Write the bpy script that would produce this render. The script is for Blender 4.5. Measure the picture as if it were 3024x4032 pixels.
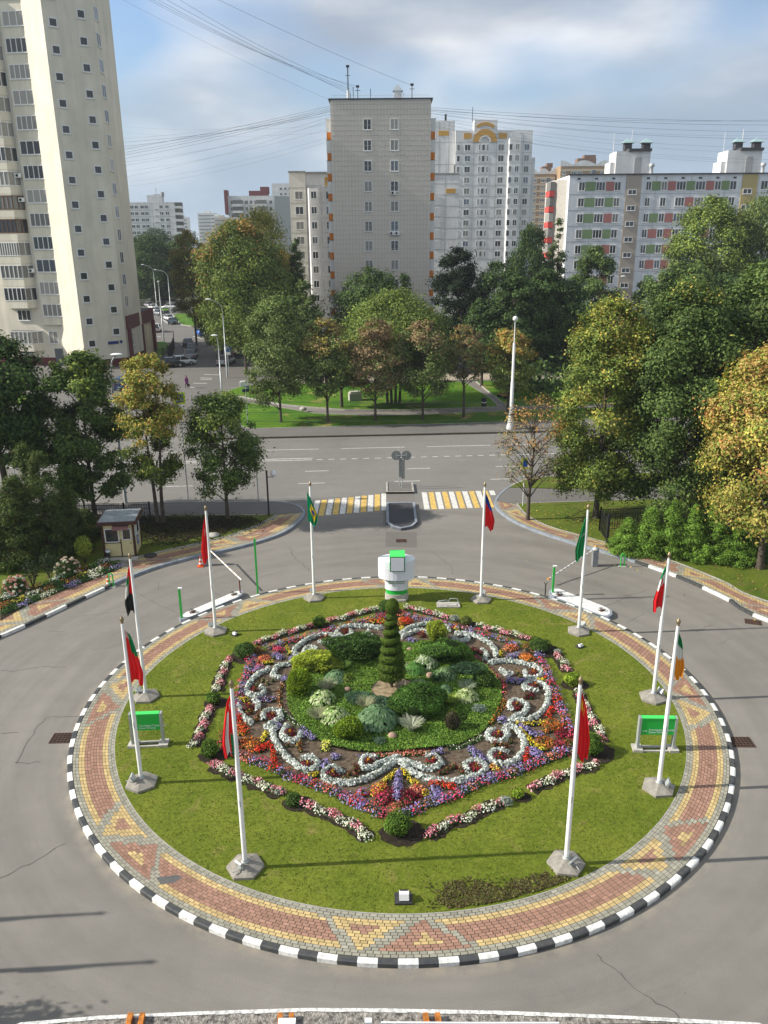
import bpy, bmesh, math, random
import numpy as np
from mathutils import Vector, Matrix, Euler
random.seed(7); rs=np.random.RandomState(11)
for o in list(bpy.data.objects): bpy.data.objects.remove(o)
sc=bpy.context.scene; COL=sc.collection
rad=math.radians
# ------------------------------------------------------------------ camera
H=17.6; TH=rad(18.65); RO=rad(-.45); FPX=3159.
_r=np.array([1,0,0.]); _f=np.array([0,np.cos(TH),-np.sin(TH)]); _u=np.cross(_r,_f)
_R=math.cos(RO)*_r+math.sin(RO)*_u; _U=-math.sin(RO)*_r+math.cos(RO)*_u
cd=bpy.data.cameras.new('camera'); cam=bpy.data.objects.new('camera',cd); COL.objects.link(cam)
cd.sensor_fit='VERTICAL'; cd.sensor_height=36; cd.lens=FPX/4032*36; cd.clip_start=.1; cd.clip_end=9000
M=Matrix(((_R[0],_U[0],-_f[0],0),(_R[1],_U[1],-_f[1],0),(_R[2],_U[2],-_f[2],H),(0,0,0,1)))
cam.matrix_world=M; sc.camera=cam
def _ray(x,y): return (x-1512)/FPX*_R-(y-2016)/FPX*_U+_f
def G(x,y,z=0.):                       # surveyed photo point on the level z -> world
    d=_ray(x,y); t=(z-H)/d[2]; return Vector((t*d[0],t*d[1],z))
def V(x,y,Y):                          # surveyed photo point at distance Y -> world
    d=_ray(x,y); t=Y/d[1]; return Vector((t*d[0],Y,H+t*d[2]))
def D(x,y,z=0.): return G(x*1.8228,y*1.8228,z)
def DV(x,y,Y): return V(x*1.8228,y*1.8228,Y)
# ------------------------------------------------------------------ world, sun, exposure
SUN_EL=rad(33); SH=rad(3.5)            # shadows fall to +X, slightly away
w=bpy.data.worlds.new('World'); sc.world=w; w.use_nodes=True
nt=w.node_tree; nt.nodes.clear()
def N(nt,t,**k):
    n=nt.nodes.new(t)
    for a,b in k.items(): setattr(n,a,b)
    return n
def L(nt,a,b): nt.links.new(a,b)
sky=N(nt,'ShaderNodeTexSky',sky_type='NISHITA',sun_disc=False,sun_elevation=SUN_EL,sun_rotation=rad(270)+SH)
sky.air_density=1.2; sky.dust_density=1.5
tc=N(nt,'ShaderNodeTexCoord'); sep=N(nt,'ShaderNodeSeparateXYZ'); L(nt,tc.outputs['Generated'],sep.inputs[0])
def mth(nt,op,a=None,b=None,va=0,vb=0,clamp=False):
    m=N(nt,'ShaderNodeMath',operation=op,use_clamp=clamp); m.inputs[0].default_value=va; m.inputs[1].default_value=vb
    if a is not None: L(nt,a,m.inputs[0])
    if b is not None: L(nt,b,m.inputs[1])
    return m.outputs[0]
zc=mth(nt,'MAXIMUM',sep.outputs[2],vb=0.0); za=mth(nt,'ADD',zc,vb=.32)
dx=mth(nt,'DIVIDE',sep.outputs[0],za); dy=mth(nt,'DIVIDE',sep.outputs[1],za)
cmb=N(nt,'ShaderNodeCombineXYZ'); L(nt,dx,cmb.inputs[0]); L(nt,dy,cmb.inputs[1]); cmb.inputs[2].default_value=4.7
def noise(nt,vec,scale,detail=5,rough=.55,dist=0):
    n=N(nt,'ShaderNodeTexNoise'); n.inputs['Scale'].default_value=scale; n.inputs['Detail'].default_value=detail
    n.inputs['Roughness'].default_value=rough; n.inputs['Distortion'].default_value=dist
    if vec is not None: L(nt,vec,n.inputs['Vector'])
    return n.outputs['Fac']
def ramp(nt,fac,stops):
    r=N(nt,'ShaderNodeValToRGB'); e=r.color_ramp.elements
    while len(e)<len(stops): e.new(.5)
    for i,(p,c) in enumerate(stops):
        e[i].position=p; e[i].color=(c[0],c[1],c[2],1) if hasattr(c,'__len__') else (c,c,c,1)
    if fac is not None: L(nt,fac,r.inputs[0])
    return r.outputs[0]
def mix(nt,fac,a,b,bt='MIX'):
    m=N(nt,'ShaderNodeMix',data_type='RGBA',blend_type=bt)
    for i,v in ((0,fac),(6,a),(7,b)):
        if hasattr(v,'links') or hasattr(v,'is_linked'): L(nt,v,m.inputs[i])
        elif i==0: m.inputs[0].default_value=v
        else: m.inputs[i].default_value=(v[0],v[1],v[2],1)
    return m.outputs[2]
n1=noise(nt,cmb.outputs[0],1.5,7,.5,.2); n2=noise(nt,cmb.outputs[0],.9,3,.5)
cshade=ramp(nt,n1,[(.32,(2.7,3.35,4.25)),(.45,(3.5,4.05,4.9)),(.53,(4.9,5.3,5.9)),(.66,(8.2,8.2,8.3))])
cover=ramp(nt,n2,[(.545,1.0),(.66,0.0)])
skc=mix(nt,cover,mix(nt,1.0,sky.outputs[0],(1.0,1.12,1.35),'MULTIPLY'),cshade)
low=ramp(nt,sep.outputs[2],[(0.0,.95),(.2,0.0)])
skc=mix(nt,low,skc,(3.3,4.4,5.5))
bg=N(nt,'ShaderNodeBackground'); bg.inputs['Strength'].default_value=.09
L(nt,skc,bg.inputs[0]); wo=N(nt,'ShaderNodeOutputWorld'); L(nt,bg.outputs[0],wo.inputs[0])
sd=bpy.data.lights.new('sun','SUN'); sd.energy=5.0; sd.angle=rad(.6); sd.color=(1,.94,.84)
sun=bpy.data.objects.new('sun',sd); COL.objects.link(sun)
dv=Vector((math.cos(SUN_EL)*math.cos(SH),math.cos(SUN_EL)*math.sin(SH),-math.sin(SUN_EL)))
sun.rotation_euler=dv.to_track_quat('-Z','Y').to_euler()
sc.view_settings.view_transform='Standard'; sc.view_settings.look='None'; sc.view_settings.exposure=.5; sc.view_settings.gamma=1
sc.render.engine='CYCLES'; sc.cycles.max_bounces=5; sc.cycles.transparent_max_bounces=4; sc.cycles.diffuse_bounces=2; sc.cycles.glossy_bounces=2; sc.cycles.transmission_bounces=2
# ------------------------------------------------------------------ materials
def s2l(c):
    return tuple((v/255/12.92 if v/255<=.04045 else ((v/255+.055)/1.055)**2.4) for v in c)
MC={}
def mat(name,col,rough=.8,metal=0,var=0,vscale=3,bump=0,bscale=40,spec=.3,col2=None,emit=0):
    if name in MC: return MC[name]
    m=bpy.data.materials.new(name); m.use_nodes=True; t=m.node_tree; b=t.nodes['Principled BSDF']
    b.inputs['Base Color'].default_value=(*col,1); b.inputs['Roughness'].default_value=rough
    b.inputs['Metallic'].default_value=metal; b.inputs['Specular IOR Level'].default_value=spec
    g=N(t,'ShaderNodeTexCoord')
    if var or col2:
        f=noise(t,g.outputs['Object'],vscale,6,.6)
        c2=col2 or tuple(max(0,v*(1-var)) for v in col); c1=col if col2 else tuple(v*(1+var*.6) for v in col)
        L(t,ramp(t,f,[(.32,c2),(.68,c1)]),b.inputs['Base Color'])
    if bump:
        f=noise(t,g.outputs['Object'],bscale,4,.6); bp=N(t,'ShaderNodeBump'); bp.inputs['Strength'].default_value=bump; bp.inputs['Distance'].default_value=.02
        L(t,f,bp.inputs['Height']); L(t,bp.outputs[0],b.inputs['Normal'])
    MC[name]=m; return m
def attr_mat(name,rough=.7,trans=.25,spec=.2):
    m=bpy.data.materials.new(name); m.use_nodes=True; t=m.node_tree; b=t.nodes['Principled BSDF']; o=t.nodes['Material Output']
    a=N(t,'ShaderNodeAttribute',attribute_name='Col'); L(t,a.outputs['Color'],b.inputs['Base Color'])
    b.inputs['Roughness'].default_value=rough; b.inputs['Specular IOR Level'].default_value=spec
    if trans:
        tr=N(t,'ShaderNodeBsdfTranslucent'); L(t,mix(t,1,a.outputs['Color'],(1.,1.,.55),'MULTIPLY'),tr.inputs[0])
        ms=N(t,'ShaderNodeMixShader'); ms.inputs[0].default_value=trans; L(t,b.outputs[0],ms.inputs[1]); L(t,tr.outputs[0],ms.inputs[2]); L(t,ms.outputs[0],o.inputs[0])
    return m
LEAF=attr_mat('foliage',.65,.24,.12); PETAL=attr_mat('petals',.6,.2,.2); CLOTH=attr_mat('cloth',.75,.2,.15)
WHITE=mat('white_paint',(.78,.78,.76),.45,var=.1,vscale=2)
PLAST=mat('white_plastic',(.75,.76,.76),.4)
CONC=mat('concrete',(.42,.40,.36),.85,var=.25,vscale=4,bump=.3)
STEEL=mat('galvanised_steel',(.42,.45,.45),.45,.35,var=.15,vscale=2)
BLACKM=mat('black_metal',(.02,.02,.022),.5)
GREENP=mat('green_paint',(.03,.42,.06),.4)
BRASS=mat('brass',(.28,.22,.13),.4,.7)
BARK=mat('bark',(.085,.068,.052),.9,var=.4,vscale=6,bump=.6,bscale=25)
BARKB=mat('birch_bark',(.35,.33,.3),.85,var=.5,vscale=5)
RUBBER=mat('rubber',(.02,.02,.02),.8)
# ------------------------------------------------------------------ object helpers
def setp(o,label=None,cat=None,group=None,kind=None):
    if label: o['label']=label
    if cat: o['category']=cat
    if group: o['group']=group
    if kind: o['kind']=kind
    return o
def empty(name,loc,label,cat,group=None,rz=0):
    o=bpy.data.objects.new(name,None); COL.objects.link(o); o.location=loc; o.rotation_euler=(0,0,rz); o.empty_display_size=.3
    return setp(o,label,cat,group)
def link(name,me,parent=None,loc=None):
    o=bpy.data.objects.new(name,me); COL.objects.link(o)
    if parent: o.parent=parent
    if loc is not None: o.location=loc
    return o
class MB:
    def __init__(s): s.v=[]; s.f=[]; s.m=[]; s.sm=[]
    def add(s,vs,fs,m=0,smooth=False):
        b=len(s.v); s.v+= [tuple(v) for v in vs]
        for f in fs: s.f.append([b+i for i in f]); s.m.append(m); s.sm.append(smooth)
        return s
    def box(s,c,d,m=0,rz=0,M=None):
        x,y,z=d[0]/2,d[1]/2,d[2]/2; vs=[Vector((a*x,b*y,e*z)) for a,b,e in ((-1,-1,-1),(1,-1,-1),(1,1,-1),(-1,1,-1),(-1,-1,1),(1,-1,1),(1,1,1),(-1,1,1))]
        R=M if M is not None else Matrix.Rotation(rz,3,'Z')
        return s.add([R@v+Vector(c) for v in vs],[(0,3,2,1),(4,5,6,7),(0,1,5,4),(1,2,6,5),(2,3,7,6),(3,0,4,7)],m)
    def prism(s,poly,z0,z1,m=0,mt=None,bottom=False):
        n=len(poly); ar=sum(poly[i][0]*poly[(i+1)%n][1]-poly[(i+1)%n][0]*poly[i][1] for i in range(n))
        if ar<0: poly=poly[::-1]
        vs=[(p[0],p[1],z0) for p in poly]+[(p[0],p[1],z1) for p in poly]
        fs=[(i,(i+1)%n,n+(i+1)%n,n+i) for i in range(n)]
        s.add(vs,fs,m); s.add([(p[0],p[1],z1) for p in poly],[tuple(range(n))],m if mt is None else mt)
        if bottom: s.add([(p[0],p[1],z0) for p in poly],[tuple(range(n))[::-1]],m)
        return s
    def sheet(s,poly,z,m=0):
        n=len(poly); ar=sum(poly[i][0]*poly[(i+1)%n][1]-poly[(i+1)%n][0]*poly[i][1] for i in range(n))
        if ar<0: poly=poly[::-1]
        return s.add([(p[0],p[1],z) for p in poly],[tuple(range(n))],m)
    def tube(s,pts,r,n=8,m=0,cap=True,smooth=True):
        pts=[Vector(p) for p in pts]; k=len(pts); rr=r if hasattr(r,'__len__') else [r]*k
        vs=[]
        for i,p in enumerate(pts):
            t=(pts[min(i+1,k-1)]-pts[max(i-1,0)])
            t=t.normalized() if t.length>1e-9 else Vector((0,0,1))
            a=t.orthogonal().normalized() if i==0 else (pa-t*pa.dot(t)).normalized()
            pa=a; b=t.cross(a)
            for j in range(n):
                q=2*math.pi*j/n; vs.append(p+(a*math.cos(q)+b*math.sin(q))*rr[i])
        fs=[(i*n+j,i*n+(j+1)%n,(i+1)*n+(j+1)%n,(i+1)*n+j) for i in range(k-1) for j in range(n)]
        s.add(vs,fs,m,smooth)
        if cap: s.add([vs[j] for j in range(n)],[tuple(range(n))[::-1]],m); s.add([vs[(k-1)*n+j] for j in range(n)],[tuple(range(n))],m)
        return s
    def lathe(s,prof,c=(0,0,0),n=16,m=0,smooth=True):
        k=len(prof); vs=[(c[0]+r*math.cos(2*math.pi*j/n),c[1]+r*math.sin(2*math.pi*j/n),c[2]+z) for r,z in prof for j in range(n)]
        return s.add(vs,[(i*n+j,i*n+(j+1)%n,(i+1)*n+(j+1)%n,(i+1)*n+j) for i in range(k-1) for j in range(n)],m,smooth)
    def ball(s,c,r,m=0,n=10,sz=1):
        return s.lathe([(r*math.sin(math.pi*i/n) if 0<i<n else 1e-4,-r*sz*math.cos(math.pi*i/n)) for i in range(n+1)],c,n+2,m)
    def me(s,name,mats):
        me=bpy.data.meshes.new(name); me.from_pydata([tuple(v) for v in s.v],[],s.f)
        for x in (mats if isinstance(mats,(list,tuple)) else [mats]): me.materials.append(x)
        me.polygons.foreach_set('material_index',s.m); me.polygons.foreach_set('use_smooth',s.sm); me.update(); return me
    def build(s,name,mats,parent=None,loc=None): return link(name,s.me(name,mats),parent,loc)
def struct(name,mb,mats): return setp(mb.build(name,mats),kind='structure')
def npmesh(name,v,f4,col,mt):
    """v (n,3), f4 (m,4), col (n,3)"""
    me=bpy.data.meshes.new(name); me.vertices.add(len(v)); me.vertices.foreach_set('co',np.ascontiguousarray(v,dtype=np.float32).ravel())
    m=len(f4); me.loops.add(m*4); me.loops.foreach_set('vertex_index',np.ascontiguousarray(f4,dtype=np.int32).ravel())
    me.polygons.add(m); me.polygons.foreach_set('loop_start',np.arange(0,m*4,4,dtype=np.int32)); me.polygons.foreach_set('loop_total',np.full(m,4,dtype=np.int32))
    a=me.color_attributes.new('Col','FLOAT_COLOR','POINT'); c=np.ones((len(v),4),dtype=np.float32); c[:,:3]=np.clip(col,0,1); a.data.foreach_set('color',c.ravel())
    me.materials.append(mt); me.update(calc_edges=True); return me
def unit(a): return a/np.maximum(np.linalg.norm(a,axis=-1,keepdims=True),1e-9)
def leafquads(P,nrm,size,col,asp=.6,dirn=None):
    """one pointed leaf (kite quad) per point: facing nrm, random spin unless dirn given"""
    n=len(P); nrm=unit(nrm); r=rs.normal(size=(n,3)) if dirn is None else dirn
    t=unit(np.cross(nrm,r)) if dirn is None else unit(dirn); b=np.cross(nrm,t); s=np.asarray(size).reshape(-1,1)*np.ones((n,1))
    v=np.stack([P-t*s*.5,P+b*s*.5*asp+nrm*s*.08,P+t*s*.5,P-b*s*.5*asp+nrm*s*.08],1).reshape(-1,3)
    return v,np.arange(n*4).reshape(n,4),np.repeat(col,4,0)
def cat(parts):
    vs=[];fs=[];cs=[];b=0
    for v,f,c in parts: vs.append(v);fs.append(f+b);cs.append(c);b+=len(v)
    return np.concatenate(vs),np.concatenate(fs),np.concatenate(cs)
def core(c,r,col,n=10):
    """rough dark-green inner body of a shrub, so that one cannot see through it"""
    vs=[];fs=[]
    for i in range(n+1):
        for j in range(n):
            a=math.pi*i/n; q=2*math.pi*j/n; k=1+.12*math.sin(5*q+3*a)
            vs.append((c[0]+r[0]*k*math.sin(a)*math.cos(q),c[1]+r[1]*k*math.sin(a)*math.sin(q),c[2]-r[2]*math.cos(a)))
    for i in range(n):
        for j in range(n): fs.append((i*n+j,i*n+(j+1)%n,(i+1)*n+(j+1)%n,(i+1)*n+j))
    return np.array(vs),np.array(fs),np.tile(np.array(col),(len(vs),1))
def palette(cols,n,jit=.18):
    c=np.array(cols)[rs.randint(0,len(cols),n)]; return c*(1+rs.normal(size=(n,1))*jit).clip(.4,1.7)
def text(body,size,mt,M,name,parent=None,ext=.004,align='LEFT'):
    cu=bpy.data.curves.new(name,'FONT'); cu.body=body; cu.size=size; cu.extrude=ext; cu.align_x=align; cu.align_y='CENTER'; cu.resolution_u=3
    o=bpy.data.objects.new(name,cu); COL.objects.link(o); dg=bpy.context.evaluated_depsgraph_get(); me=bpy.data.meshes.new_from_object(o.evaluated_get(dg))
    bpy.data.objects.remove(o); me.materials.clear(); me.materials.append(mt); q=link(name,me,parent); q.matrix_local=M; return q
def copytree(o,parent=None):
    c=o.copy(); COL.objects.link(c)
    if parent: c.parent=parent
    for ch in list(o.children): copytree(ch,c)
    return c
# ------------------------------------------------------------------ ground materials
def asphalt(name,base,crack=1.0,ring=False):
    m=bpy.data.materials.new(name); m.use_nodes=True; t=m.node_tree; b=t.nodes['Principled BSDF']
    g=N(t,'ShaderNodeTexCoord').outputs['Object']
    f1=noise(t,g,.12,5,.6,.6); f2=noise(t,g,1.3,6,.65); f3=noise(t,g,38,3,.7)
    c=ramp(t,f1,[(.3,tuple(v*.9 for v in base)),(.7,tuple(v*1.08 for v in base))])
    c=mix(t,.5,c,ramp(t,f2,[(.3,.88),(.7,1.1)]),'MULTIPLY')
    c=mix(t,.55,c,ramp(t,f3,[(.3,.62),(.7,1.3)]),'MULTIPLY')
    mp=N(t,'ShaderNodeMapping'); mp.inputs['Scale'].default_value=(.1,.9,1); mp.inputs['Rotation'].default_value=(0,0,.06); L(t,g,mp.inputs[0])
    c=mix(t,.3,c,ramp(t,noise(t,mp.outputs[0],1,4,.6),[(.35,.86),(.65,1.08)]),'MULTIPLY')
    if crack:
        wn=N(t,'ShaderNodeTexNoise'); wn.inputs['Scale'].default_value=.9; wn.inputs['Detail'].default_value=6; L(t,g,wn.inputs['Vector'])
        vm=N(t,'ShaderNodeVectorMath',operation='MULTIPLY_ADD'); L(t,wn.outputs['Color'],vm.inputs[0]); vm.inputs[1].default_value=(1.6,1.6,0); L(t,g,vm.inputs[2])
        vo=N(t,'ShaderNodeTexVoronoi',feature='DISTANCE_TO_EDGE'); vo.inputs['Scale'].default_value=.16; L(t,vm.outputs[0],vo.inputs['Vector'])
        line=ramp(t,vo.outputs['Distance'],[(.0,1),(.0018,1),(.0035,0)]); msk=ramp(t,noise(t,g,.22,3),[(.48,0),(.58,1)])
        c=mix(t,mth(t,'MULTIPLY',mth(t,'MULTIPLY',line,msk),None,vb=.4*crack),c,(.05,.045,.04))
        # scattered dark oil spots
        v2=N(t,'ShaderNodeTexVoronoi'); v2.inputs['Scale'].default_value=1.1; L(t,vm.outputs[0],v2.inputs['Vector'])
        c=mix(t,mth(t,'MULTIPLY',ramp(t,v2.outputs['Distance'],[(.012,.5),(.03,0)]),msk),c,(.06,.055,.05))
    if ring:   # tyre polish running round the island, dust along its kerb
        sb=N(t,'ShaderNodeVectorMath',operation='SUBTRACT'); L(t,g,sb.inputs[0]); sb.inputs[1].default_value=(.53,28.2,0); sp=N(t,'ShaderNodeSeparateXYZ'); L(t,sb.outputs[0],sp.inputs[0])
        ln_=N(t,'ShaderNodeVectorMath',operation='LENGTH'); L(t,sb.outputs[0],ln_.inputs[0]); at=mth(t,'ARCTAN2',sp.outputs[0],mth(t,'MULTIPLY',sp.outputs[1],None,vb=-1)); cv=N(t,'ShaderNodeCombineXYZ')
        L(t,mth(t,'MULTIPLY',ln_.outputs['Value'],None,vb=1.1),cv.inputs[0]); L(t,mth(t,'MULTIPLY',at,None,vb=1.6),cv.inputs[1])
        c=mix(t,.55,c,ramp(t,noise(t,cv.outputs[0],1.0,5,.6,.2),[(.35,.80),(.62,1.1)]),'MULTIPLY')
        dust=ramp(t,mth(t,'SUBTRACT',ln_.outputs['Value'],None,vb=12.2),[(.3,1),(.75,0)]); dn=ramp(t,noise(t,g,1.7,4,.6),[(.42,0),(.62,.7)])
        c=mix(t,mth(t,'MULTIPLY',dust,dn),c,(.3,.26,.2))
    L(t,c,b.inputs['Base Color']); b.inputs['Roughness'].default_value=.85; b.inputs['Specular IOR Level'].default_value=.3
    bp=N(t,'ShaderNodeBump'); bp.inputs['Strength'].default_value=.35; bp.inputs['Distance'].default_value=.02; L(t,f3,bp.inputs['Height']); L(t,bp.outputs[0],b.inputs['Normal'])
    return m
def lawn(name,a,bc,dry,scale=1.0,drycov=.62):
    m=bpy.data.materials.new(name); m.use_nodes=True; t=m.node_tree; b=t.nodes['Principled BSDF']
    g=N(t,'ShaderNodeTexCoord').outputs['Object']
    f1=noise(t,g,.55*scale,6,.62,.4); f2=noise(t,g,9,5,.7); f3=noise(t,g,.9*scale,5,.6,1.2)
    c=ramp(t,f1,[(.34,a),(.66,bc)]); c=mix(t,ramp(t,f3,[(drycov-.06,0),(drycov+.08,1)]),c,dry)
    c=mix(t,.8,c,ramp(t,f2,[(.3,.6),(.7,1.35)]),'MULTIPLY')
    L(t,c,b.inputs['Base Color']); b.inputs['Roughness'].default_value=.8; b.inputs['Specular IOR Level'].default_value=.12
    bp=N(t,'ShaderNodeBump'); bp.inputs['Strength'].default_value=.9; bp.inputs['Distance'].default_value=.04; L(t,noise(t,g,30,4,.7),bp.inputs['Height']); L(t,bp.outputs[0],b.inputs['Normal'])
    return m
ASPH=asphalt('driveway_asphalt',(.2,.186,.165),.25,True); ASPH2=asphalt('road_asphalt',(.185,.176,.163),.3); ASPH3=asphalt('side_asphalt',(.15,.142,.132),.3)
ASPHD=asphalt('fresh_asphalt',(.055,.055,.06),0)
LAWN=lawn('lawn',(.10,.142,.012),(.16,.19,.022),(.21,.195,.05),1,.63)
LAWNB=lawn('far_lawn',(.045,.125,.008),(.10,.20,.015),(.3,.24,.09),.35,.62)
LAWNS=lawn('side_lawn',(.07,.115,.012),(.13,.16,.02),(.13,.1,.035),.8,.6)
SOIL=mat('soil',(.12,.09,.064),.95,var=.6,vscale=6,bump=.9,bscale=14,spec=.1)
SOILD=mat('dark_soil',(.035,.027,.02),.95,var=.5,vscale=8,bump=.9,bscale=20,spec=.1)
KW=mat('kerb_white',(.7,.7,.67),.7,var=.32,vscale=7); KB=mat('kerb_black',(.04,.045,.052),.6,var=.5,vscale=6,col2=(.075,.075,.07))
KG=mat('kerb_grey',(.24,.27,.31),.7,var=.25,vscale=3); KC=mat('kerb_concrete',(.36,.34,.31),.85,var=.3,vscale=3)
MORT=mat('joint_sand',(.1,.09,.075),.95); MARKW=mat('road_marking_white',(.62,.61,.57),.7,var=.35,vscale=5); MARKY=mat('road_marking_yellow',(.62,.42,.12),.7,var=.35,vscale=4)
PAV=attr_mat('paving_blocks',.85,0,.2)
def smooth(pts,k=6):
    P=[Vector((p[0],p[1])) for p in pts]; P=[P[0]*2-P[1]]+P+[P[-1]*2-P[-2]]; out=[]
    for i in range(1,len(P)-2):
        a,b,c,d=P[i-1:i+3]
        for j in range(k):
            t=j/k; out.append(.5*((2*b)+(c-a)*t+(2*a-5*b+4*c-d)*t*t+(3*b-a-3*c+d)*t**3))
    return [tuple(p) for p in out]+[tuple(P[-2])]
def resample(pts,n):
    P=np.array([(p[0],p[1]) for p in pts]); s=np.r_[0,np.cumsum(np.linalg.norm(np.diff(P,axis=0),axis=1))]; q=np.linspace(0,s[-1],n)
    return np.c_[np.interp(q,s,P[:,0]),np.interp(q,s,P[:,1])],s[-1]
def normals2(P):
    t=np.gradient(P,axis=0); t/=np.linalg.norm(t,axis=1,keepdims=True); return np.c_[-t[:,1],t[:,0]]
def strip(mb,pts,o0,o1,z0,z1,m=0,alt=None,seg=None):
    """raised strip along a line between the offsets o0 and o1 (left positive)"""
    P=np.array([(p[0],p[1]) for p in pts])
    if seg: 
        _,Ln=resample(P,2); P,_=resample(P,max(3,int(round(Ln/seg))*2+1))
    nn=normals2(P); a=P+nn*o0; b=P+nn*o1; k=len(P)
    for i in range(k-1):
        mm=m if alt is None else alt[(i//2)%len(alt)]
        vs=[(*a[i],z0),(*a[i+1],z0),(*b[i+1],z0),(*b[i],z0),(*a[i],z1),(*a[i+1],z1),(*b[i+1],z1),(*b[i],z1)]
        fs=[(4,5,6,7),(0,1,5,4),(2,3,7,6)]
        if o1<o0: fs=[f[::-1] for f in fs]
        mb.add(vs,fs,mm)
    mb.add([(*a[0],z0),(*b[0],z0),(*b[0],z1),(*a[0],z1)],[(0,1,2,3)],m); mb.add([(*a[-1],z0),(*b[-1],z0),(*b[-1],z1),(*a[-1],z1)],[(3,2,1,0)],m)
# ------------------------------------------------------------------ ground, roads
g=MB(); g.sheet([(-3000,-60),(3000,-60),(3000,4000),(-3000,4000)],-.03); struct('ground',g,mat('far_ground',(.09,.1,.06),.95,var=.4,vscale=.02))
g=MB(); g.sheet([(-60,-2),(60,-2),(60,54.3),(-60,54.3)],0); struct('driveway',g,ASPH)
g=MB(); g.sheet([(-140,54.3),(140,54.3),(140,82),(-140,75)],0); struct('main_road',g,ASPH2)
g=MB(); g.sheet([(-140,75),(140,82),(140,160),(-140,160)],.0); g.sheet([(-90,160),(-15,160),(-25,245),(-120,245)],.0); struct('side_road',g,ASPH3)
# ------------------------------------------------------------------ roundabout
CX,CY=.53,28.2; RI,RO_=10.93,12.33; ZL=.15
def circ(r,n=180,a0=0,a1=2*math.pi): return [(CX+r*math.cos(a0+(a1-a0)*i/n),CY+r*math.sin(a0+(a1-a0)*i/n)) for i in range(n+1)]
g=MB()
for i in range(150):
    a0=2*math.pi*i/150; a1=2*math.pi*(i+1)/150; r0,r1,r2=12.35,12.48,12.52; P=[]
    for r,z in ((r0,.0),(r0,.15),(r1,.15),(r2,.13),(r2,-.01)):
        for a in (a0,(a0+a1)/2,a1): P.append((CX+r*math.cos(a),CY+r*math.sin(a),z))
    fs=[(3*k+j,3*k+3+j,3*k+4+j,3*k+1+j)[::-1] for k in range(4) for j in range(2)]; g.add(P,fs,i%2)
struct('roundabout_kerb',g,[KW,KB])
g=MB(); g.sheet(circ(12.36)[:-1],.125); struct('path_bed',g,MORT)
g=MB(); c1=circ(RI-.07); c2=circ(RI)
for i in range(180): g.add([(*c1[i],.0),(*c1[i+1],.0),(*c2[i+1],.0),(*c2[i],.0),(*c1[i],.15),(*c1[i+1],.15),(*c2[i+1],.148),(*c2[i],.148)],[(7,6,5,4),(4,5,1,0)[::-1],(6,7,3,2)[::-1]],0)
struct('lawn_edging',g,KC)
CG,CY_,CR=(.29,.28,.225),(.48,.36,.17),(.31,.18,.13)
def motif(row,s,nr=14):
    """colour of a block: row from the lawn side, s metres from the motif's centre"""
    t=(row-2)/9.
    if row<2 or row>=12: return CG
    u=s
    if u<-2.04+.75*t or u>1.27+.9*t: return CY_ if row in (2,3,10,11) else CR
    lo,hi=-1.75+ .95*t, .25-.95*t
    if lo<=u<=hi: return CR if (4<=row<=7 and lo+.42<u<hi-.42) else CY_
    lo,hi=.84-1.02*t,.86+1.02*t
    if lo-.08<=u<=hi+.08: return CY_ if (6<=row<=9 and lo+.45<u<hi-.4) else CR
    return CG
def block_mesh(gen):
    vs=[];cs=[]
    for quad,c in gen:
        cc=(quad[0]+quad[1]+quad[2]+quad[3])/4; z=.142+random.uniform(-.002,.003)
        k=random.gauss(1,.1)
        for q in quad:
            d=q-cc; l=np.linalg.norm(d); p=cc+d*(1-.011/l); vs.append((p[0],p[1],z)); cs.append([x*k for x in c])
    n=len(vs)//4; return np.array(vs),np.arange(n*4).reshape(n,4),np.array(cs)
def ringgen():
    for row in range(14):
        r0=RI+row*.1; r1=r0+.1; n=int(2*math.pi*(r0+.05)/.2); off=.5*(row%2)
        for j in range(n):
            a0=2*math.pi*(j+off)/n; a1=2*math.pi*(j+1+off)/n; am=math.degrees((a0+a1)/2)
            k=round((am+2.0)/45.); s=math.radians(am+2.0-45*k)*(11.6)
            yield [np.array((CX+r*math.cos(a),CY+r*math.sin(a))) for r,a in ((r0,a0),(r1,a0),(r1,a1),(r0,a1))],motif(row,s)
o=link('paved_path',npmesh('paved_path',*block_mesh(ringgen()),PAV)); setp(o,kind='structure')
g=MB(); g.sheet(circ(RI-.03)[:-1],ZL); struct('lawn',g,LAWN)
g=MB(); c_=G(663,3463,.15); g.sheet([(c_.x+(.32+.08*math.sin(3*a))*math.cos(a),c_.y+(.2+.07*math.sin(2*a+1))*math.sin(a)) for a in [i*2*math.pi/18 for i in range(18)]],.1485); struct('asphalt_patch',g,mat('patch_grey',(.11,.11,.11),.9,var=.3,vscale=10))
# ------------------------------------------------------------------ outer path, lawns, kerbs
LK=[(-27,22),(-22.5,27.5),(-18.16,33.9),(-17.06,35.7),(-15.38,38.75),(-13.6,41.6),(-11.66,43.45),(-9.2,45.1),(-7.6,46.4),(-6.35,47.9),(-5.6,49.9),(-5.36,51.7),(-5.9,53.3),(-7.4,54.3),(-9.5,54.35)]
LP=[(-29,24),(-24,29.8),(-19.24,36.4),(-17.91,38.87),(-16.12,41.97),(-14.21,44.04),(-11.62,45.88),(-9.9,47.2),(-8.7,48.7),(-7.7,50.4),(-7.26,51.4)]
RK=[(31,21),(25,27.5),(18.51,34.97),(17.48,37.6),(15.9,40.6),(13.76,43.3),(11.78,45.3),(9.92,47.43),(8.52,49.66),(7.78,52.05),(7.84,54.11),(8.96,56.87),(10.73,59.2),(13.0,60.2),(20,61),(60,63.5)]
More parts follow.
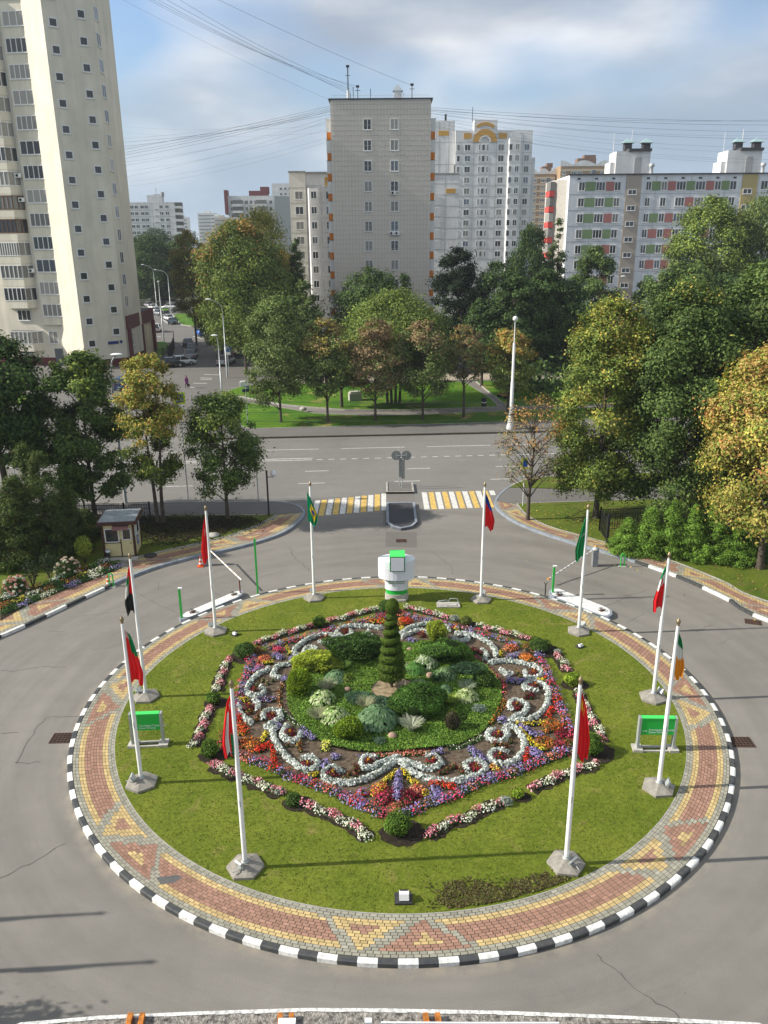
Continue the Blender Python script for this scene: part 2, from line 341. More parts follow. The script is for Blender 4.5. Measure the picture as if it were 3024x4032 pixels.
RP=[(33,23.5),(26.5,30),(19.46,37.04),(18.19,39.69),(16.32,42.8),(14.18,44.9),(12.3,46.8),(10.6,48.6),(9.6,50.8),(9.3,53.3)]
LKs,LPs,RKs,RPs=smooth(LK),smooth(LP),smooth(RK),smooth(RP)
g=MB(); strip(g,LKs,0,.14,-.01,.15,0,alt=[0,0,1,1,2,2,0,1,0,1] if 0 else None)
# painted black and white stones at the near ends, grey paint elsewhere
g=MB(); Pl,Ln=resample(LKs,70); Pr,Lr=resample(RKs,110)
def kerbline(P,side,fn):
    gg=g; nn=normals2(P)*side
    for i in range(len(P)-1):
        a,b=P[i],P[i+1]; c,d=b+nn[i+1]*.15,a+nn[i]*.15; m=fn((a+b)/2,i)
        vs=[(*a,-.01),(*b,-.01),(*c,-.01),(*d,-.01),(*a,.15),(*b,.15),(*c,.15),(*d,.15)]; fs=[(4,5,6,7),(0,1,5,4),(2,3,7,6),(1,2,6,5),(3,0,4,7)]
        if side<0: fs=[f[::-1] for f in fs]
        gg.add(vs,fs,m)
kerbline(Pl,1,lambda p,i:((0,0,1,1)[i%4] if p[1]<40.2 else 2)); kerbline(Pr,-1,lambda p,i:((0,0,1,1)[i%4] if p[1]<42.4 else (2 if p[1]<58 else 3)))
struct('driveway_kerb',g,[KW,KB,KG,KC])
def bandgen(A,B,rows,ph=0,per=7.0):
    n=int(resample(A,2)[1]/.2); a,La=resample(A,n+1); b,Lb=resample(B,n+1)
    for row in range(rows):
        f0,f1=row/rows,(row+1)/rows; sh=.5*(row%2)
        for j in range(n-1):
            def pt(q,f):
                i=int(q); r=q-i; i2=min(i+1,n); return (a[i]*(1-r)+a[i2]*r)*(1-f)+(b[i]*(1-r)+b[i2]*r)*f
            s=(j+.5+sh)*.2; k=round((s-ph)/per); ss=s-ph-k*per
            yield [pt(j+sh,f0),pt(j+sh,f1),pt(j+1+sh,f1),pt(j+1+sh,f0)],motif(max(0,int((1-(row+.5)/rows)*14)),ss)
LKi=np.array(LKs)+normals2(np.array(LKs))*.16; RKi=np.array(RKs)-normals2(np.array(RKs))*.16
cl=int(len(LKi)*.80); cr=[i for i,p in enumerate(RKi) if p[1]<54.3][-1]+1
o=link('left_paved_path',npmesh('p',*block_mesh(bandgen(LKi[:cl],LPs,16,3.2)),PAV)); setp(o,kind='structure')
o=link('right_paved_path',npmesh('p',*block_mesh(bandgen(RKi[:cr],RPs,16,4.4)),PAV)); setp(o,kind='structure')
g=MB(); g.sheet(list(map(tuple,LKi[:cl]))+LPs[::-1],.128); g.sheet(list(map(tuple,RKi[:cr]))+RPs[::-1],.128); struct('path_bed',g,MORT)
g=MB(); g.prism([(-90,51.4)]+[(-7.3,51.4)]+[tuple(p) for p in LKi[cl-1:]]+[(-90,54.4)],-.02,.13)
rt=[tuple(p) for p in RKi[cr-1:] if p[0]<13.2]
g.prism([(9.3,53.35)]+[tuple(p) for p in RKi[cr-1:] if p[1]<57.4]+[(13.2,56.75),(60,58.5),(90,60),(90,56.5),(27.5,54.7)],-.02,.131); struct('sidewalk',g,ASPH3)
lp=LPs+[(-8.5,51.4),(-90,51.2),(-90,24)]
g=MB(); g.prism(lp,-.02,.155); struct('left_lawn',g,LAWNS)
g=MB(); g.prism(RPs+[(27.5,54.65),(90,56.4),(90,20)],-.02,.155)
g.prism([tuple(p) for p in RKi if p[1]>57.2]+[(60,59.9),(13.6,56.95)],-.02,.15); struct('right_lawn',g,LAWNS)
g=MB(); strip(g,LPs,-.03,.04,0,.165); strip(g,RPs,-.04,.03,0,.165); strip(g,[(-90,51.3),(-8,51.3)],0,.08,0,.162); strip(g,[(9.3,53.33),(27.5,54.75),(90,56.5)],0,.08,0,.162); strip(g,[(-90,54.35),(-8.6,54.35)],-.12,0,0,.155); struct('lawn_edging',g,KC)
# dark leaf-littered bed left of the driveway
# ------------------------------------------------------------------ far side of the road
fk=lambda x:74.75+.06*x
g=MB(); strip(g,[(-140,66.5),(-45,72.0),(-16,73.8),(140,fk(140))] if 0 else [(-17.5,73.7),(140,fk(140))],0,.16,-.01,.16); struct('road_kerb',g,mat('kerb_brown',(.1,.08,.065),.8,var=.3))
g=MB(); g.prism([(-17.5,73.85),(140,fk(140)+.16),(140,fk(140)+5.6),(12.4,80.4),(-13.4,79.3),(-17,78.5)],-.02,.135); struct('sidewalk',g,ASPH3)
def gp(l,z=.14): return [tuple(G(x,y,z)[:2]) for x,y in l]
lo=gp([(924,1633),(930,1579),(1080,1600),(1237,1627),(1442,1637),(1660,1633),(1900,1622),(2210,1608),(3200,1585),(3200,1628),(2300,1652),(1900,1664),(1237,1681),(1000,1687),(955,1680)])
up1=gp([(880,1552),(905,1535),(960,1519),(1100,1510),(1400,1508),(1804,1502),(1834,1506),(1937,1572),(1962,1600),(1900,1603),(1600,1614),(1358,1612),(1200,1600),(1100,1590),(960,1562)])
up2=gp([(1874,1500),(2049,1498),(2193,1495),(3200,1480),(3200,1570),(2205,1596),(1995,1600),(1985,1590)])
g=MB()
for p in (lo,up1,up2): g.prism(p,-.02,.15)
g.prism([(-150,99),(-52,103.2),(-39.5,104.5),(-38,102),(-60,99.5),(-150,95)],-.02,.15)
g.prism([(-150,92.5),(-52,97.4),(-42,98.2),(-39.5,94),(-47,88.5),(-150,84)],-.02,.15)
sp=lambda l:[tuple(G(500+x*.3617,1100+y*.3617)[:2]) for x,y in l]
for l in ([(315,690),(400,685),(480,720),(480,760),(400,820),(320,830)],[(510,400),(560,375),(700,372),(820,372),(850,500),(700,515),(600,500),(540,450)],[(1000,620),(1060,600),(1240,600),(1240,690),(1140,690),(1060,655)],[(370,300),(460,335),(400,350),(330,310)]): g.prism(sp(l),-.02,.15)
struct('far_lawn',g,LAWNB)
g=MB()
for p in (lo,up1,up2): strip(g,p+[p[0]],-.05,.05,-.01,.16)
for l in ([(510,400),(540,450),(600,500),(700,515),(850,500)],[(1000,620),(1060,655),(1140,690),(1240,690)],[(500,680),(560,700),(620,745),(635,790),(600,850)]): strip(g,sp(l),-.1,.1,-.01,.16)
struct('lawn_edging',g,KC)
g=MB(); g.sheet(gp([(1840,1504),(1874,1500),(1985,1590),(1962,1598),(1937,1570)],.01),.01); g.sheet([(-13,79.6),(30,81.5),(60,83),(60,100),(20,95),(-14,91)],.006); struct('footpath',g,asphalt('footpath',(.2,.185,.165),0))
g=MB(); g.sheet([(-12,103.8),(12,107),(60,109),(60,116),(12,116),(-12,116)],.008); struct('parking_lot',g,asphalt('light_paving',(.42,.36,.28),0))
# ------------------------------------------------------------------ markings
g=MB()
def mk(a,b,wd=.12,m=0,z=.004):
    a=Vector(a);b=Vector(b);d=(b-a).normalized();n=Vector((-d.y,d.x))*wd/2
    g.sheet([tuple(a-n),tuple(b-n),tuple(b+n),tuple(a+n)],z,m)
ln=lambda y0,x0,k:(lambda x:(x,y0+(x-x0)*k))
f=ln(69.6,-11.5,.058)
for a,b in ((-60,-52),(-48,-40),(-36,-28),(-24,-17),(-14.6,-5.8),(-3.8,1.9),(3.9,9.7),(11.7,17.5),(20,26),(30,36)): mk(f(a),f(b),.11)
f=ln(66.2,-6.1,.07); f2=ln(66.75,-6.1,.07)
mk(f(-70),f(-6.1),.14); mk(f2(-70),f2(-6.1),.14)
for i in range(17): mk(f(-5.7+i*.99),f(-5.2+i*.99),.13)
mk(f(11.6),f(70),.14)
f=ln(62.6,-6.3,.065)
for a in (-62,-52,-42,-29,-19.5,-6.35,1.9,9.2,17,25,33): mk(f(a),f(a+1.9),.11)
f=ln(59.15,-6.5,.05)
for a in (-52,-42,-33,-25,-16.6,-6.56,.8,8.3,14): mk(f(a),f(a+2),.11)
mk((-80,53.0+.9),(-9.3,54.66),.12)
for i in range(11):
    x=-4.75+i*.475; mk((x,51.35+.115*i),(x,54.85+.15*i),.37,i%2)
for i in range(11):
    x=2.98+i*.5; y0=52.62+.04*i; mk((x,y0 if i<10 else 55.8),(x,56.62+.03*i),.38,i%2)
for a,b in (((835,1035),(1000,1040)),((720,1130),(870,1132)),((690,1175),(750,1185)),((430,1242),(560,1242)),((450,1300),(570,1300)),((800,1072),(925,1076)),((795,1088),(920,1090)),((370,625),(330,620)),((720,620),(900,668)),((380,430),(460,490))):
    mk(tuple(G(500+a[0]*.3617,1100+a[1]*.3617)[:2]),tuple(G(500+b[0]*.3617,1100+b[1]*.3617)[:2]),.25)
setp(g.build('road_markings',[MARKW,MARKY]),kind='structure')
# dark fresh patches around the drain and island, tar seams
g=MB(); g.sheet([tuple(G(1000+x*.6028,1700+y*.6028)[:2]) for x,y in ((862,655),(1062,655),(1065,757),(858,750))],.004); struct('asphalt_patch',g,asphalt('patch_asphalt',(.15,.14,.125),0))
g=MB()
def crk(pts,wd=.03):
    P=[G(*p) for p in pts]; q=[]
    for a,b in zip(P,P[1:]):
        k=max(2,int((b-a).length/.25))
        for i in range(k): q.append(a.lerp(b,i/k)+Vector((random.gauss(0,.035),random.gauss(0,.035),0)))
    q.append(P[-1])
    for a,b in zip(q,q[1:]):
        d=(b-a).normalized(); n=Vector((-d.y,d.x,0))*wd*random.uniform(.25,.6); g.add([(a-n)[:2]+(.0035,) if 0 else (a.x-n.x,a.y-n.y,.0035),(b.x-n.x,b.y-n.y,.0035),(b.x+n.x,b.y+n.y,.0035),(a.x+n.x,a.y+n.y,.0035)],[(0,1,2,3)])
c=lambda ox,oy,s,l:[(ox+x*s,oy+y*s) for x,y in l]
for l in ([(0,265),(90,215),(200,165),(300,110),(430,35)],): crk(c(0,3300,.6028,l),.04)
for l in ([(0,85),(120,88),(200,70),(400,50),(540,55)],[(120,840),(180,740),(250,640),(300,570),(375,470)],[(375,468),(480,462),(680,455)],[(0,600),(60,592),(150,590)],[(130,838),(250,838),(330,833)]): crk(c(0,2600,.4822,l),.035)
crk(c(2000,3300,.6172,[(560,735),(620,800),(720,870),(800,950),(870,1000),(950,1060),(1080,1120),(1140,1180)]),.03)
for l in ([(880,710),(960,760),(1060,810),(1160,855)],[(480,880),(640,860),(760,845),(890,850)],[(600,1095),(700,1080),(800,1050),(880,1000)],[(310,970),(420,975)],[(1040,650),(1030,700)],[(1380,700),(1450,750),(1600,720)]): crk(c(0,1900,.6028,l),.03)
for l in ([(1165,780),(1240,840),(1290,880),(1300,930)],[(230,760),(270,830),(320,860),(360,910)],[(20,950),(120,930),(220,905)]): crk(c(1000,1700,.6028,l),.035)
for l in ([(700,890),(760,880),(830,905),(880,900)],[(330,810),(400,780),(470,770)],[(590,960),(680,930),(760,890),(900,840)],[(1200,1120),(1260,1080),(1300,1065)],[(1330,1190),(1380,1180),(1420,1160)],[(760,1060),(820,1020),(870,1000)]): crk(c(2000,1800,.6172,l),.03)
struct('asphalt_cracks',g,mat('crack',(.1,.092,.082),.95))
# ------------------------------------------------------------------ traffic island
g=MB(); X0,X1=.16,2.18
nose=[(X0,53.6),(X0,49.6),(X0+.35,48.75),(1.07,48.35),(X1-.35,48.75),(X1,49.6),(X1,53.6)]
g.prism(nose,-.02,.15,0,1); strip(g,nose,0,.16,-.015,.19,0); strip(g,[(X1,53.6),(X0,53.6)],-.16,0,-.015,.188)
g.prism([(X0,56.3),(X0,58.9),(X1+.05,58.7),(X1+.05,56.3)],-.02,.13,2,3); strip(g,[(X0,56.3),(X0,58.9)],-.14,0,-.01,.17,2); strip(g,[(X1+.05,58.7),(X1+.05,56.3)],-.14,0,-.01,.17,2); strip(g,[(X0+.15,56.3),(X1-.1,56.3)],0,.1,-.01,.155,2)
o=g.build('traffic_island',[KG,ASPHD,KC,ASPH3]); setp(o,kind='structure')
g=MB(); g.sheet([(X0,53.62),(X1,53.62),(X1,56.28),(X0,56.28)],.006); g.sheet([(X0-.25,48.6),(X0-.005,48.6),(X0-.005,53.4),(X0-.2,53.4)],.003); g.sheet([(X1+.005,48.6),(X1+.22,48.7),(X1+.25,53.5),(X1+.005,53.4)],.003); struct('island_crossing',g,asphalt('crossing_asphalt',(.17,.155,.14),0))
# ------------------------------------------------------------------ soil beds
ca=lambda x,y:tuple(G(750+x*.5425,2350+y*.5425,ZL)[:2]); cb=lambda x,y:tuple(G(1550+x*.5425,2350+y*.5425,ZL)[:2])
ca2=lambda x,y:tuple(G(750+x*.5425,2900+y*.5425,ZL)[:2]); cb2=lambda x,y:tuple(G(1550+x*.5425,2900+y*.5425,ZL)[:2])
fA=lambda l:[ca(*p) for p in l]; fB=lambda l:[cb(*p) for p in l]; fA2=lambda l:[ca2(*p) for p in l]; fB2=lambda l:[cb2(*p) for p in l]
BORD=[fA([(1460,140),(1330,170),(1200,205),(1040,250),(850,300),(700,340),(560,385)]),
 fA([(450,440),(430,530),(400,600),(370,700),(330,780),(320,850),(290,950)]),
 fA2([(230,85),(360,150),(470,190),(560,220),(700,285),(850,345),(960,385),(1060,425),(1180,485),(1290,535),(1400,580)]),
 fB2([(60,590),(130,560),(240,500),(350,470),(480,420),(600,360),(720,310),(860,280),(960,235),(1100,180),(1270,120)]),
 fB([(1290,1030),(1270,960),(1240,890),(1200,780),(1160,680),(1120,580),(1080,500),(1050,430)]),
 fB([(900,360),(740,310),(600,270),(480,240),(380,210),(200,170),(50,135)])]
g=MB(); STARP=[p for b in BORD for p in b]; g.sheet(STARP,ZL+.02); struct('flower_bed_soil',g,SOIL)
COVER=fA([(1000,400),(880,430),(760,500),(710,600),(700,700),(705,790),(740,880),(800,950),(880,1020),(1000,1090),(1150,1125),(1330,1140),(1500,1130)])+fB([(120,1125),(300,1110),(480,1075),(620,1015),(700,930),(760,830),(785,740),(775,640),(720,560),(640,490),(540,430),(400,350),(250,330),(60,340)])+fA([(1500,330),(1250,310)])
g=MB(); g.sheet(COVER,ZL+.03); struct('planting_bed',g,SOILD)
# ------------------------------------------------------------------ flagpoles and flags
def flag_mesh(fn,side,hang,wt,wb,folds=3,seed=1):
    wt*=1.3; wb*=1.45; hang*=1.05
    """cloth hanging limp from its hoist: side +1 hangs to +X of the pole"""
    r=random.Random(seed); nu,nv=26,24; vs=[];cs=[]
    ph=r.uniform(0,6)
    for j in range(nv+1):
        v=j/nv; wd=wt+(wb-wt)*min(1,v*1.35)**.8; low=1-.12*max(0,(v-.8)/.2)
        for i in range(nu+1):
            u=i/nu; x=.04+wd*u*low; y=.055*math.sin(u*math.pi*2*folds+ph+v*1.2)*(.4+.6*v)*(.3+u)+.03*math.sin(v*5+ph)*u
            z=-hang*v-(.20*u*(1-v))-(.10*math.sin(u*7+ph)*v)-.16*u*v*(1 if v>.9 else .7)
            vs.append((side*x,y,z)); cs.append(fn(u,v))
    f=[(j*(nu+1)+i,j*(nu+1)+i+1,(j+1)*(nu+1)+i+1,(j+1)*(nu+1)+i) for j in range(nv) for i in range(nu)]
    me=npmesh('flag',np.array(vs),np.array(f),np.array(cs),CLOTH); me.polygons.foreach_set('use_smooth',[True]*len(f)); return me
RED=(.78,.02,.025); DRED=(.5,.01,.02); GRN=(.01,.22,.07); WHT=(.72,.72,.72); BLK=(.025,.025,.025); YEL=(.8,.55,.03); BLU=(.02,.06,.38); ORG=(.8,.3,.02)
def star(u,v,cx,cy,r): return (u-cx)**2+((v-cy)*1.6)**2<r*r
F_BY=lambda u,v:(WHT if (int(u*14)+int(v*22))%2 and v<.16 and u<.6 else (GRN if (.45+.1*v<u and v<.42 and u>.4) else RED))
F_OM=lambda u,v:(WHT if star(u,v,.28,.17,.09) or (.42<u<.72 and v>.28) else (GRN if (u<.3 and v>.66) else (RED if u<.45 or v<.28 or u>.7 else WHT)))
F_CN=lambda u,v:(YEL if star(u,v,.3,.2,.13) or star(u,v,.6,.12,.05) or star(u,v,.62,.2,.05) or star(u,v,.55,.28,.05) else RED)
F_IE=lambda u,v:(GRN if v<.26+.05*u else (WHT if v<.55 else ORG))
F_IR=lambda u,v:(GRN if v<.18+.1*u else (RED if (v>.42+.12*u or star(u,v,.5,.36,.1)) else WHT))
F_SA=lambda u,v:(WHT if (.42<v<.5 and (int(u*22)%2) and u<.8) else (.015,.25,.08))
F_RU=lambda u,v:(WHT if v<.06 else (BLU if v<.30+.2*u else RED))
F_BR=lambda u,v:(BLU if ((u-.62)**2+((v-.6)*1.4)**2)<.02 else (YEL if abs(u-.62)/.38+abs(v-.6)/.3<1 else (.0,.25,.12)))
F_CH=lambda u,v:(WHT if star(u,v,.45,.35,.12) and not star(u,v,.5,.35,.1) else RED)
F_AE=lambda u,v:(RED if (u<.42 and v<.62) or v<.22 else (GRN if (v<.38 and u>.4) else (WHT if (u>.5 and v<.66) else BLK)))
def pole_mesh(h):
    g=MB(); g.lathe([(.075,.0),(.073,h*.5),(.05,h-.05),(.045,h)],n=10); g.tube([(.0,-.075,h*.36),(.0,-.09,h*.36),(.0,-.09,h*.36+.2),(0,-.075,h*.36+.2)],.008,5,1); return g.me('pole',[WHITE,BLACKM])
PM=pole_mesh(5.95); g=MB(); g.lathe([(.05,0),(.055,.03),(.03,.05),(.06,.09),(.075,.13),(.055,.18),(.012,.24),(.001,.27)],n=10); FM=g.me('finial',[BRASS])
def base_mesh():
    g=MB(); n=6; 
    P=[(.56*math.cos(math.pi*2*i/n+.3),.56*math.sin(math.pi*2*i/n+.3)) for i in range(n)]
    vs=[(x,y,.0) for x,y in P]+[(x,y,.09) for x,y in P]+[(x*.22,y*.22,.26) for x,y in P]
    g.add(vs,[(i,(i+1)%n,n+(i+1)%n,n+i) for i in range(n)]+[(n+i,n+(i+1)%n,2*n+(i+1)%n,2*n+i) for i in range(n)]+[tuple(range(2*n,3*n))])
    return g.me('base',[mat('base_concrete',(.27,.25,.215),.85,var=.3,vscale=5,bump=.3)])
BM=base_mesh(); g=MB(); g.lathe([(.12,.255),(.12,.28),(.085,.29),(.085,.33)],n=12); CLM=g.me('clamp_ring',[STEEL])
def flood_mesh():
    g=MB(); R=Matrix.Rotation(rad(28),3,'X'); g.box((0,0,.16),(.26,.06,.2),0,M=R); 
    g.box((0,-.028,.176),(.2,.012,.145),1,M=R); g.box((0,.0,.03),(.14,.05,.05),0); g.tube([(-.14,0,.03),(-.14,0,.15)],.012,5); g.tube([(.14,0,.03),(.14,0,.15)],.012,5)
    g.tube([(0,.05,.03),(.03,-.12,.02),(-.03,-.25,.02)],.014,5); return g.me('floodlight',[STEEL,mat('lamp_glass',(.5,.55,.55),.15)])
FL=flood_mesh()
POLES=[((559,3085),F_BY,1,1.75,.1,.3,'white flagpole behind the left guest parking sign, red flag with a green band','limp red flag with green band','left pole by the parking sign',.1),
((967,3418),F_OM,-1,1.75,.08,.24,'white flagpole at the near left of the lawn, beside the paved path','limp red, white and green striped flag','flagpole nearest the camera on the left',0),
((2228,3404),F_CN,1,2.0,.06,.24,'white flagpole at the near right of the lawn, by the bare soil patch','limp red flag with yellow stars','flagpole nearest the camera on the right',0),
((2592,3104),F_IE,1,1.5,.06,.22,'white flagpole right of the right guest parking sign','limp green, white and orange flag','flagpole right of the right guest parking sign',0),
((2571,2749),F_IR,-1,1.75,.04,.26,'white flagpole behind the right guest parking sign, second from the right','limp green, white and red flag','second flagpole on the right side',0),
((576,2745),F_AE,-1,1.9,.06,.26,'white flagpole behind the left guest parking sign','limp red, black, white and green flag','second flagpole on the left side',0),
((850,2488),F_CH,-1,2.1,.05,.22,'white flagpole near the left barrier arm','limp plain red flag','flagpole near the left barrier',0),
((1238,2356),F_BR,0,1.6,.05,.34,'white flagpole just left of the round hotel sign','limp green flag with a yellow diamond','flagpole left of the round sign',0),
((1894,2363),F_RU,1,1.8,.04,.34,'white flagpole right of the round sign, beside the grey slab','limp blue over red flag','flagpole right of the round sign',0),
((2278,2488),F_SA,-1,2.0,.03,.28,'white flagpole near the right barrier island','limp dark green flag','flagpole near the right barrier',0)]
def flagpole(loc,fn,side,hang,wt,wb,pl,fl,where,seed,light=True,rz=0):
    t=empty('flagpole',loc,pl,'flagpole','flagpoles around the roundabout lawn')
    b=link('base',BM,t); b.rotation_euler=(0,0,random.uniform(0,1)); link('pole',PM,t,(0,0,.1)); link('finial',FM,t,(0,0,6.05)); link('clamp_ring',CLM,t)
    if light:
        ang=math.atan2(loc[1]-CY,loc[0]-CX); f=link('floodlight',FL,t,(.27*math.cos(ang)*1.0,.27*math.sin(ang),.2)); f.rotation_euler=(0,0,ang+math.pi/2+.5*math.cos(ang)); 
    m=flag_mesh(fn,side if side else 1,hang,wt,wb,seed=seed)
    o=link('flag',m,None,(loc[0]-(0.2 if side==0 else 0),loc[1]-(.09 if side==0 else 0),loc[2]+5.85)); setp(o,fl+' on the '+where,'flag','flags on the flagpoles')
    return t
for i,(px,fn,side,hang,wt,wb,pl,fl,where,_) in enumerate(POLES): flagpole(G(*px,ZL),fn,side,hang,wt,wb,pl,fl,where,i+3)
for k_,tip in enumerate(((365,3598),(560,3790))):
    q=G(*tip); flagpole(q-Vector((6.05/math.tan(SUN_EL)*math.cos(SH),6.05/math.tan(SUN_EL)*math.sin(SH),0)),F_CH,1,1.9,.08,.5,['white flagpole left of the driveway, the farther of two','white flagpole left of the driveway, the nearer of two'][k_],'limp red flag',['farther','nearer'][k_]+' flagpole left of the driveway',20+k_,light=False)
# ------------------------------------------------------------------ round sign
GL=mat('sign_green',(.02,.42,.06),.35); GD=mat('sign_green_dark',(.005,.11,.03),.4); SW=mat('sign_white',(.74,.75,.8),.35); TXTD=mat('lettering_dark',(.02,.05,.03),.5); LIME=mat('sign_lime',(.06,.62,.12),.4)
def wedge(w,d,r,z0,z1,g,m=0,n=14,y0=0):
    # lens-shaped drum: curved front, curved back
    P=[(w/2*math.cos(a),d/2*math.sin(a)+y0) for a in [2*math.pi*i/(2*n) for i in range(2*n)]]
    g.prism(P,z0,z1,m,bottom=True)
sx,sy=.62,37.75
t=empty('round_sign',(sx,sy,ZL),'white stacked drum sign with green cube top at the back of the lawn','sign')
g=MB(); wedge(1.2,.8,0,.0,.36,g); g.box((.0,-.42,.06),(.9,.12,.12),0); g.build('plinth',[CONC],t)
g=MB(); wedge(1.1,.72,0,.36,.60,g); g.build('green_band',[GL],t)
g=MB(); wedge(1.2,.8,0,.60,1.24,g); g.build('column',[SW],t)
g=MB(); wedge(1.86,1.2,0,1.24,1.78,g); wedge(1.88,1.22,0,1.784,2.24,g); g.build('drum',[SW],t)
g=MB(); g.box((.03,-.2,2.18),(.76,.95,.80)); g.build('green_cube',[LIME],t); 
g=MB(); g.box((.03,-.69,2.18),(.74,.03,.78),0); g.box((.03,-.712,2.18),(.66,.02,.70),1); g.build('blank_panel',[GD,SW],t)
g=MB(); g.box((0,-.395,1.075),(.86,.03,.19)); pl=g.build('name_plate',[mat('plate_pale',(.6,.68,.62),.5)],t)
RX=Matrix.Rotation(rad(90),4,'X')
for s_,z in (('Москва - Селигерская',1.12),('Moscow - Seligerskaya',1.03)):
    text(s_,.078,TXTD,Matrix.Translation((0,-.413,z))@RX,'lettering',pl,.003,'CENTER')
# ------------------------------------------------------------------ guest parking signs
def park_sign(px0,px1,arrow,label,lab2):
    a=G(*px0,ZL); b=G(*px1,ZL); c=(a+b)/2; d=b-a; w=d.length
    t=empty('parking_sign',c,label,'sign','guest parking signs on the lawn',rz=math.atan2(d.y,d.x))
    g=MB(); g.box((0,0,1.0),(w*.86,.16,.66)); bp=g.build('board',[GL],t); g=MB(); g.box((0,0,1.345),(w*.86,.2,.03)); g.build('cap',[LIME],t)
    for s in (-1,1): g=MB(); g.box((s*w*.45,0,.68),(.085,.2,1.36)); g.build('post',[STEEL],t)
    g=MB()
    for s in (-1,1): g.box((s*w*.45,0,.05),(.34,.42,.1),rz=.05*s)
    g.box((0,.12,.035),(w*.75,.08,.07)); g.box((0,-.14,.03),(w*.75,.07,.06),rz=.02); g.build('footing',[CONC],t)
    for s_,z in (('Гостевая Парковка',.86),('Guest Parking',.765)):
        text(s_,.105,SW,Matrix.Translation((-w*.22,-.082,z))@RX,'lettering',bp,.002)
    g=MB(); sg=-1 if arrow=='l' else 1; x0=-w*.34; y=-.086
    g.add([(x0-.06,y,.815),(x0+.06,y,.815),(x0+.06,y,.835),(x0-.06,y,.835)],[(0,1,2,3)]); g.add([(x0+sg*.06,y,.79),(x0+sg*.11,y,.825),(x0+sg*.06,y,.86)],[(0,1,2) if sg>0 else (2,1,0)])
    g.build('arrow',[SW],bp); return t
park_sign((520,2935),(652,2930),'l','green guest parking sign on the left side of the lawn, arrow left','')
park_sign((2500,2950),(2655,2952),'r','green guest parking sign on the right side of the lawn, arrow right','')
# ground floodlights
def groundlight(px,label,big=False,rz=0):
    t=empty('ground_floodlight',G(*px,ZL),label,'floodlight','small lights on the lawn',rz); s=1.35 if big else .85
    g=MB(); g.box((0,0,.03),(.36*s,.3*s,.06)); g.build('plate',[mat('dark_plate',(.04,.04,.045),.6,var=.4,vscale=20)],t)
    g=MB(); g.box((.02,-.02,.12*s),(.2*s,.16*s,.14*s),M=Matrix.Rotation(rad(-15),3,'X')); g.box((.02,.07*s,.16*s),(.16*s,.05,.06),1); g.build('lamp_head',[PLAST,BLACKM],t)
groundlight((1588,3542),'square white floodlight on a dark plate at the near edge of the lawn',True)
groundlight((2283,2548),'small floodlight on a plate below the flagpole near the right barrier',rz=.5)
groundlight((925,2500),'small black floodlight right of the flagpole near the left barrier',rz=-.6)
t=empty('cable_slab',G(1765,2385,ZL),'grey concrete slab with bent steel pipes right of the round sign','slab')
g=MB(); g.box((0,0,.04),(1.15,.55,.08)); g.box((.15,-.1,.1),(.5,.25,.05)); g.build('slab',[CONC],t)
g=MB(); g.tube([(-.55,-.1,.08),(-.5,-.1,.3),(-.1,0,.32),(.0,.05,.22),(.1,.1,.35),(.45,.1,.34),(.55,.05,.08)],.022,6); g.build('pipe',[STEEL],t)
# hose stand in the middle
t=empty('sprinkler_stand',G(1595,2735,ZL),'thin white standpipe with an orange hose beside the spiral shrub','sprinkler'); g=MB(); g.tube([(0,0,0),(0,0,.62)],.016,6); g.build('standpipe',[PLAST],t)
g=MB(); g.tube([(0,0,.55),(.12,-.02,.5),(.28,-.05,.35),(.38,-.1,.05)],.014,6); g.build('hose',[mat('orange_hose',(.6,.25,.1),.5)],t)
# ------------------------------------------------------------------ driveway furniture
def islandblock(pts,label,name='barrier_island'):
    P=[G(*p) for p in pts]; c=sum(P,Vector())/len(P); t=empty(name,c,label,'kerb island','white topped barrier islands')
    n=len(P); L_=[(p-c) for p in P]
    g=MB(); g.prism([(p.x,p.y) for p in L_],-.01,.2); g.build('kerb',[KG],t); g=MB(); g.prism([(p.x*.93,p.y*.93) for p in L_],.2,.212,0); g.build('white_top',[KW],t); return t,c
def junk(loc,label):
    t=empty('cable_stub',loc,label,'cables','cut cable bundles on the barrier islands'); g=MB(); r=random.Random(loc[0])
    for i in range(9): a=r.uniform(0,6.28); g.tube([(0,0,0),(.1*math.cos(a),.1*math.sin(a),.12+.1*r.random()),(.2*math.cos(a+.8),.16*math.sin(a+.8),.04+.1*r.random())],.014,5)
    g.build('cable_bundle',[mat('cable_grey',(.12,.12,.12),.6)],t); g=MB(); g.box((0,0,.01),(.28,.22,.02),rz=.4); g.build('rusty_plate',[mat('rusty_plate',(.16,.07,.04),.8)],t)
islandblock([(706,2448),(712,2440),(726,2428),(930,2341),(948,2337),(958,2343),(957,2352),(945,2362),(745,2446),(727,2452),(712,2452)],'long white topped island under the left barrier')
islandblock([(2160,2338),(2172,2329),(2195,2329),(2395,2408),(2408,2418),(2410,2434),(2396,2442),(2376,2440),(2195,2369),(2165,2352)],'long white topped island under the right barrier')
junk(G(758,2412,.2),'grey cut cables on the near end of the left barrier island'); junk(G(921,2342,.2),'grey cut cables on the far end of the left barrier island')
junk(G(2203,2344,.2),'grey cut cables on the far end of the right barrier island'); junk(G(2370,2405,.2),'grey cut cables on the near end of the right barrier island')
def post(px,h,r,mt,name,label,cat,group=None,topper=None,z=0):
    t=empty(name,G(*px,z),label,cat,group); g=MB(); g.box((0,0,h/2),(r*2,r*2,h)) if mt is GREENP else g.tube([(0,0,0),(0,0,h)],r,8); g.build('post',[mt],t)
    if topper: g=MB(); g.box((.04,0,h+.02),(.2,.12,.06)); g.build('sensor_head',[PLAST],t)
    return t
post((716,2432),1.55,.05,GREENP,'green_post','short green square post on the left barrier island','post','green posts',True,.2)
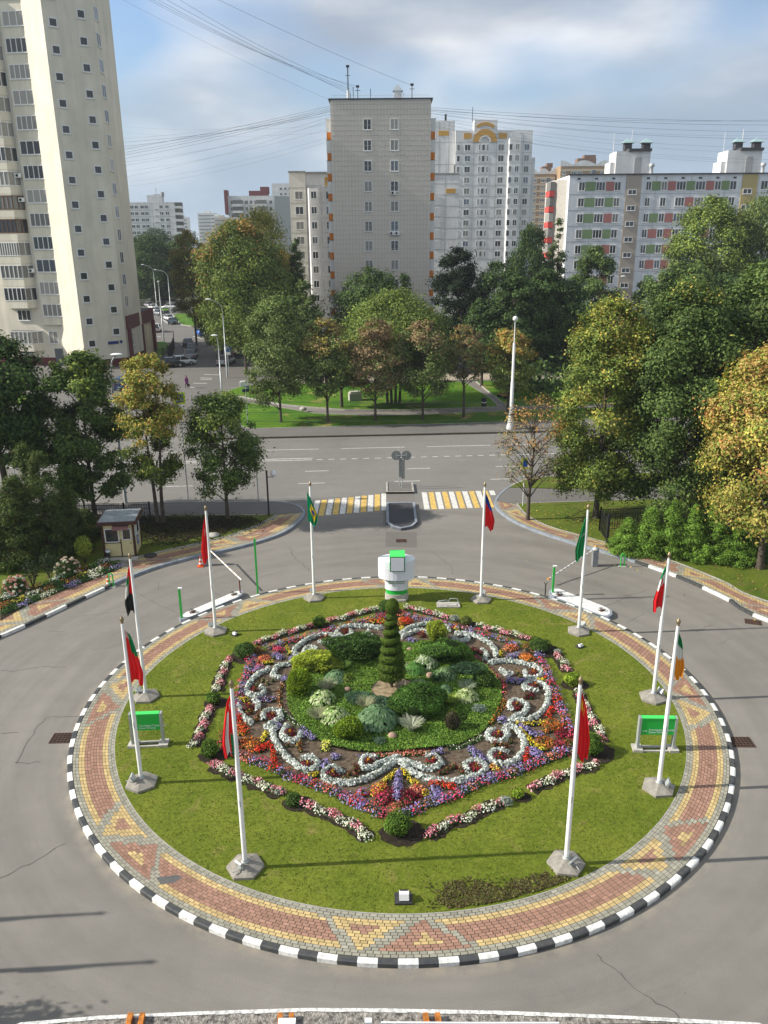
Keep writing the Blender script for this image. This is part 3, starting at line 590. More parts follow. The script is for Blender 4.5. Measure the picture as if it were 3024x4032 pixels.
post((1016,2345),3.2,.045,GREENP,'green_post','tall thin green post left of the round sign','post','green posts')
post((2176,2332),1.45,.05,GREENP,'green_post','green square post with a white sensor on the right barrier island','post','green posts',True,.2)
# left barrier: cabinet behind flagpole, white arm to a dark forked rest
t=empty('parking_barrier',G(811,2225),'left parking barrier with raised white arm near the kiosk','barrier','parking barriers')
g=MB(); g.box((0,0,.45),(.22,.3,.9)); g.lathe([(.15,.9),(.14,.98),(.08,1.04),(.001,1.06)],n=10); g.build('cabinet',[mat('barrier_grey',(.2,.21,.22),.5)],t)
a=V(822,2162,G(811,2225)[1]); b=V(950,2283,G(945,2330)[1]); o=G(811,2225)
g=MB(); g.tube([a-o,b-o],.04,6); 
for i in range(1,8): p=(a-o).lerp(b-o,i/8); q=(a-o).lerp(b-o,i/8+.018); g.tube([p,q],.043,6,1)
g.build('arm',[WHITE,mat('arm_band',(.5,.3,.1),.5)],t)
post((946,2335),.72,.035,mat('dark_red_paint',(.12,.02,.02),.5),'arm_rest_post','dark red rest post under the tip of the left barrier arm','post','barrier arm rests',None,.2)
t=empty('parking_barrier',G(2340,2228),'right parking barrier with grey cabinet and lowered striped arm','barrier','parking barriers')
g=MB(); g.box((0,0,.5),(.3,.34,1.0)); g.build('cabinet',[mat('barrier_grey',(.13,.14,.15),.5)],t); g=MB(); g.lathe([(.2,1.0),(.2,1.05),(.15,1.13),(.001,1.18)],n=10); g.build('cap',[STEEL],t)
g=MB(); g.lathe([(.06,1.17),(.06,1.23),(.001,1.25)],n=8); g.build('beacon',[mat('beacon',(.7,.3,.03),.3)],t)
o=G(2340,2228); a=V(2332,2168,o[1]); b=V(2157,2281,G(2180,2330)[1]+.8)
g=MB(); g.tube([a-o,b-o],.035,6)
for i in range(1,12): p=(a-o).lerp(b-o,i/12); q=(a-o).lerp(b-o,i/12+.012); g.tube([p,q],.038,6,1)
g.tube([(b-o),(b-o).lerp(a-o,.03)],.06,8,2); g.build('arm',[WHITE,RUBBER,mat('beacon',(0,0,0))],t)
t=empty('arm_rest_post',G(2146,2350),'black forked arm rest left of the right barrier island','post','barrier arm rests'); g=MB(); g.tube([(0,0,0),(0,0,.7)],.03,6); g.tube([(0,0,.68),(-.09,0,.82)],.02,6); g.tube([(0,0,.68),(.09,0,.82)],.02,6); g.box((0,0,.01),(.24,.2,.02)); g.build('post',[BLACKM],t)
def hoop(px,label):
    t=empty('hoop_bollard',G(*px),label,'bollard','green hoop bollards'); P=[(-.1,0,0),(-.1,0,.7)]+[(-.1*math.cos(a),0,.7+.1*math.sin(a)) for a in (.5,1.,1.57,2.1,2.6)]+[(.1,0,.7),(.1,0,0)]
    g=MB(); g.tube(P,.035,8); g.build('hoop',[GREENP],t); g=MB(); g.box((0,0,.02),(.42,.25,.04)); g.build('foot_plate',[CONC],t)
hoop((441,2312),'green hoop bollard beside the traffic cone on the left kerb'); hoop((2450,2232),'green hoop bollard right of the right barrier cabinet')
def cone(px,label):
    t=empty('traffic_cone',G(*px),label,'traffic cone','orange traffic cones'); g=MB(); g.box((0,0,.02),(.36,.36,.04)); pr=[(.13,.04),(.105,.16),(.085,.26),(.065,.38),(.045,.48),(.025,.62),(.02,.64)]
    for i in range(len(pr)-1): g.lathe([pr[i],pr[i+1]],n=12,m=1 if i in (1,3) else 0)
    g.build('cone',[mat('cone_orange',(.75,.09,.02),.45),WHITE],t)
cone((791,2230),'orange traffic cone beside the left barrier cabinet'); cone((428,2308),'orange traffic cone left of the green hoop bollard')
GRM=mat('rusty_iron',(.09,.05,.035),.8,var=.4,vscale=20); PITSHADE=mat('painted_pit_shade',(.008,.008,.008),.9)
def drain(px,rz,w,d,label):
    t=empty('drain_grate',G(*px),label,'drain grate','drain grates',rz); g=MB(); g.box((0,0,.003),(w,d,.006)); g.build('pit_shade_plate',[PITSHADE],t); g=MB()  # flat near-black plate: the shade of an open pit is put into its colour
    nx=int(w/.12); ny=5
    for i in range(nx+1): g.box((-w/2+w*i/nx,0,.012),(.025,d,.02))
    for i in range(ny+1): g.box((0,-d/2+d*i/ny,.013),(w,.035,.02))
    g.build('grating',[GRM],t); return t
drain((245,2907),.03,.78,.62,'rusty drain grate in the driveway at the far left'); drain((2920,2923),-.02,.78,.6,'rusty drain grate in the driveway at the far right, beside the roundabout')
drain((1580,2130),0,.62,.5,'drain grate in front of the traffic island'); drain((2965,2450),-.35,.72,.5,'drain grate beside the right kerb')
# ------------------------------------------------------------------ kiosk
kf=G(416,2196,.14); kr=G(536,2190,.14); ang=math.atan2(kr.y-kf.y,kr.x-kf.x); kw=(kr-kf).length; kd=1.95; KH=2.05
t=empty('guard_kiosk',kf,'small cream guard kiosk with brown trim and grey flat roof','kiosk',rz=ang)
CRM=mat('cream_siding',(.62,.54,.3),.7,var=.08,vscale=2); BRN=mat('brown_trim',(.06,.025,.02),.5); GLD=mat('dark_glass',(.02,.025,.03),.08,spec=.6); WF=mat('window_frame',(.72,.72,.7),.5)
g=MB(); g.box((kw/2,kd/2,KH/2),(kw,kd,KH))
for i in range(1,9): g.box((kw/2,kd/2,i*.11),(kw+.008,kd+.008,.012),0)
g.build('wall',[CRM],t)
g=MB()
for x,y in ((0,0),(kw,0),(0,kd),(kw,kd)): g.box((x,y,KH/2),(.12,.12,KH+.004))
g.box((kw*.56,-.01,.55),(.05,.03,1.1)); g.box((kw/2,-.012,.9),(kw,.03,.05)); g.box((kw/2,-.008,.02),(kw+.06,.03,.08)); g.build('corner_trim',[BRN],t)
g=MB(); g.box((kw/2,kd/2,KH+.1),(kw+.5,kd+.5,.2),0); r=g.build('roof',[BRN],t)
g=MB(); g.box((kw/2,kd/2,KH+.206),(kw+.34,kd+.34,.02))
for i in range(11): g.box((kw/2,-.1+i*(kd+.2)/10,KH+.222),(kw+.3,.025,.02))
g.build('metal_sheet',[mat('roof_metal',(.42,.46,.48),.35,.4,var=.2)],r)
def framed(t,c,w,h,axis,name='window',parts=1,fr=.05):
    g=MB(); X=lambda a,z,d:(c[0]+a,c[1]+d,c[2]+z) if axis=='x' else (c[0]-d,c[1]+a,c[2]+z)
    def bx(a,z,w_,h_,d,th): g.box(X(a,z,d),(w_,th,h_) if axis=='x' else (th,w_,h_))
    for s in (-1,1): bx(s*(w/2-fr/2),0,fr,h,-.02,.06); bx(0,s*(h/2-fr/2),w,fr,-.021,.058)
    for i in range(1,parts): bx(-w/2+w*i/parts,0,fr*.8,h-fr,-.019,.05)
    f=g.build(name,[WF],t); g=MB(); bx(0,0,w-fr,h-fr,-.005,.02); g.build('pane',[GLD],f); return f
framed(t,(kw*.29,0,1.36),kw*.46,.85,'x'); framed(t,(kw*.77,0,1.42),kw*.3,.72,'x'); framed(t,(kw,kd*.62,1.45),.85,.8,'y'); framed(t,(kw,kd*.22,1.4),.3,.55,'y')
g=MB(); g.box((kw*.77,-.015,.5),(kw*.36,.04,.86)); dr=g.build('door',[CRM],t); g=MB(); g.box((kw*.88,-.05,.86),(.1,.05,.03)); g.build('handle',[BLACKM],dr)
g=MB(); g.box((kw*.62,-.28,1.93),(kw*.52,.56,.04),M=Matrix.Rotation(rad(14),3,'X')); g.build('awning',[mat('awning_brown',(.2,.1,.09),.5)],t)
g=MB(); g.box((kw+.016,kd*.5,.75),(.02,.4,.62),0); g.box((kw+.03,kd*.5,.85),(.01,.3,.03),1); g.box((kw+.03,kd*.5,.75),(.01,.3,.03),1); g.box((kw+.03,kd*.5,.65),(.01,.3,.03),1); g.build('notice_board',[mat('blue_sign',(.02,.1,.42),.4),WHITE],t)
t=empty('waste_bin',G(428,2200,.14),'black waste bin with white liner at the kiosk corner','bin'); g=MB(); g.lathe([(.1,0),(.12,.5),(.1,.5),(.09,.1)],n=12); g.build('bin',[BLACKM],t); g=MB(); g.lathe([(.125,.42),(.13,.56),(.1,.55)],n=12); g.build('liner',[PLAST],t)
t=empty('kiosk_step',G(478,2203,.14),'low concrete slab in front of the kiosk door','step'); g=MB(); g.box((0,0,.04),(1.9,.4,.08),rz=ang); g.build('slab',[CONC],t)
t=empty('manhole_cover',G(592,2188,.16),'round manhole cover in the soil right of the kiosk','manhole'); g=MB(); g.lathe([(.38,0),(.38,.05),(.3,.06),(.0001,.06)],n=20); g.build('cover',[mat('old_iron',(.05,.045,.04),.8)],t)
t=empty('manhole_cover',G(838,2108,.16),'round concrete cover in the lawn behind the left barrier','manhole'); g=MB(); g.lathe([(.42,0),(.42,.06),(.0001,.07)],n=20); g.build('cover',[CONC],t)
# fences
def fence(P,h,label,mt=BLACKM,step=.16,z=.15,name='fence',group='picket fences'):
    P=[Vector((p[0],p[1],z)) for p in P]; t=empty(name,P[0],label,'fence',group); o=P[0]; g=MB(); r=MB()
    for a,b in zip(P,P[1:]):
        k=max(1,int((b-a).length/step)); 
        for i in range(k+1): p=a.lerp(b,i/k)-o; g.box((p.x,p.y,h*.5),(.025,.025,h*.9))
        for zz in (.12,h*.72,h*.93): r.tube([a-o+Vector((0,0,zz)),b-o+Vector((0,0,zz))],.025,4,smooth=False)
        kk=max(1,int((b-a).length/2.5))
        for i in range(kk+1): p=a.lerp(b,i/kk)-o; r.box((p.x,p.y,h*.53),(.09,.09,h*1.06))
    g.build('pickets',[mt],t); r.build('frame',[mt],t); return t
fence([(-40,49.6),(-17,49.8),(-15.4,50.0)],1.35,'black iron fence behind the kiosk and conifers')
q=[G(2000+x*.6172,1800+y*.6172,.15) for x,y in ((632,548),(1130,560),(1500,575))]; a=G(2000+632*.6172,1800+548*.6172,.15); fence([(a.x,a.y),(a.x+.1,a.y+2.2),(a.x+7,a.y+2.8),(a.x+16,a.y+3)],1.5,'dark mesh fence with a thick end post behind the right hedge')
t=empty('fence_post',a,'thick black end post at the left end of the right hedge','post'); g=MB(); g.box((0,0,.95),(.14,.14,1.9)); g.build('post',[BLACKM],t)
sp3=lambda x,y:G(500+x*.3617,1100+y*.3617)
fence([sp3(515,700)[:2],sp3(518,760)[:2],sp3(500,820)[:2],sp3(455,880)[:2],sp3(400,905)[:2],sp3(330,900)[:2]],2.2,'curved black fence around the small lawn beside the cream tower',z=0,step=.25)
fence([G(0,1508)[:2],G(175,1508)[:2],G(285,1495)[:2],G(440,1480)[:2]],1.6,'light picket fence in front of the cream tower',mat('fence_grey',(.28,.25,.22),.7),z=.1,step=.35)
# ------------------------------------------------------------------ lamps and posts
LG='street lamps'
def arm_lamp(base,head,label,h2=None,col=STEEL,r=.11,bend=.82):
    t=empty('street_lamp',base,label,'street lamp',LG); d=head-base; h=d.z; dx=Vector((d.x,d.y,0))
    g=MB(); g.tube([(0,0,0),(0,0,h*.4),(0,0,h*.4+.01),(0,0,h*bend)],[r,r*.85,r*.65,r*.6],8); g.build('pole',[col],t)
    P=[Vector((0,0,h*bend)),Vector((0,0,h*(bend+.08)))+dx*.08,Vector((0,0,h*(bend+.14)))+dx*.3,Vector((0,0,h))+dx*.95]; g=MB(); g.tube(P,r*.45,6); g.build('arm',[col],t)
    g=MB(); u=dx.normalized() if dx.length>.01 else Vector((1,0,0)); g.ball((0,0,0),.28,0,8,.42); o=g.build('lamp_head',[PLAST],t,(d.x,d.y,d.z)); o.scale=(1.5,.8,.8); o.rotation_euler=(0,0,math.atan2(u.y,u.x)); return t
def LMP(b,h,label,**k): B=G(*b); arm_lamp(B,V(*h,B[1]),label,**k)
LMP((674,1236),(612,1062),'curved street lamp beside the far parked cars',r=.13)
LMP((618,1215),(562,1042),'curved street lamp furthest down the side street, against dark trees',r=.12)
LMP((895,1487),(820,1178),'tall curved street lamp on the pavement right of the side street')
LMP((874,1554),(844,1320),'shorter curved lamp at the corner of the side street')
LMP((2418,1430),(2455,1088),'curved lamp in the gap in front of the panel block stairwell',r=.12,col=mat('lamp_dark',(.12,.14,.14),.5))
LMP((497,1988),(459,1396),'curved lamp rising behind the kiosk roof',r=.12)
t=empty('street_lamp',G(646,1348),'straight post lamp with a small head beside the curved fence','street lamp',LG); g=MB(); g.tube([(0,0,0),(0,0,6),(0,0,6.01),(0,0,10.8)],[.14,.13,.09,.07],8); g.build('pole',[STEEL],t); g=MB(); g.ball((0,0,10.9),.2); g.build('lamp_head',[PLAST],t)
t=empty('street_lamp',G(2010,1690,.1),'tall white stepped lamp mast with a globe, right of centre','street lamp',LG); g=MB()
g.lathe([(.42,0),(.4,.35),(.3,.6),(.3,.9),(.24,1.1),(.24,1.5),(.18,1.6),(.17,4.6),(.135,4.62),(.125,8.3),(.05,8.32),(.045,10.4)],n=12); g.build('mast',[mat('mast_white',(.55,.56,.55),.5)],t); g=MB(); g.ball((0,0,10.55),.24); g.build('globe',[PLAST],t)
for i,z in enumerate((1.2,1.45,.7)): g=MB(); g.lathe([(.26 if i<2 else .32,z),(.28 if i<2 else .34,z+.05),(.26 if i<2 else .32,z+.1)],n=12); g.build('collar',[STEEL],t)
t=empty('garden_lamp',G(1059,2030,.14),'black garden lamp with a white globe beside the left path','street lamp'); g=MB(); g.tube([(0,0,0),(0,0,3.0)],.06,8); g.tube([(0,0,2.7),(.45,0,2.7),(.45,0,2.6)],.03,6); g.ball((0,0,3.06),.08); g.build('post',[BLACKM],t); g=MB(); g.ball((.45,0,2.95),.22); g.tube([(.45,0,2.6),(.45,0,2.76)],.05,8); g.build('globe',[PLAST],t)
t=empty('sign_post',G(1018,1980),'thin grey post at the corner left of the crossing','post'); g=MB(); g.tube([(0,0,0),(0,0,2.6)],.04,6); g.build('post',[STEEL],t)
# ------------------------------------------------------------------ traffic signs
SB=mat('sign_back',(.22,.24,.24),.5,.3); BLUE=mat('sign_blue',(.01,.09,.45),.4); NEON=mat('neon_border',(.62,.8,.02),.45)
def disc(g,c,r,th,m=0,n=20,ax='y'):
    P=[(c[0]+r*math.cos(2*math.pi*i/n),c[1],c[2]+r*math.sin(2*math.pi*i/n)) for i in range(n)]; Q=[(x,y+th,z) for x,y,z in P]
    g.add(P+Q,[tuple(range(n)),tuple(range(n,2*n))[::-1]]+[(i,(i+1)%n,n+(i+1)%n,n+i)[::-1] for i in range(n)],m)
B=G(1583,1926); top=V(1583,1772,B[1]); hh=top.z; t=empty('traffic_sign',B,'pair of round signs on posts seen from behind, on the traffic island','traffic sign')
for x in (0,-.18): g=MB(); g.tube([(x,0 if x==0 else .5,0),(x,0 if x==0 else .5,hh-.1)],.035,6); g.build('post',[STEEL],t)
for s in (-1,1): g=MB(); disc(g,(s*.38-.05,-.05,hh-.4),.36,.02); g.tube([(s*.38-.05,-.07,hh-.66),(s*.38-.05,-.07,hh-.14)],.018,4,1); g.build('round_plate',[SB,STEEL],t)
g=MB(); g.tube([(-.42,-.08,hh-.38),(.34,-.08,hh-.38)],.025,5); g.build('crossbar',[STEEL],t)
for x,y in ((.02,-.06),(-.14,.4)): g=MB(); g.box((x+.05,y,hh-1.45),(.26,.02,1.45)); g.build('striped_plate',[SB],t)
def ped_sign(base,ctr,s,label,face=0,back=False):
    d=ctr-base; t=empty('crosswalk_sign',base,label,'traffic sign','pedestrian crossing signs',rz=face); g=MB(); g.tube([(0,.03,0),(0,.03,d.z+s*.4)],.04,6); g.build('post',[STEEL],t)
    g=MB(); g.box((0,0,d.z),(s,.02,s)); p=g.build('border_plate',[NEON],t)
    g=MB(); g.box((0,-.016,d.z),(s*.68,.01,s*.68)); b=g.build('blue_panel',[BLUE],p)
    g=MB(); y=-.024; z=d.z; g.add([(-s*.28,y,z-s*.24),(s*.28,y,z-s*.24),(0,y,z+s*.27)],[(0,1,2)]); g.build('white_triangle',[WHITE],p)
    g=MB(); y=-.028; g.tube([(-.02*s,y,z+.1*s),(0,y,z-.05*s)],.035*s,5); g.tube([(0,y,z-.05*s),(-.09*s,y,z-.2*s)],.025*s,4); g.tube([(0,y,z-.05*s),(.08*s,y,z-.2*s)],.025*s,4); g.tube([(-.09*s,y,z-.0*s),(.07*s,y,z+.04*s)],.02*s,4); g.ball((-.02*s,y,z+.14*s),.035*s); g.build('walking_figure',[BLACKM],p)
B=G(742,1975); ped_sign(B,V(731,1568,B[1]),.8,'yellow bordered pedestrian crossing sign between the two left trees',face=.12)
B=G(62,1900); ped_sign(B,V(105,1545,B[1]),.7,'yellow bordered crossing sign half hidden behind the far left trees')
B=G(2058,2000); t=empty('street_sign',B,'thin post with blue and yellow signs behind the sparse autumn tree','traffic sign')
g=MB(); g.tube([(0,0,0),(0,0,3.6)],.035,6); g.build('post',[mat('mast_white',(0,0,0))],t); g=MB(); disc(g,(-.22,-.05,2.15),.17,.02); g.build('round_plate',[PLAST],t); g=MB(); g.box((.02,-.05,3.2),(.3,.02,.45)); g.build('blue_panel',[BLUE],t); g=MB(); g.box((-.05,-.04,3.18),(.46,.02,.75)); g.build('border_plate',[NEON],t)
def psign(b,h,label):
    B=G(*b); T=V(*h,B[1]); t=empty('parking_board',B,label,'traffic sign','blue parking signs'); g=MB(); g.tube([(0,.03,0),(0,.03,T.z+.4)],.05,6); g.build('post',[STEEL],t)
    g=MB(); g.box((0,0,T.z),(.95,.03,.95)); p=g.build('panel',[BLUE],t); text('P',.95,WHITE,Matrix.Translation((0,-.018,T.z))@RX,'lettering',p,.003,'CENTER')
    g=MB(); g.box((0,0,T.z-.75),(.8,.03,.4)); g.build('lower_plate',[PLAST],t)
psign((736,1270),(729,1213),'blue P sign on the far grass strip'); psign((902,1470),(894,1370),'blue P sign beside the tall curved lamp'); psign((966,1414),(958,1341),'blue P sign half hidden by the left roadside tree')
psign((634,1450),(640,1550) if 0 else (640,1400),'blue P sign behind the yellow-topped tree') if 0 else None
B=G(976,1673,.14); t=empty('direction_sign',B,'dark street name sign on a grey post at the lawn corner','street sign'); g=MB(); g.tube([(0,0,0),(0,0,4.1)],.05,6); g.build('post',[STEEL],t); g=MB(); g.box((.0,0,3.5),(.75,.05,.32),rz=.6); g.box((.1,0,3.85),(.6,.05,.2),rz=-.5); g.build('name_panel',[mat('dark_blue_sign',(.02,.04,.07),.5)],t)
for px,lb in (((960,1522),'white concrete block at the tip of the far lawn'),((1398,1577),'weathered concrete box on the far lawn under the trees')):
    t=empty('concrete_block',G(*px,.1),lb,'concrete block'); g=MB(); kq=1.3 if px[0]>1000 else .85; g.box((0,0,.35*kq),(1.1*kq,.8*kq,.7*kq),rz=.2); g.box((0,0,.76*kq),(.9*kq,.65*kq,.14*kq),rz=.2); g.build('block',[CONC if px[0]>1000 else mat('block_white',(.6,.6,.58),.8)],t)
t=empty('boulder',G(1194,1617,.14),'small grey boulder on the lawn by the path','rock'); g=MB(); g.ball((0,0,.2),.4,0,6,.6); g.build('stone',[CONC],t)
t=empty('park_bench',G(1978,1570,.05),'wooden bench beside the footpath in the far park','bench',rz=-1.1); W=mat('bench_wood',(.3,.15,.06),.6)
g=MB(); [g.box((0,-.16+.13*i,.45),(1.6,.1,.04)) for i in range(4)]; g.build('seat',[W],t); g=MB(); [g.box((0,.3,.6+.14*i),(1.6,.03,.1)) for i in range(3)]; g.build('backrest',[W],t)
for s in (-.65,.65): g=MB(); g.box((s,.02,.22),(.06,.5,.44)); g.box((s,.3,.65),(.05,.04,.5)); g.build('leg',[BLACKM],t)
t=empty('waste_bin',G(1905,1602,.05),'dark litter bin with a white ring beside the park footpath','bin'); g=MB(); g.lathe([(.28,0),(.3,1.0),(.05,1.05)],n=10); g.build('bin',[BLACKM],t); g=MB(); g.lathe([(.305,.45),(.31,.6)],n=10); g.build('label_band',[PLAST],t)
B=G(2110,1468); t=empty('low_platform',B,'low pale stage platform behind the park trees','platform'); g=MB(); g.box((7,3,.35),(15,5,.7)); g.build('deck',[mat('pale_stone',(.5,.43,.33),.8,var=.1)],t); g=MB(); g.box((7,.2,.15),(15.4,.9,.3)); g.build('step',[mat('pale_stone',(0,0,0))],t)
# ------------------------------------------------------------------ cars
CGL=mat('car_glass',(.015,.02,.025),.06,spec=.7); TYRE=RUBBER; RIM=mat('wheel_rim',(.35,.36,.37),.3,.6); HL=mat('headlight',(.7,.72,.75),.15); TL=mat('taillight',(.35,.01,.01),.3); PLT=mat('number_plate',(.6,.6,.58),.5)
def loft(secs,g,m=0,smooth=True):
    n=len(secs[0]); vs=[p for s in secs for p in s]; k=len(secs)
    g.add(vs,[(i*n+j,i*n+(j+1)%n,(i+1)*n+(j+1)%n,(i+1)*n+j)[::-1] for i in range(k-1) for j in range(n)],m,smooth); g.add(secs[0],[tuple(range(n))],m); g.add(secs[-1],[tuple(range(n))[::-1]],m)
def car(loc,rz,colr,kind,label):
    t=empty('parked_car',loc,label,'car','cars parked along the side street',rz)
    Lc,Wc,Hc,roofx=dict(sedan=(4.5,1.8,1.45,(-1.5,-.75,.45,1.25)),suv=(4.5,1.88,1.72,(-2.1,-1.7,.4,1.15)),hatch=(4.2,1.76,1.5,(-2.0,-1.45,.4,1.15)))[kind]
    paint=mat('car_paint_'+label.split()[0],colr,.25,.1,spec=.6); belt=Hc*.62; zb=.28
    def sec(x,w,z0,z1): c=.12; return [(x,-w+c,z0),(x,w-c,z0),(x,w,z0+c),(x,w,z1-c*.8),(x,w-c*1.2,z1),(x,-w+c*1.2,z1),(x,-w,z1-c*.8),(x,-w,z0+c)]
    hw=Wc/2; g=MB(); h=Lc/2
    loft([sec(-h,hw*.8,.42,belt*.78),sec(-h+.12,hw*.95,zb,belt*.96),sec(-h+.6,hw,zb,belt),sec(roofx[3],hw,zb,belt),sec(h-.7,hw*.98,zb,belt*.88),sec(h-.15,hw*.9,zb,belt*.76),sec(h,hw*.72,.38,belt*.6)],g); body=g.build('body',[paint],t)
    g=MB(); x0,x1,x2,x3=roofx
    def cs(x,w,z): return (x,w,z)
    w0,w1=hw*.93,hw*.72
    base=[(x0-.12,-w0*.9,belt-.03),(x3+.2,-w0*.9,belt-.03),(x3+.2,w0*.9,belt-.03),(x0-.12,w0*.9,belt-.03)]; topp=[(x1,-w1,Hc-.03),(x2,-w1,Hc-.03),(x2,w1,Hc-.03),(x1,w1,Hc-.03)]
    g.add(base+topp,[(0,1,5,4),(1,2,6,5),(2,3,7,6),(3,0,4,7),(4,5,6,7)]); g.build('windows',[CGL],t)
    g=MB(); g.box(((x1+x2)/2,0,Hc-.02),(x2-x1+.06,w1*2+.04,.05))
    for sy in (-1,1):
        for (a,b) in (((x0-.12,sy*w0*.9,belt-.02),(x1,sy*w1,Hc-.02)),((x3+.2,sy*w0*.9,belt-.02),(x2,sy*w1,Hc-.02)),(((x0+x3)/2,sy*w0*.9,belt-.02),((x1+x2)/2,sy*w1,Hc-.02))): g.tube([a,b],.04,4)
    g.build('roof',[paint],t)
    for sx in (-1,1):
        for sy in (-1,1):
            g=MB(); c=(sx*Lc*.3,sy*(hw-.09),.32); g.tube([(c[0],c[1]-.1,c[2]),(c[0],c[1]+.1,c[2])],.32,14); wh=g.build('wheel',[TYRE],t)
            g=MB(); g.tube([(c[0],c[1]+sy*.1,c[2]),(c[0],c[1]+sy*.108,c[2])],.2,10); g.build('rim',[RIM],wh)
    for sy in (-1,1):
        g=MB(); g.box((h-.08,sy*hw*.66,belt*.66),(.12,.34,.14)); g.build('headlight',[HL],t); g=MB(); g.box((-h+.05,sy*hw*.68,belt*.78),(.1,.32,.17)); g.build('taillight',[TL],t)
        g=MB(); g.box((x3-.1,sy*(hw+.08),belt+.04),(.12,.16,.12)); g.build('mirror',[paint],t)
    g=MB(); g.box((-h-.01,0,.5),(.03,.5,.11)); g.build('number_plate',[PLT],t); return t
cq=lambda x,y:G(500+x*.3617,1100+y*.3617)
for p,a,c_,k,l in (((668,735),100,(.05,.055,.06),'hatch','charcoal hatchback at the head of the kerbside row beside the curved fence'),
((712,790),98,(.02,.03,.08),'sedan','navy sedan second in the row beside the curved fence'),((700,860),96,(.2,.22,.23),'sedan','silver-grey saloon third in the row beside the curved fence'),
((588,935),28,(.7,.7,.7),'sedan','white sedan parked askew nearest the cream tower'),((470,955),25,(.02,.02,.022),'sedan','black car mostly hidden behind the yellow-topped tree'),
((815,610),112,(.02,.12,.5),'suv','blue compact car parked behind the white sedan on the right kerb'),((925,645),118,(.68,.68,.68),'sedan','pearl sedan parked in front of the blue car'),
((1082,925),80,(.4,.43,.44),'sedan','silver saloon beside the tall curved lamp'),((1165,850),82,(.015,.015,.017),'suv','jet SUV behind the silver saloon'),((1160,780),82,(.04,.02,.022),'suv','maroon SUV last in the right kerb row'),
((458,445),120,(.72,.72,.72),'sedan','bright white sedan on the far kerb behind the teal car'),((503,485),95,(.03,.08,.1),'sedan','teal sedan at the corner of the far grass strip'),((415,420),120,(.03,.03,.03),'suv','dark SUV behind the bright white sedan'),
((322,570),100,(.6,.6,.6),'suv','pale van half hidden by the tower entrance'),((470,325),175,(.65,.65,.66),'suv','chalk SUV parked sideways under the far trees'),((565,360),175,(.03,.03,.03),'suv','inky SUV nose-on beside the far grass strip'),
((350,390),125,(.3,.32,.34),'sedan','pewter sedan in the far kerb line'),((320,360),125,(.5,.5,.5),'sedan','ash sedan in the far kerb line beyond the pewter one'),((280,325),125,(.62,.62,.62),'sedan','cream sedan deep in the far kerb line'),((235,300),125,(.35,.35,.37),'hatch','slate hatchback deepest in the far kerb line'),((500,265),178,(.55,.55,.57),'sedan','pale sedan behind the chalk SUV'),((340,245),175,(.03,.03,.035),'suv','sooty SUV in the shade of the far trees'),((430,250),175,(.04,.045,.06),'sedan','dusky sedan in the shade of the far trees')):
    car(cq(*p),rad(a),c_,k,l)
car(G(560,1525),rad(176),(.05,.12,.28),'sedan','steel-blue car on the main road behind the second left tree') if 0 else car(G(487,1530),rad(95),(.04,.1,.22),'hatch','cobalt car glimpsed between the left maples')
# ------------------------------------------------------------------ pedestrian
def person(loc):
    sk=[((0,0,.86),.11,-1),((0,0,1.05),.115,0),((0,0,1.28),.12,1),((0,0,1.38),.06,2),((0,0,1.46),.085,3),((0,0,1.54),.07,4),
     ((.09,.02,.82),.085,0),((.12,-.02,.46),.06,6),((.13,.05,.08),.045,7),((.13,-.07,.04),.035,8),((-.09,.02,.82),.085,0),((-.1,.1,.46),.06,10),((-.1,.18,.08),.045,11),((-.1,.06,.04),.035,12),
     ((.17,0,1.3),.05,2),((.22,.03,1.06),.04,14),((.2,-.1,.86),.032,15),((.19,-.12,.78),.028,16),((-.17,0,1.3),.05,2),((-.22,.03,1.06),.04,18),((-.23,-.02,.84),.032,19),((-.23,-.03,.76),.028,20)]
    me=bpy.data.meshes.new('body'); me.from_pydata([s[0] for s in sk],[(s[2],i) for i,s in enumerate(sk) if s[2]>=0],[]); t=empty('person',loc,'woman in a purple coat crossing the side street with a dark bag','person',rz=.9)
    o=link('body',me,t); m=o.modifiers.new('skin','SKIN'); 
    for i,s in enumerate(sk): me.skin_vertices[0].data[i].radius=(s[1],s[1])
    me.skin_vertices[0].data[0].use_root=True; o.modifiers.new('sub','SUBSURF').render_levels=2; me.materials.append(mat('skin_and_tights',(.09,.06,.06),.7))
    g=MB(); g.lathe([(.0001,1.42),(.07,1.4),(.19,1.33),(.19,1.15),(.17,1.0),(.21,.75),(.24,.52),(.23,.52)],n=14); c=g.build('coat',[mat('purple_coat',(.2,.05,.17),.8)],t); c.scale=(1,.8,1)
    for s in (-1,1): g=MB(); g.tube([(s*.17,0,1.31),(s*.225,.03,1.06),(s*.22,-.05,.88)],[.065,.055,.045],8); g.build('sleeve',[mat('purple_coat',(0,0,0))],t)
    g=MB(); g.ball((0,.02,1.55),.105,0,8,1.1); g.build('hair',[mat('hair_auburn',(.08,.02,.015),.7)],t)
    g=MB(); g.ball((0,-.055,1.52),.07,0,8,1.2); g.build('face',[mat('skin',(.45,.27,.2),.6)],t)


_orig_person=person
person(cq(655,1185))
b=empty('handbag',cq(672,1186)+Vector((0,0,.25)),'black handbag held low by the woman in purple','bag'); g=MB(); g.box((0,0,.15),(.34,.14,.3)); g.build('bag',[BLACKM],b); g=MB(); g.tube([(-.12,0,.3),(-.08,0,.46),(.08,0,.46),(.12,0,.3)],.012,5); g.build('strap',[BLACKM],b)
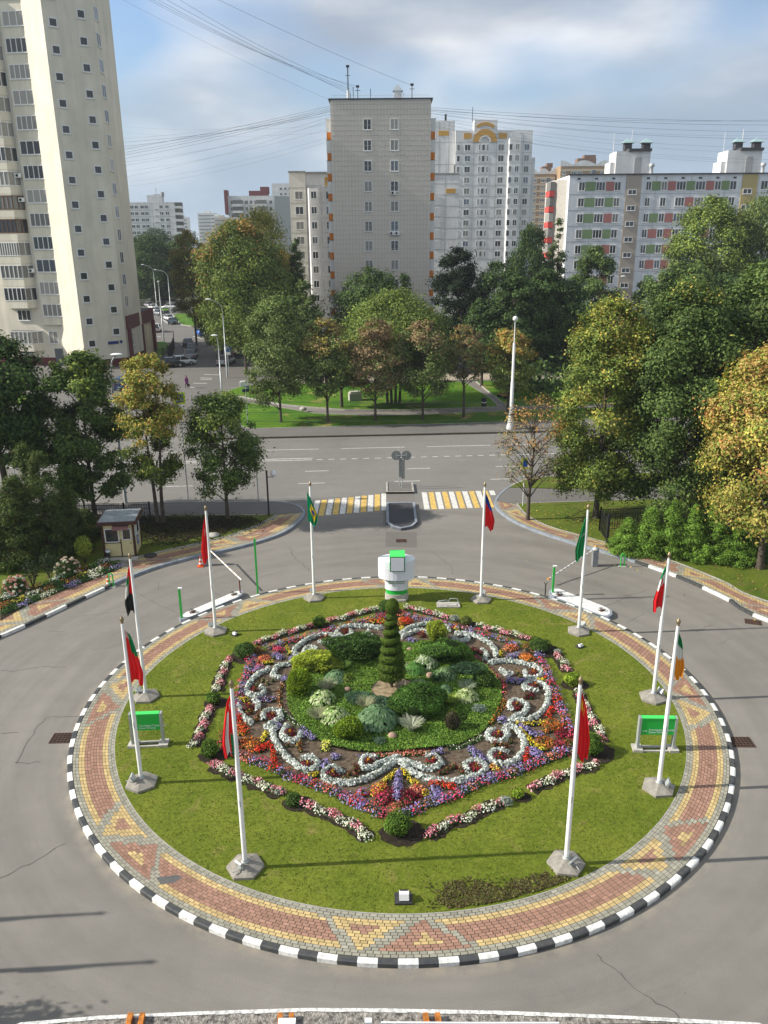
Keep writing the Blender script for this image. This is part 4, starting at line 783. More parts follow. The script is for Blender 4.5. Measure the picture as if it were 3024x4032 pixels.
# ------------------------------------------------------------------ planting: generators
def dome(c,r,h,n,cols,size,jit=.15,under=None,leafy=.25,up=.6):
    """n small petals over a low mound at c (radius r, height h)"""
    a=rs.uniform(0,2*np.pi,n); q=np.sqrt(rs.uniform(0,1,n)); x=c[0]+r*q*np.cos(a); y=c[1]+r*q*np.sin(a); z=c[2]+h*np.sqrt(np.clip(1-q**2*.85,0,1))*rs.uniform(.75,1.08,n)
    P=np.stack([x,y,z],1); nr=np.stack([np.cos(a)*q,np.sin(a)*q,np.full(n,up)],1)+rs.normal(size=(n,3))*.4
    C=palette(cols,n,jit)
    if under is not None:
        k=rs.uniform(size=n)<leafy; P[k,2]-=h*.25; C[k]=palette(under,k.sum(),.2)
    return leafquads(P,nr,rs.uniform(.7,1.3,n)*size,C,.85)
GRL=[(.05,.12,.02),(.07,.16,.03),(.04,.09,.015)]
SILV=[(.58,.63,.61),(.66,.7,.68),(.42,.48,.46),(.72,.74,.72)]
PINK=[(.75,.22,.30),(.8,.36,.42),(.7,.15,.22),(.8,.5,.52)]; CREAM=[(.75,.76,.55),(.7,.72,.62),(.8,.8,.68)]
LAV=[(.31,.24,.58),(.4,.33,.66),(.22,.17,.44),(.45,.4,.62)]; ROSE=[(.72,.06,.17),(.8,.12,.25),(.65,.04,.08)]
REDF=[(.7,.03,.015),(.62,.02,.02),(.75,.10,.03)]; ORGF=[(.75,.20,.02),(.62,.12,.03),(.8,.33,.05)]; YELF=[(.8,.62,.04),(.75,.7,.1),(.72,.5,.02)]
BURG=[(.12,.005,.02),(.2,.01,.025),(.07,.006,.015)]; CORAL=[(.75,.22,.16),(.8,.32,.22),(.7,.16,.12)]; BRNZ=[(.3,.08,.03),(.16,.12,.03),(.36,.14,.05)]
COLE=[(.3,.12,.03),(.22,.03,.02),(.38,.28,.06),(.12,.02,.015)]
def poly_pts(pts,step):
    P,Ln=resample(smooth(pts,5),400); n=max(2,int(Ln/step)); return resample(P,n)[0]
def row(name,label,cat,pts,blocks,w=.34,h=.24,block=.45,dens=520,size=.055,group=None,zig=.05,under=GRL,leafy=.22,z=ZL,jit=.15):
    """planted row: mounds of one colour after another along a line"""
    sv=cols_is_silver=blocks[0] is SILV; step=w*(.27 if sv else .42); P=poly_pts(pts,step); o=P[len(P)//2]; parts=[]; s=0
    for i,p in enumerate(P):
        cols=blocks[int(i*step/block)%len(blocks)]; zz=zig*math.sin(i*step/block*math.pi)
        r=w/2*(random.uniform(.93,1.08) if sv else random.uniform(.85,1.15)); n=int(dens*math.pi*r*r*(.38 if sv else .55))
        t=P[min(i+1,len(P)-1)]-P[max(i-1,0)]; t=t/max(1e-6,np.linalg.norm(t)); q=p+np.array([-t[1],t[0]])*zz
        parts.append(dome((q[0]-o[0]+random.gauss(0,.015),q[1]-o[1]+random.gauss(0,.015),0),r,h*(random.uniform(.93,1.07) if sv else random.uniform(.8,1.15)),max(6,n),cols,size,jit,under,leafy))
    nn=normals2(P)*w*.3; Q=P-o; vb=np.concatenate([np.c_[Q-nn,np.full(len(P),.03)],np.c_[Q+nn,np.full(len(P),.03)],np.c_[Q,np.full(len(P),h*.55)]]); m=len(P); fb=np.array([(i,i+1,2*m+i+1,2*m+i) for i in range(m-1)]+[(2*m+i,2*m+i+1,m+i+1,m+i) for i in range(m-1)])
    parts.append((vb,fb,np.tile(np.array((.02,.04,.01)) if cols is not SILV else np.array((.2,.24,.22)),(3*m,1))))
    ob=link(name,npmesh(name,*cat_(parts),PETAL),None,(o[0],o[1],z)); return setp(ob,label,cat,group)
cat_=cat
def clumps(name,label,cat,cs,cols,r=.2,h=.25,dens=650,size=.055,group=None,leafy=.2):
    o=cs[0]; parts=[dome((p[0]-o[0],p[1]-o[1],0),(p[2] if len(p)>2 else r),h,int(dens*math.pi*(p[2] if len(p)>2 else r)**2)+8,cols,size,.18,GRL,leafy) for p in cs]
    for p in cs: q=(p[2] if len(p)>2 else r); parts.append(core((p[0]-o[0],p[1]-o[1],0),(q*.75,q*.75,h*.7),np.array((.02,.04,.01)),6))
    ob=link(name,npmesh(name,*cat_(parts),PETAL),None,(o[0],o[1],ZL+.02)); return setp(ob,label,cat,group)
# soil along the outer rows and round each shrub
soil=MB()
def soilstrip(pts,w):
    P=poly_pts(pts,.15); nn=normals2(P); a=P+nn*(w/2*(1+.15*rs.normal(size=(len(P),1)))); b=P-nn*(w/2*(1+.15*rs.normal(size=(len(P),1))))
    for i in range(len(P)-1): soil.add([(*b[i],ZL+.012),(*b[i+1],ZL+.012),(*a[i+1],ZL+.012),(*a[i],ZL+.012)],[(0,1,2,3)])
def soilring(c,r,k=0): soil.sheet([(c[0]+r*random.uniform(.9,1.1)*math.cos(a/18*math.pi)*1.15+.12,c[1]+r*random.uniform(.9,1.1)*math.sin(a/18*math.pi)) for a in range(36)],ZL+.014+.001*k)
OUT=[(fA([(1008,178),(1100,165),(1200,130),(1280,112),(1360,92)]),'right of the top-left shrub, running up to the spiral'),
(fA([(880,215),(780,250),(680,275),(580,310),(470,350)]),'between the two upper left shrubs'),
(fA([(275,460),(250,520),(215,610),(195,690)]),'down the upper left side'),
(fA([(140,815),(100,920),(60,1020),(20,1090)]),'down the lower left side'),
(fA2([(150,215),(250,245),(290,275),(400,315),(520,365),(660,425)]),'along the near left side, outer half'),
(fA2([(815,500),(930,540),(1060,600),(1180,655),(1290,745)]),'along the near left side, inner half'),
(fB2([(260,740),(340,670),(440,625),(520,605),(600,560),(720,510),(790,495)]),'along the near right side, inner half'),
(fB2([(1000,395),(1130,330),(1250,280),(1380,235),(1470,210)]),'along the near right side, outer half'),
(fB([(1525,1060),(1460,940),(1410,850),(1370,770),(1335,690)]),'down the lower right side behind the red flag'),
(fB([(1265,550),(1230,490),(1180,415)]),'down the upper right side'),
(fB([(985,312),(870,282),(740,247),(610,217)]),'between the two upper right shrubs'),
(fB([(410,165),(300,132),(200,107),(85,80)]),'right of the round sign at the top')]
for k,(pts,lab) in enumerate(OUT):
    soilstrip(pts,.55); row('begonia_row','pink and cream begonia row '+lab,'flower row',pts,[PINK,CREAM],w=.36,h=.24,block=.42,dens=780,size=.06,group='begonia rows outside the flower star',zig=.07,jit=.1)
SHR=[(ca,(930,195),46,'G','small round yellow-green'),(ca,(390,400),78,'D','broad dark green'),(ca,(160,755),55,'G','bright green'),(ca,(135,1130),68,'G','round mid green'),
(ca2,(745,470),62,'D','small dark'),(ca2,(1508,672),98,'G','largest round green'),(cb2,(905,430),42,'L','small lime'),(cb,(1440,1105),92,'G','large round green'),
(cb,(1300,620),58,'L','yellow-green'),(cb,(1065,362),76,'D','broad deep green'),(cb,(530,190),42,'O','small olive'),(ca,(1432,95),62,'D','round green')]
WHERE=['in the upper left border row','at the upper left corner of the star','in the left border row','at the left corner of the star','in the near left border row','at the near point of the star','in the near right border row','at the right corner of the star beside the red flag','in the right border row','at the upper right corner of the star','in the upper right border row','behind the spiral shrub, below the round sign']
PALS=dict(G=[(.09,.17,.02),(.13,.22,.03),(.06,.12,.015)],D=[(.06,.12,.02),(.085,.15,.03),(.04,.08,.015)],L=[(.22,.32,.025),(.3,.4,.035),(.14,.23,.02)],O=[(.11,.14,.03),(.14,.17,.04)],Y=[(.38,.46,.05),(.48,.54,.07),(.26,.34,.04)],B=[(.09,.17,.1),(.12,.21,.13),(.07,.14,.09)],S=[(.22,.3,.26),(.28,.36,.3)],V=[(.09,.09,.05),(.13,.11,.07),(.08,.07,.04)],C=[(.05,.13,.04),(.07,.17,.05),(.04,.1,.03)],GC=[(.12,.24,.03),(.17,.3,.045),(.08,.17,.025)])
def shrub(name,label,cat,c,r,h,pal,size=.06,n=None,group=None,lump=.12,flat=1.0,z=ZL,dirup=.3,flow=0,asp=.55,solid=.82):
    rx,ry=(r if hasattr(r,'__len__') else (r,r)); n=n or int(900*(rx*ry*4+h*(rx+ry)*2.2)); 
    u=unit(rs.normal(size=(n,3))); u[:,2]=np.abs(u[:,2])*np.where(rs.uniform(size=n)<.8,1,-.75)
    K=rs.normal(size=(9,3)); ph=rs.uniform(0,6,9); k=1+lump*sum(np.sin(u@K[i]*3+ph[i]) for i in range(9))/3; k*=rs.uniform(.86,1.03,n)
    P=u*k[:,None]*np.array([rx,ry,h/1.75]); P[:,2]+=h*.43; ok=P[:,2]>.0; P,u=P[ok],u[ok]; n=len(P)
    C=palette(pal,n,.2)*(1+.25*np.sin(u@K[0]*6+ph[0]))[:,None]
    nr=u+rs.normal(size=(n,3))*.55+np.array([0,0,dirup]); d=None
    if flow: d=u*np.array([1,1,.2])+rs.normal(size=(n,3))*.5+np.array([0,0,flow])
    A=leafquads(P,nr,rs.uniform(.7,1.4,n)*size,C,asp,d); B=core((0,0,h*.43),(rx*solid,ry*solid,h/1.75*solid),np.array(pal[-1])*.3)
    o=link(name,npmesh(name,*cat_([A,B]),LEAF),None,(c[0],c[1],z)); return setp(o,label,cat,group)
pxr=lambda f,p,r:(Vector(f(p[0]+r,p[1]))-Vector(f(p[0],p[1]))).length
for i,(f,p,r,k,adj) in enumerate(SHR):
    R=pxr(f,p,r); c=Vector(f(p[0],p[1]+r*.62)); c.y+=R*.5; hh=R*(1.25 if k=='D' and i!=11 else 1.7)
    soilring(c,R*1.45,i); shrub('round_shrub',adj+' clipped shrub '+WHERE[i],'shrub',c,R,hh,PALS[k],.055,group='clipped shrubs round the star bed')
for f,p,r in ((ca2,(650,415),38),(cb2,(815,490),45),(cb,(440,175),36),(cb,(1190,415),30)):
    R=pxr(f,p,r); shrub('silver_plant','small silver-leaved plant '+{650:'left of the near left border shrub',815:'left of the small lime shrub',440:'left of the small olive shrub',1190:'at the top of the upper right begonia row'}[p[0]],'plant',f(*p),R,R*1.3,[(.35,.4,.36),(.5,.52,.45),(.2,.26,.2)],.05,group='silver plants in the border')
struct('border_soil',soil,SOILD)
# star-shaped border of the bed
BN=['top left','upper left','near left','near right','lower right','upper right']
for k,b in enumerate(BORD):
    row('bedding_border','lavender and rose bedding border, '+BN[k]+' side of the star','flower border',b,[LAV,ROSE,LAV,CORAL,LAV,ROSE] if k%2 else [ROSE,LAV,REDF,LAV,CORAL,LAV],w=.52,h=.27,block=.27,dens=600,leafy=.3,size=.055,group='bedding borders of the star',zig=.05)
# silver scrolls
SCR=[(fA,[(775,440),(750,410),(800,360),(870,312),(950,290),(1020,295),(1032,325),(1000,355),(940,342)],'upper left hook'),
(fA,[(820,440),(830,400),(870,378),(920,398),(880,412),(865,408)],'small curl around orange marigolds, upper left'),
(fA,[(1075,315),(1060,275),(1090,245),(1150,230),(1250,225),(1385,240)],'top arch left of the spiral'),
(fA,[(1075,290),(1110,310),(1170,295),(1160,262)],'top curl left of the spiral'),(fA,[(1290,268),(1278,292),(1330,300)],'tiny arc left of the spiral'),
(fA,[(760,495),(700,503),(630,520),(608,560),(600,590),(650,602)],'inner left loop'),
(fA,[(570,535),(490,580),(440,630),(408,690),(430,722),(500,735),(535,700),(515,672)],'outer left loop'),
(fA,[(350,810),(365,860),(400,900),(442,930)],'far left arc'),(fA,[(490,830),(492,790),(465,765)],'far left short arc'),
(fA,[(535,900),(528,865),(580,842),(640,850),(652,895),(600,930),(550,960),(620,972)],'left curl around dark coleus'),
(fA,[(600,985),(610,1050),(650,1120),(700,1180),(760,1230),(830,1270),(890,1268),(922,1225),(880,1185),(820,1188)],'long lower left sweep'),
(fA,[(700,950),(668,1010),(700,1058),(780,1050),(802,1010)],'lower left inner curl'),
(fA2,[(1510,172),(1450,222),(1380,272),(1280,320),(1180,350),(1060,350),(990,330),(965,290),(1000,252),(1050,242),(1092,275)],'near left long sweep'),
(fA2,[(1490,175),(1400,202),(1320,240),(1262,248),(1240,205),(1280,168),(1335,172)],'near left inner hook'),
(fB2,[(0,172),(60,212),(130,270),(210,310),(300,335),(420,345),(540,320),(630,290),(662,240),(620,202),(560,195),(520,232),(540,270)],'near right long sweep'),
(fB2,[(60,192),(150,220),(230,250),(310,240),(342,200),(300,162),(240,152)],'near right inner hook'),
(fB,[(810,950),(870,962),(920,1010),(952,1090),(920,1170),(860,1220),(790,1230),(720,1210),(700,1160),(740,1130),(815,1142)],'lower right large hook'),
(fB,[(800,975),(825,1010),(800,1060),(740,1068),(690,1040),(690,1000),(735,988)],'lower right curl'),
(fB,[(830,912),(940,916)],'short bar right of the ground cover'),(fB,[(970,912),(1040,880),(1092,830),(1122,760),(1118,690),(1080,652),(1020,635),(950,652),(965,682),(1040,700)],'right large hook'),
(fB,[(870,890),(940,860),(968,812),(930,780),(870,770),(840,802),(860,832)],'right inner curl'),
(fB,[(700,492),(780,482),(880,487),(970,505),(1040,530),(1077,570),(1040,605),(970,600),(950,560)],'upper right hook'),
(fB,[(775,545),(820,580),(850,572)],'upper right short arc'),(fB,[(640,402),(670,432),(660,470)],'short arc by the dark juniper'),
(fB,[(430,310),(480,335),(540,320),(520,287),(450,282),(540,285),(620,310),(690,350),(740,400),(742,445)],'upper right sweep with a curl'),
(fB,[(50,285),(110,242),(200,215),(300,210),(380,230),(398,265)],'top arch right of the spiral'),(fB,[(60,305),(130,272),(200,260),(262,292)],'inner arch right of the spiral')]
for f,l,nm in SCR: row('silver_scroll','silver dusty miller scroll, '+nm,'foliage scroll',f(l),[SILV],w=.235,h=.23,block=9,dens=1350,size=.085,group='silver scrolls in the bed',zig=0,under=[(.25,.3,.27)],leafy=.15)
# coloured groups inside the star
def grp(name,lab,f,pts,cols,r=.2,h=.22,**k): clumps(name,lab,'flowers',[(*f([p[:2]])[0],*(p[2:] if len(p)>2 else (r,))) for p in pts],cols,r,h,**k)
for f,p,lab in ((fA,(465,700),'in the outer left loop'),(fA,(425,815),'at the far left'),(fA,(590,882),'in the left curl'),(fA,(722,1012),'in the lower left curl'),(fA,(1115,270),'in the top left curl'),(fA,(982,318),'in the upper left hook'),(fA2,(845,228),'in the long lower left sweep'),(fA2,(1030,290),'in the near left sweep'),(fA2,(1290,208),'in the near left inner hook'),(fB2,(285,195),'in the near right inner hook'),(fB2,(595,245),'in the near right sweep'),(fB,(768,1178),'in the lower right large hook'),(fB,(755,1022),'in the lower right curl'),(fB,(890,808),'in the right inner curl'),(fB,(1025,662),'in the right large hook'),(fB,(1012,568),'in the upper right hook'),(fB,(210,288),'right of the spiral')):
    grp('coleus_patch','round burgundy coleus patch '+lab,f,[p],BURG+[(.3,.01,.03)],.29,.24,group='burgundy coleus patches'); grp('marigold','small orange marigold cluster on burgundy '+lab,f,[(p[0]+3,p[1]-2,.055)],[(.85,.35,.0),(.85,.5,.02)],.055,.28,dens=1800,group='orange marigolds') 
for f,pts,cols,nm,lab in ((fA,[(640,400,.3)],ROSE,'rose_flowers','pink-red clump at the upper left corner of the star'),(fA,[(535,465,.33),(500,475,.2)],ORGF+CORAL,'orange_flowers','orange and pink clump near the upper left corner'),(fA,[(490,400,.3)],BRNZ,'bronze_foliage','bronze leaved clump right of the broad dark green shrub'),
(fA,[(445,1085,.42),(410,1060,.3),(470,1110,.3)],ORGF+BRNZ,'orange_flowers','large orange clump at the left corner of the star'),(fA,[(380,990,.3),(360,950,.25)],ORGF+REDF,'orange_flowers','orange-red clump above the left corner'),(fA,[(255,1010,.3),(240,1050,.2)],BRNZ,'bronze_foliage','bronze leaved clump at the left corner of the star'),(fA,[(350,890,.25),(330,860,.2)],REDF,'red_flowers','red clump down the left side'),
(fA,[(500,1120,.25),(540,1105,.18),(575,1080,.1)],REDF,'red_flowers','red clump right of the large orange one'),(fA2,[(590,105,.14),(600,135,.14),(605,165,.14),(612,190,.14)],REDF,'red_flowers','short red line at the lower left of the star'),(fA,[(365,1085,.28)],BURG,'burgundy_foliage','dark burgundy clump at the left corner'),
(fA2,[(1370,400,.32),(1345,425,.2),(1390,380,.2)],YELF+ORGF+ROSE,'mixed_flowers','yellow and orange clump left of the near violet spike'),(fA2,[(1400,470,.38),(1440,430,.3)],BURG+ROSE,'burgundy_foliage','large burgundy clump left of the near violet spike'),(fB2,[(120,470,.38),(90,440,.3),(150,440,.3)],BURG+[(.35,.01,.05)],'burgundy_foliage','large burgundy clump right of the near violet spike'),(fB2,[(180,410,.3),(160,395,.2)],CORAL,'coral_flowers','coral clump right of the near violet spike'),
(fA2,[(1480,545,.28),(1510,530,.28)],BRNZ+CORAL,'bronze_foliage','bronze clump at the near point of the star'),(fB,[(840,388,.3),(870,380,.25)],ORGF+CORAL,'orange_flowers','orange clump at the upper right'),(fB,[(960,450,.33),(985,465,.25)],ORGF,'orange_flowers','orange clump left of the upper right corner'),(fB,[(985,372,.33),(1030,400,.25)],BRNZ,'bronze_foliage','bronze clump beside the upper right shrub'),
(fB,[(1150,940,.38),(1120,975,.3),(1190,960,.28)],ORGF+BRNZ,'orange_flowers','large orange clump at the right corner, upper'),(fB,[(1090,1075,.4),(1140,1090,.3)],ORGF+BRNZ,'orange_flowers','large orange clump at the right corner, lower'),(fB,[(1245,1000,.38),(1220,1020,.3)],BURG+[(.4,.01,.04)],'burgundy_foliage','crimson-burgundy clump at the right corner'),(fB,[(1205,1090,.3)],BURG+ROSE,'burgundy_foliage','crimson clump below the burgundy one at the right corner'),(fB,[(1270,1080,.3)],BRNZ,'bronze_foliage','bronze clump beside the large right corner shrub'),
(fB,[(1150,830,.15),(1135,850,.16),(1118,880,.16)],REDF,'red_flowers','short red line at the right of the star'),(fB2,[(975,120,.14),(965,150,.15),(955,180,.14)],REDF,'red_flowers','short red line at the lower right of the star'),(fB2,[(280,365,.15),(320,360,.16),(360,365,.16),(400,378,.16),(430,382,.13)],REDF,'red_flowers','curved red line under the near right sweep'),
(fB,[(85,185,.32),(110,195,.25)],REDF,'red_flowers','scarlet clump right of the spiral'),(fB,[(55,205,.25),(60,180,.2)],ORGF,'orange_flowers','amber clump right of the spiral'),(fA,[(1385,190,.25),(1330,190,.22)],REDF+YELF,'red_flowers','scarlet and yellow clump left of the spiral'),(fA,[(1415,150,.2)],BRNZ,'bronze_foliage','bronze clump left of the spiral top'),
(fA,[(685,620,.2),(690,605,.16)],LAV,'violet_flowers','violet clump beside the yellow juniper'),(fA,[(620,440,.22),(650,455,.2)],LAV,'violet_flowers','violet clump at the upper left, outer'),(fA,[(740,462,.2),(770,470,.18)],LAV,'violet_flowers','violet clump at the upper left, inner'),(fA,[(870,452,.18),(900,440,.2)],LAV,'violet_flowers','violet clump above the yellow juniper'),(fA,[(1060,315,.2),(1090,340,.2)],LAV,'violet_flowers','violet clump left of the dark juniper'),
(fA,[(500,525,.25),(480,555,.2)],LAV+REDF,'violet_flowers','violet and red clump at the upper left side'),(fA,[(640,960,.18)],LAV,'violet_flowers','small violet clump at the lower left'),(fA,[(820,985,.17),(850,1010,.18),(880,1040,.18)],LAV,'violet_flowers','violet line along the lower left edge of the ground cover'),(fA,[(500,765,.2),(560,760,.2),(605,760,.15)],LAV+BURG,'violet_flowers','violet patch at the left of the bed'),
(fA2,[(985,210,.2),(985,235,.18)],LAV,'violet_flowers','violet clump right of the long lower left sweep'),(fA2,[(1050,165,.2)],LAV,'violet_flowers','violet clump below the lime sphere shrub'),(fA2,[(1512,285,.14),(1510,315,.15),(1508,345,.17),(1505,375,.19),(1505,405,.2),(1502,435,.2),(1500,465,.18)],LAV,'violet_flowers','violet spike at the near point of the star'),
(fB2,[(560,110,.17),(580,130,.2),(610,150,.2),(640,175,.2),(670,205,.2)],LAV,'violet_flowers','broad violet line at the near right'),(fB2,[(295,140,.16),(340,125,.16)],LAV,'violet_flowers','violet clump below the ground cover, near right'),(fB,[(840,620,.22),(870,625,.18)],LAV,'violet_flowers','violet clump at the right, first'),(fB,[(920,630,.2),(940,625,.15)],LAV,'violet_flowers','violet clump at the right, second'),(fB,[(850,450,.2),(890,440,.2)],LAV,'violet_flowers','violet clump at the upper right'),(fB,[(120,328,.2),(150,335,.16)],LAV,'violet_flowers','violet clump left of the lime bush'),
(fB,[(930,965,.2),(970,985,.18),(1010,1010,.18),(1060,1020,.16)],LAV,'violet_flowers','violet line between the yellow lines at the right'),(fB,[(1010,1140,.28),(1040,1160,.25)],LAV,'violet_flowers','large violet clump at the lower right'),(fB,[(790,905,.2),(780,920,.15)],LAV,'violet_flowers','violet clump right of the orange ground-cover edge'),(fB2,[(310,430,.25),(350,465,.22),(300,400,.2)],LAV,'violet_flowers','violet clump at the near right border'),(fA2,[(1250,425,.22),(1190,480,.3),(1240,500,.25)],LAV+REDF,'violet_flowers','violet clump at the near left border'),
(fA2,[(1400,350,.11),(1420,335,.11),(1440,318,.11),(1462,300,.11),(1488,275,.12)],YELF,'yellow_flowers','yellow line left of the near violet spike'),(fB2,[(70,275,.13),(90,295,.13),(120,335,.12),(150,355,.13),(180,375,.12),(230,430,.16)],YELF,'yellow_flowers','yellow line right of the near violet spike'),(fB,[(900,938,.1),(940,942,.11),(980,942,.11),(1020,940,.11),(1060,935,.11),(1090,932,.11)],YELF,'yellow_flowers','straight yellow line at the right'),
(fB,[(920,985,.1),(940,1005,.11),(965,1030,.11),(985,1055,.12),(1010,1085,.14),(1040,1110,.16),(1080,1118,.17)],YELF,'yellow_flowers','curved yellow line at the lower right'),(fA,[(700,385,.1),(710,405,.1),(718,425,.11)],YELF,'yellow_flowers','short yellow line at the upper left'),(fA,[(535,495,.1),(560,495,.11),(590,490,.11)],YELF,'yellow_flowers','small yellow line near the upper left corner'),(fA,[(362,762,.13),(400,765,.15)],YELF,'yellow_flowers','yellow clump at the left side'),(fA,[(548,1010,.13),(535,1040,.13),(528,1070,.11)],YELF,'yellow_flowers','yellow clump at the lower left'),
(fB,[(780,415,.11),(775,440,.13)],YELF,'yellow_flowers','yellow clump at the upper right'),(fB,[(1050,625,.13),(1085,625,.14)],YELF,'yellow_flowers','yellow clump above the right large hook'),(fB,[(455,250,.15)],YELF,'yellow_flowers','yellow clump at the top right'),(fB,[(60,245,.15)],YELF,'yellow_flowers','yellow clump just right of the spiral'),(fA,[(985,1085,.22),(975,1115,.2)],[(.7,.7,.12),(.75,.72,.2)],'yellow_begonia','lemon yellow begonia clump left of the lime sphere shrub'),(fB2,[(720,240,.15),(745,265,.16)],YELF+CORAL,'yellow_flowers','yellow clump at the near right border'),(fA2,[(885,300,.15),(915,290,.13)],YELF,'yellow_flowers','yellow clump at the near left border'),
(fB,[(960,740,.16),(995,720,.2),(1000,740,.15)],BURG,'burgundy_foliage','burgundy clump inside the right large hook'),(fB,[(735,1085,.16),(800,1100,.2),(815,1125,.14),(848,1065,.13)],BURG+COLE,'coleus_plants','scattered coleus inside the lower right large hook'),(fA2,[(795,60,.12),(790,85,.13),(800,115,.1),(710,80,.1)],COLE,'coleus_plants','column of coleus in the lower left bare soil'),(fA2,[(1130,320,.12),(1155,285,.1),(1200,240,.14),(1215,265,.14),(1195,300,.1)],COLE+BURG,'coleus_plants','scattered coleus in the near left sweep'),
(fB2,[(375,270,.12),(400,245,.12),(440,235,.14),(495,262,.14),(500,285,.1),(340,280,.08)],COLE+BURG,'coleus_plants','scattered coleus in the near right sweep'),(fA,[(430,850,.16),(500,870,.14),(480,905,.12),(520,850,.12)],COLE,'coleus_plants','scattered coleus at the far left'),(fA,[(560,640,.12),(530,620,.12),(490,650,.12),(600,620,.1)],[(.2,.17,.08),(.3,.22,.12)],'coleus_plants','dull coleus seedlings in the left bare soil'),(fB,[(600,405,.2),(640,420,.15),(570,395,.13)],BURG,'burgundy_foliage','dark clump near the upper right short arc'),(fA,[(1320,285,.14)],BURG,'burgundy_foliage','dark clump just left of the spiral'),(fB,[(900,570,.12),(920,590,.1)],COLE,'coleus_plants','small coleus in the upper right hook')):
    grp(nm,lab,f,pts,cols,group='flower groups in the star bed')
for f,l,cols,lab in ((fA,[(672,640),(645,720),(650,790),(665,810)],[(.65,.25,.12),(.5,.12,.06),(.75,.5,.4)],'coral and bronze edging left of the ground cover'),(fA2,[(1325,152),(1450,148),(1560,142),(1650,138)],CORAL,'coral begonia edging at the near middle of the ground cover'),(fB2,[(0,138),(120,135),(255,128)],CORAL,'coral begonia edging right of the near middle'),
(fB,[(700,550),(755,590),(795,640),(805,710)],CORAL+ROSE,'coral pink edging on the upper right of the ground cover'),(fB,[(805,760),(785,810),(745,880),(700,940)],ORGF+[(.3,.25,.05)],'orange edging on the right of the ground cover'),(fA,[(660,830),(715,890),(800,960)],CREAM+GRL,'white begonia edging on the lower left of the ground cover'),(fB,[(640,1030),(545,1080),(470,1100),(395,1112)],CREAM+GRL,'white begonia edging on the lower right of the ground cover'),(fB,[(560,430),(640,490),(690,530)],ROSE+BURG,'magenta edging on the upper right of the ground cover'),(fA2,[(1220,165),(1310,155)],LAV,'violet edging left of the near coral edging')):
    row('begonia_edging',lab,'flower edging',f(l),[cols],w=.28,h=.2,block=9,dens=500,size=.055,group='edgings of the ground cover',zig=0,leafy=.4)
# ground cover
def inpoly(x,y,poly):
    P=np.array(poly); ins=np.zeros(len(x),bool); j=len(P)-1
    for i in range(len(P)):
        c=((P[i,1]>y)!=(P[j,1]>y))&(x<(P[j,0]-P[i,0])*(y-P[i,1])/(P[j,1]-P[i,1]+1e-12)+P[i,0]); ins^=c; j=i
    return ins
def cover(name,label,poly,n,cols,size,z0,hgt,seed=0,holes=(),kind='stuff'):
    P=np.array(poly); x=rs.uniform(P[:,0].min(),P[:,0].max(),n*2); y=rs.uniform(P[:,1].min(),P[:,1].max(),n*2); k=inpoly(x,y,poly)
    for hx,hy,hr in holes: k&=((x-hx)**2+(y-hy)**2)>hr*hr
    x,y=x[k],y[k]; n=len(x); b=.5+.5*np.sin(x*2.1+1.3*np.sin(y*1.7))*np.sin(y*2.6+np.sin(x*1.9)); z=z0+hgt*(.4+.6*b)*rs.uniform(.6,1,n)
    C=palette(cols,n,.2)*(.8+.4*b)[:,None]; nr=rs.normal(size=(n,3))*.5+np.array([0,0,1])
    o=link(name,npmesh(name,*leafquads(np.stack([x,y,z],1),nr,size*rs.uniform(.7,1.4,n),C,.8),LEAF)); return setp(o,label,None,None,kind)
cover('ground_cover','low green ground cover plants filling the middle of the bed',COVER,52000,PALS['GC']+[(.2,.3,.05)],.065,ZL+.03,.16,holes=[(*ca(1480,690),.95)])
g=MB(); sc_=ca(1480,690); g.sheet([(sc_[0]+1.05*random.uniform(.9,1.1)*math.cos(a/14*math.pi),sc_[1]+.95*random.uniform(.9,1.1)*math.sin(a/14*math.pi)) for a in range(28)],ZL+.1); struct('bare_soil',g,mat('loose_soil',(.3,.23,.14),.95,var=.5,vscale=5,bump=1,bscale=9))
# grass blades over the roundabout lawn
def blades(name,poly,n,cols,size,z0,excl=None):
    P=np.array(poly); x=rs.uniform(P[:,0].min(),P[:,0].max(),n); y=rs.uniform(P[:,1].min(),P[:,1].max(),n); k=inpoly(x,y,poly)
    if excl: k&=~inpoly(x,y,excl)
    x,y=x[k],y[k]; n=len(x); b=.5+.5*np.sin(x*1.3+2*np.sin(y*.9)+np.sin(x*.37))*np.sin(y*1.6+1.5*np.sin(x*.8)); C=palette(cols,n,.25)*(.85+.3*b)[:,None]
    d=rs.normal(size=(n,3))*.6+np.array([0,0,.7]); o=link(name,npmesh(name,*leafquads(np.stack([x,y,np.full(n,z0+.01)],1),rs.normal(size=(n,3))+np.array([0,0,.8]),size*rs.uniform(.6,1.5,n),C,.35,d),LEAF)); return setp(o,'short mown grass',None,None,'stuff')
blades('grass',circ(RI-.05,90)[:-1],85000,[(.13,.18,.015),(.17,.21,.022),(.1,.15,.012),(.22,.2,.05)],.06,ZL,STARP)
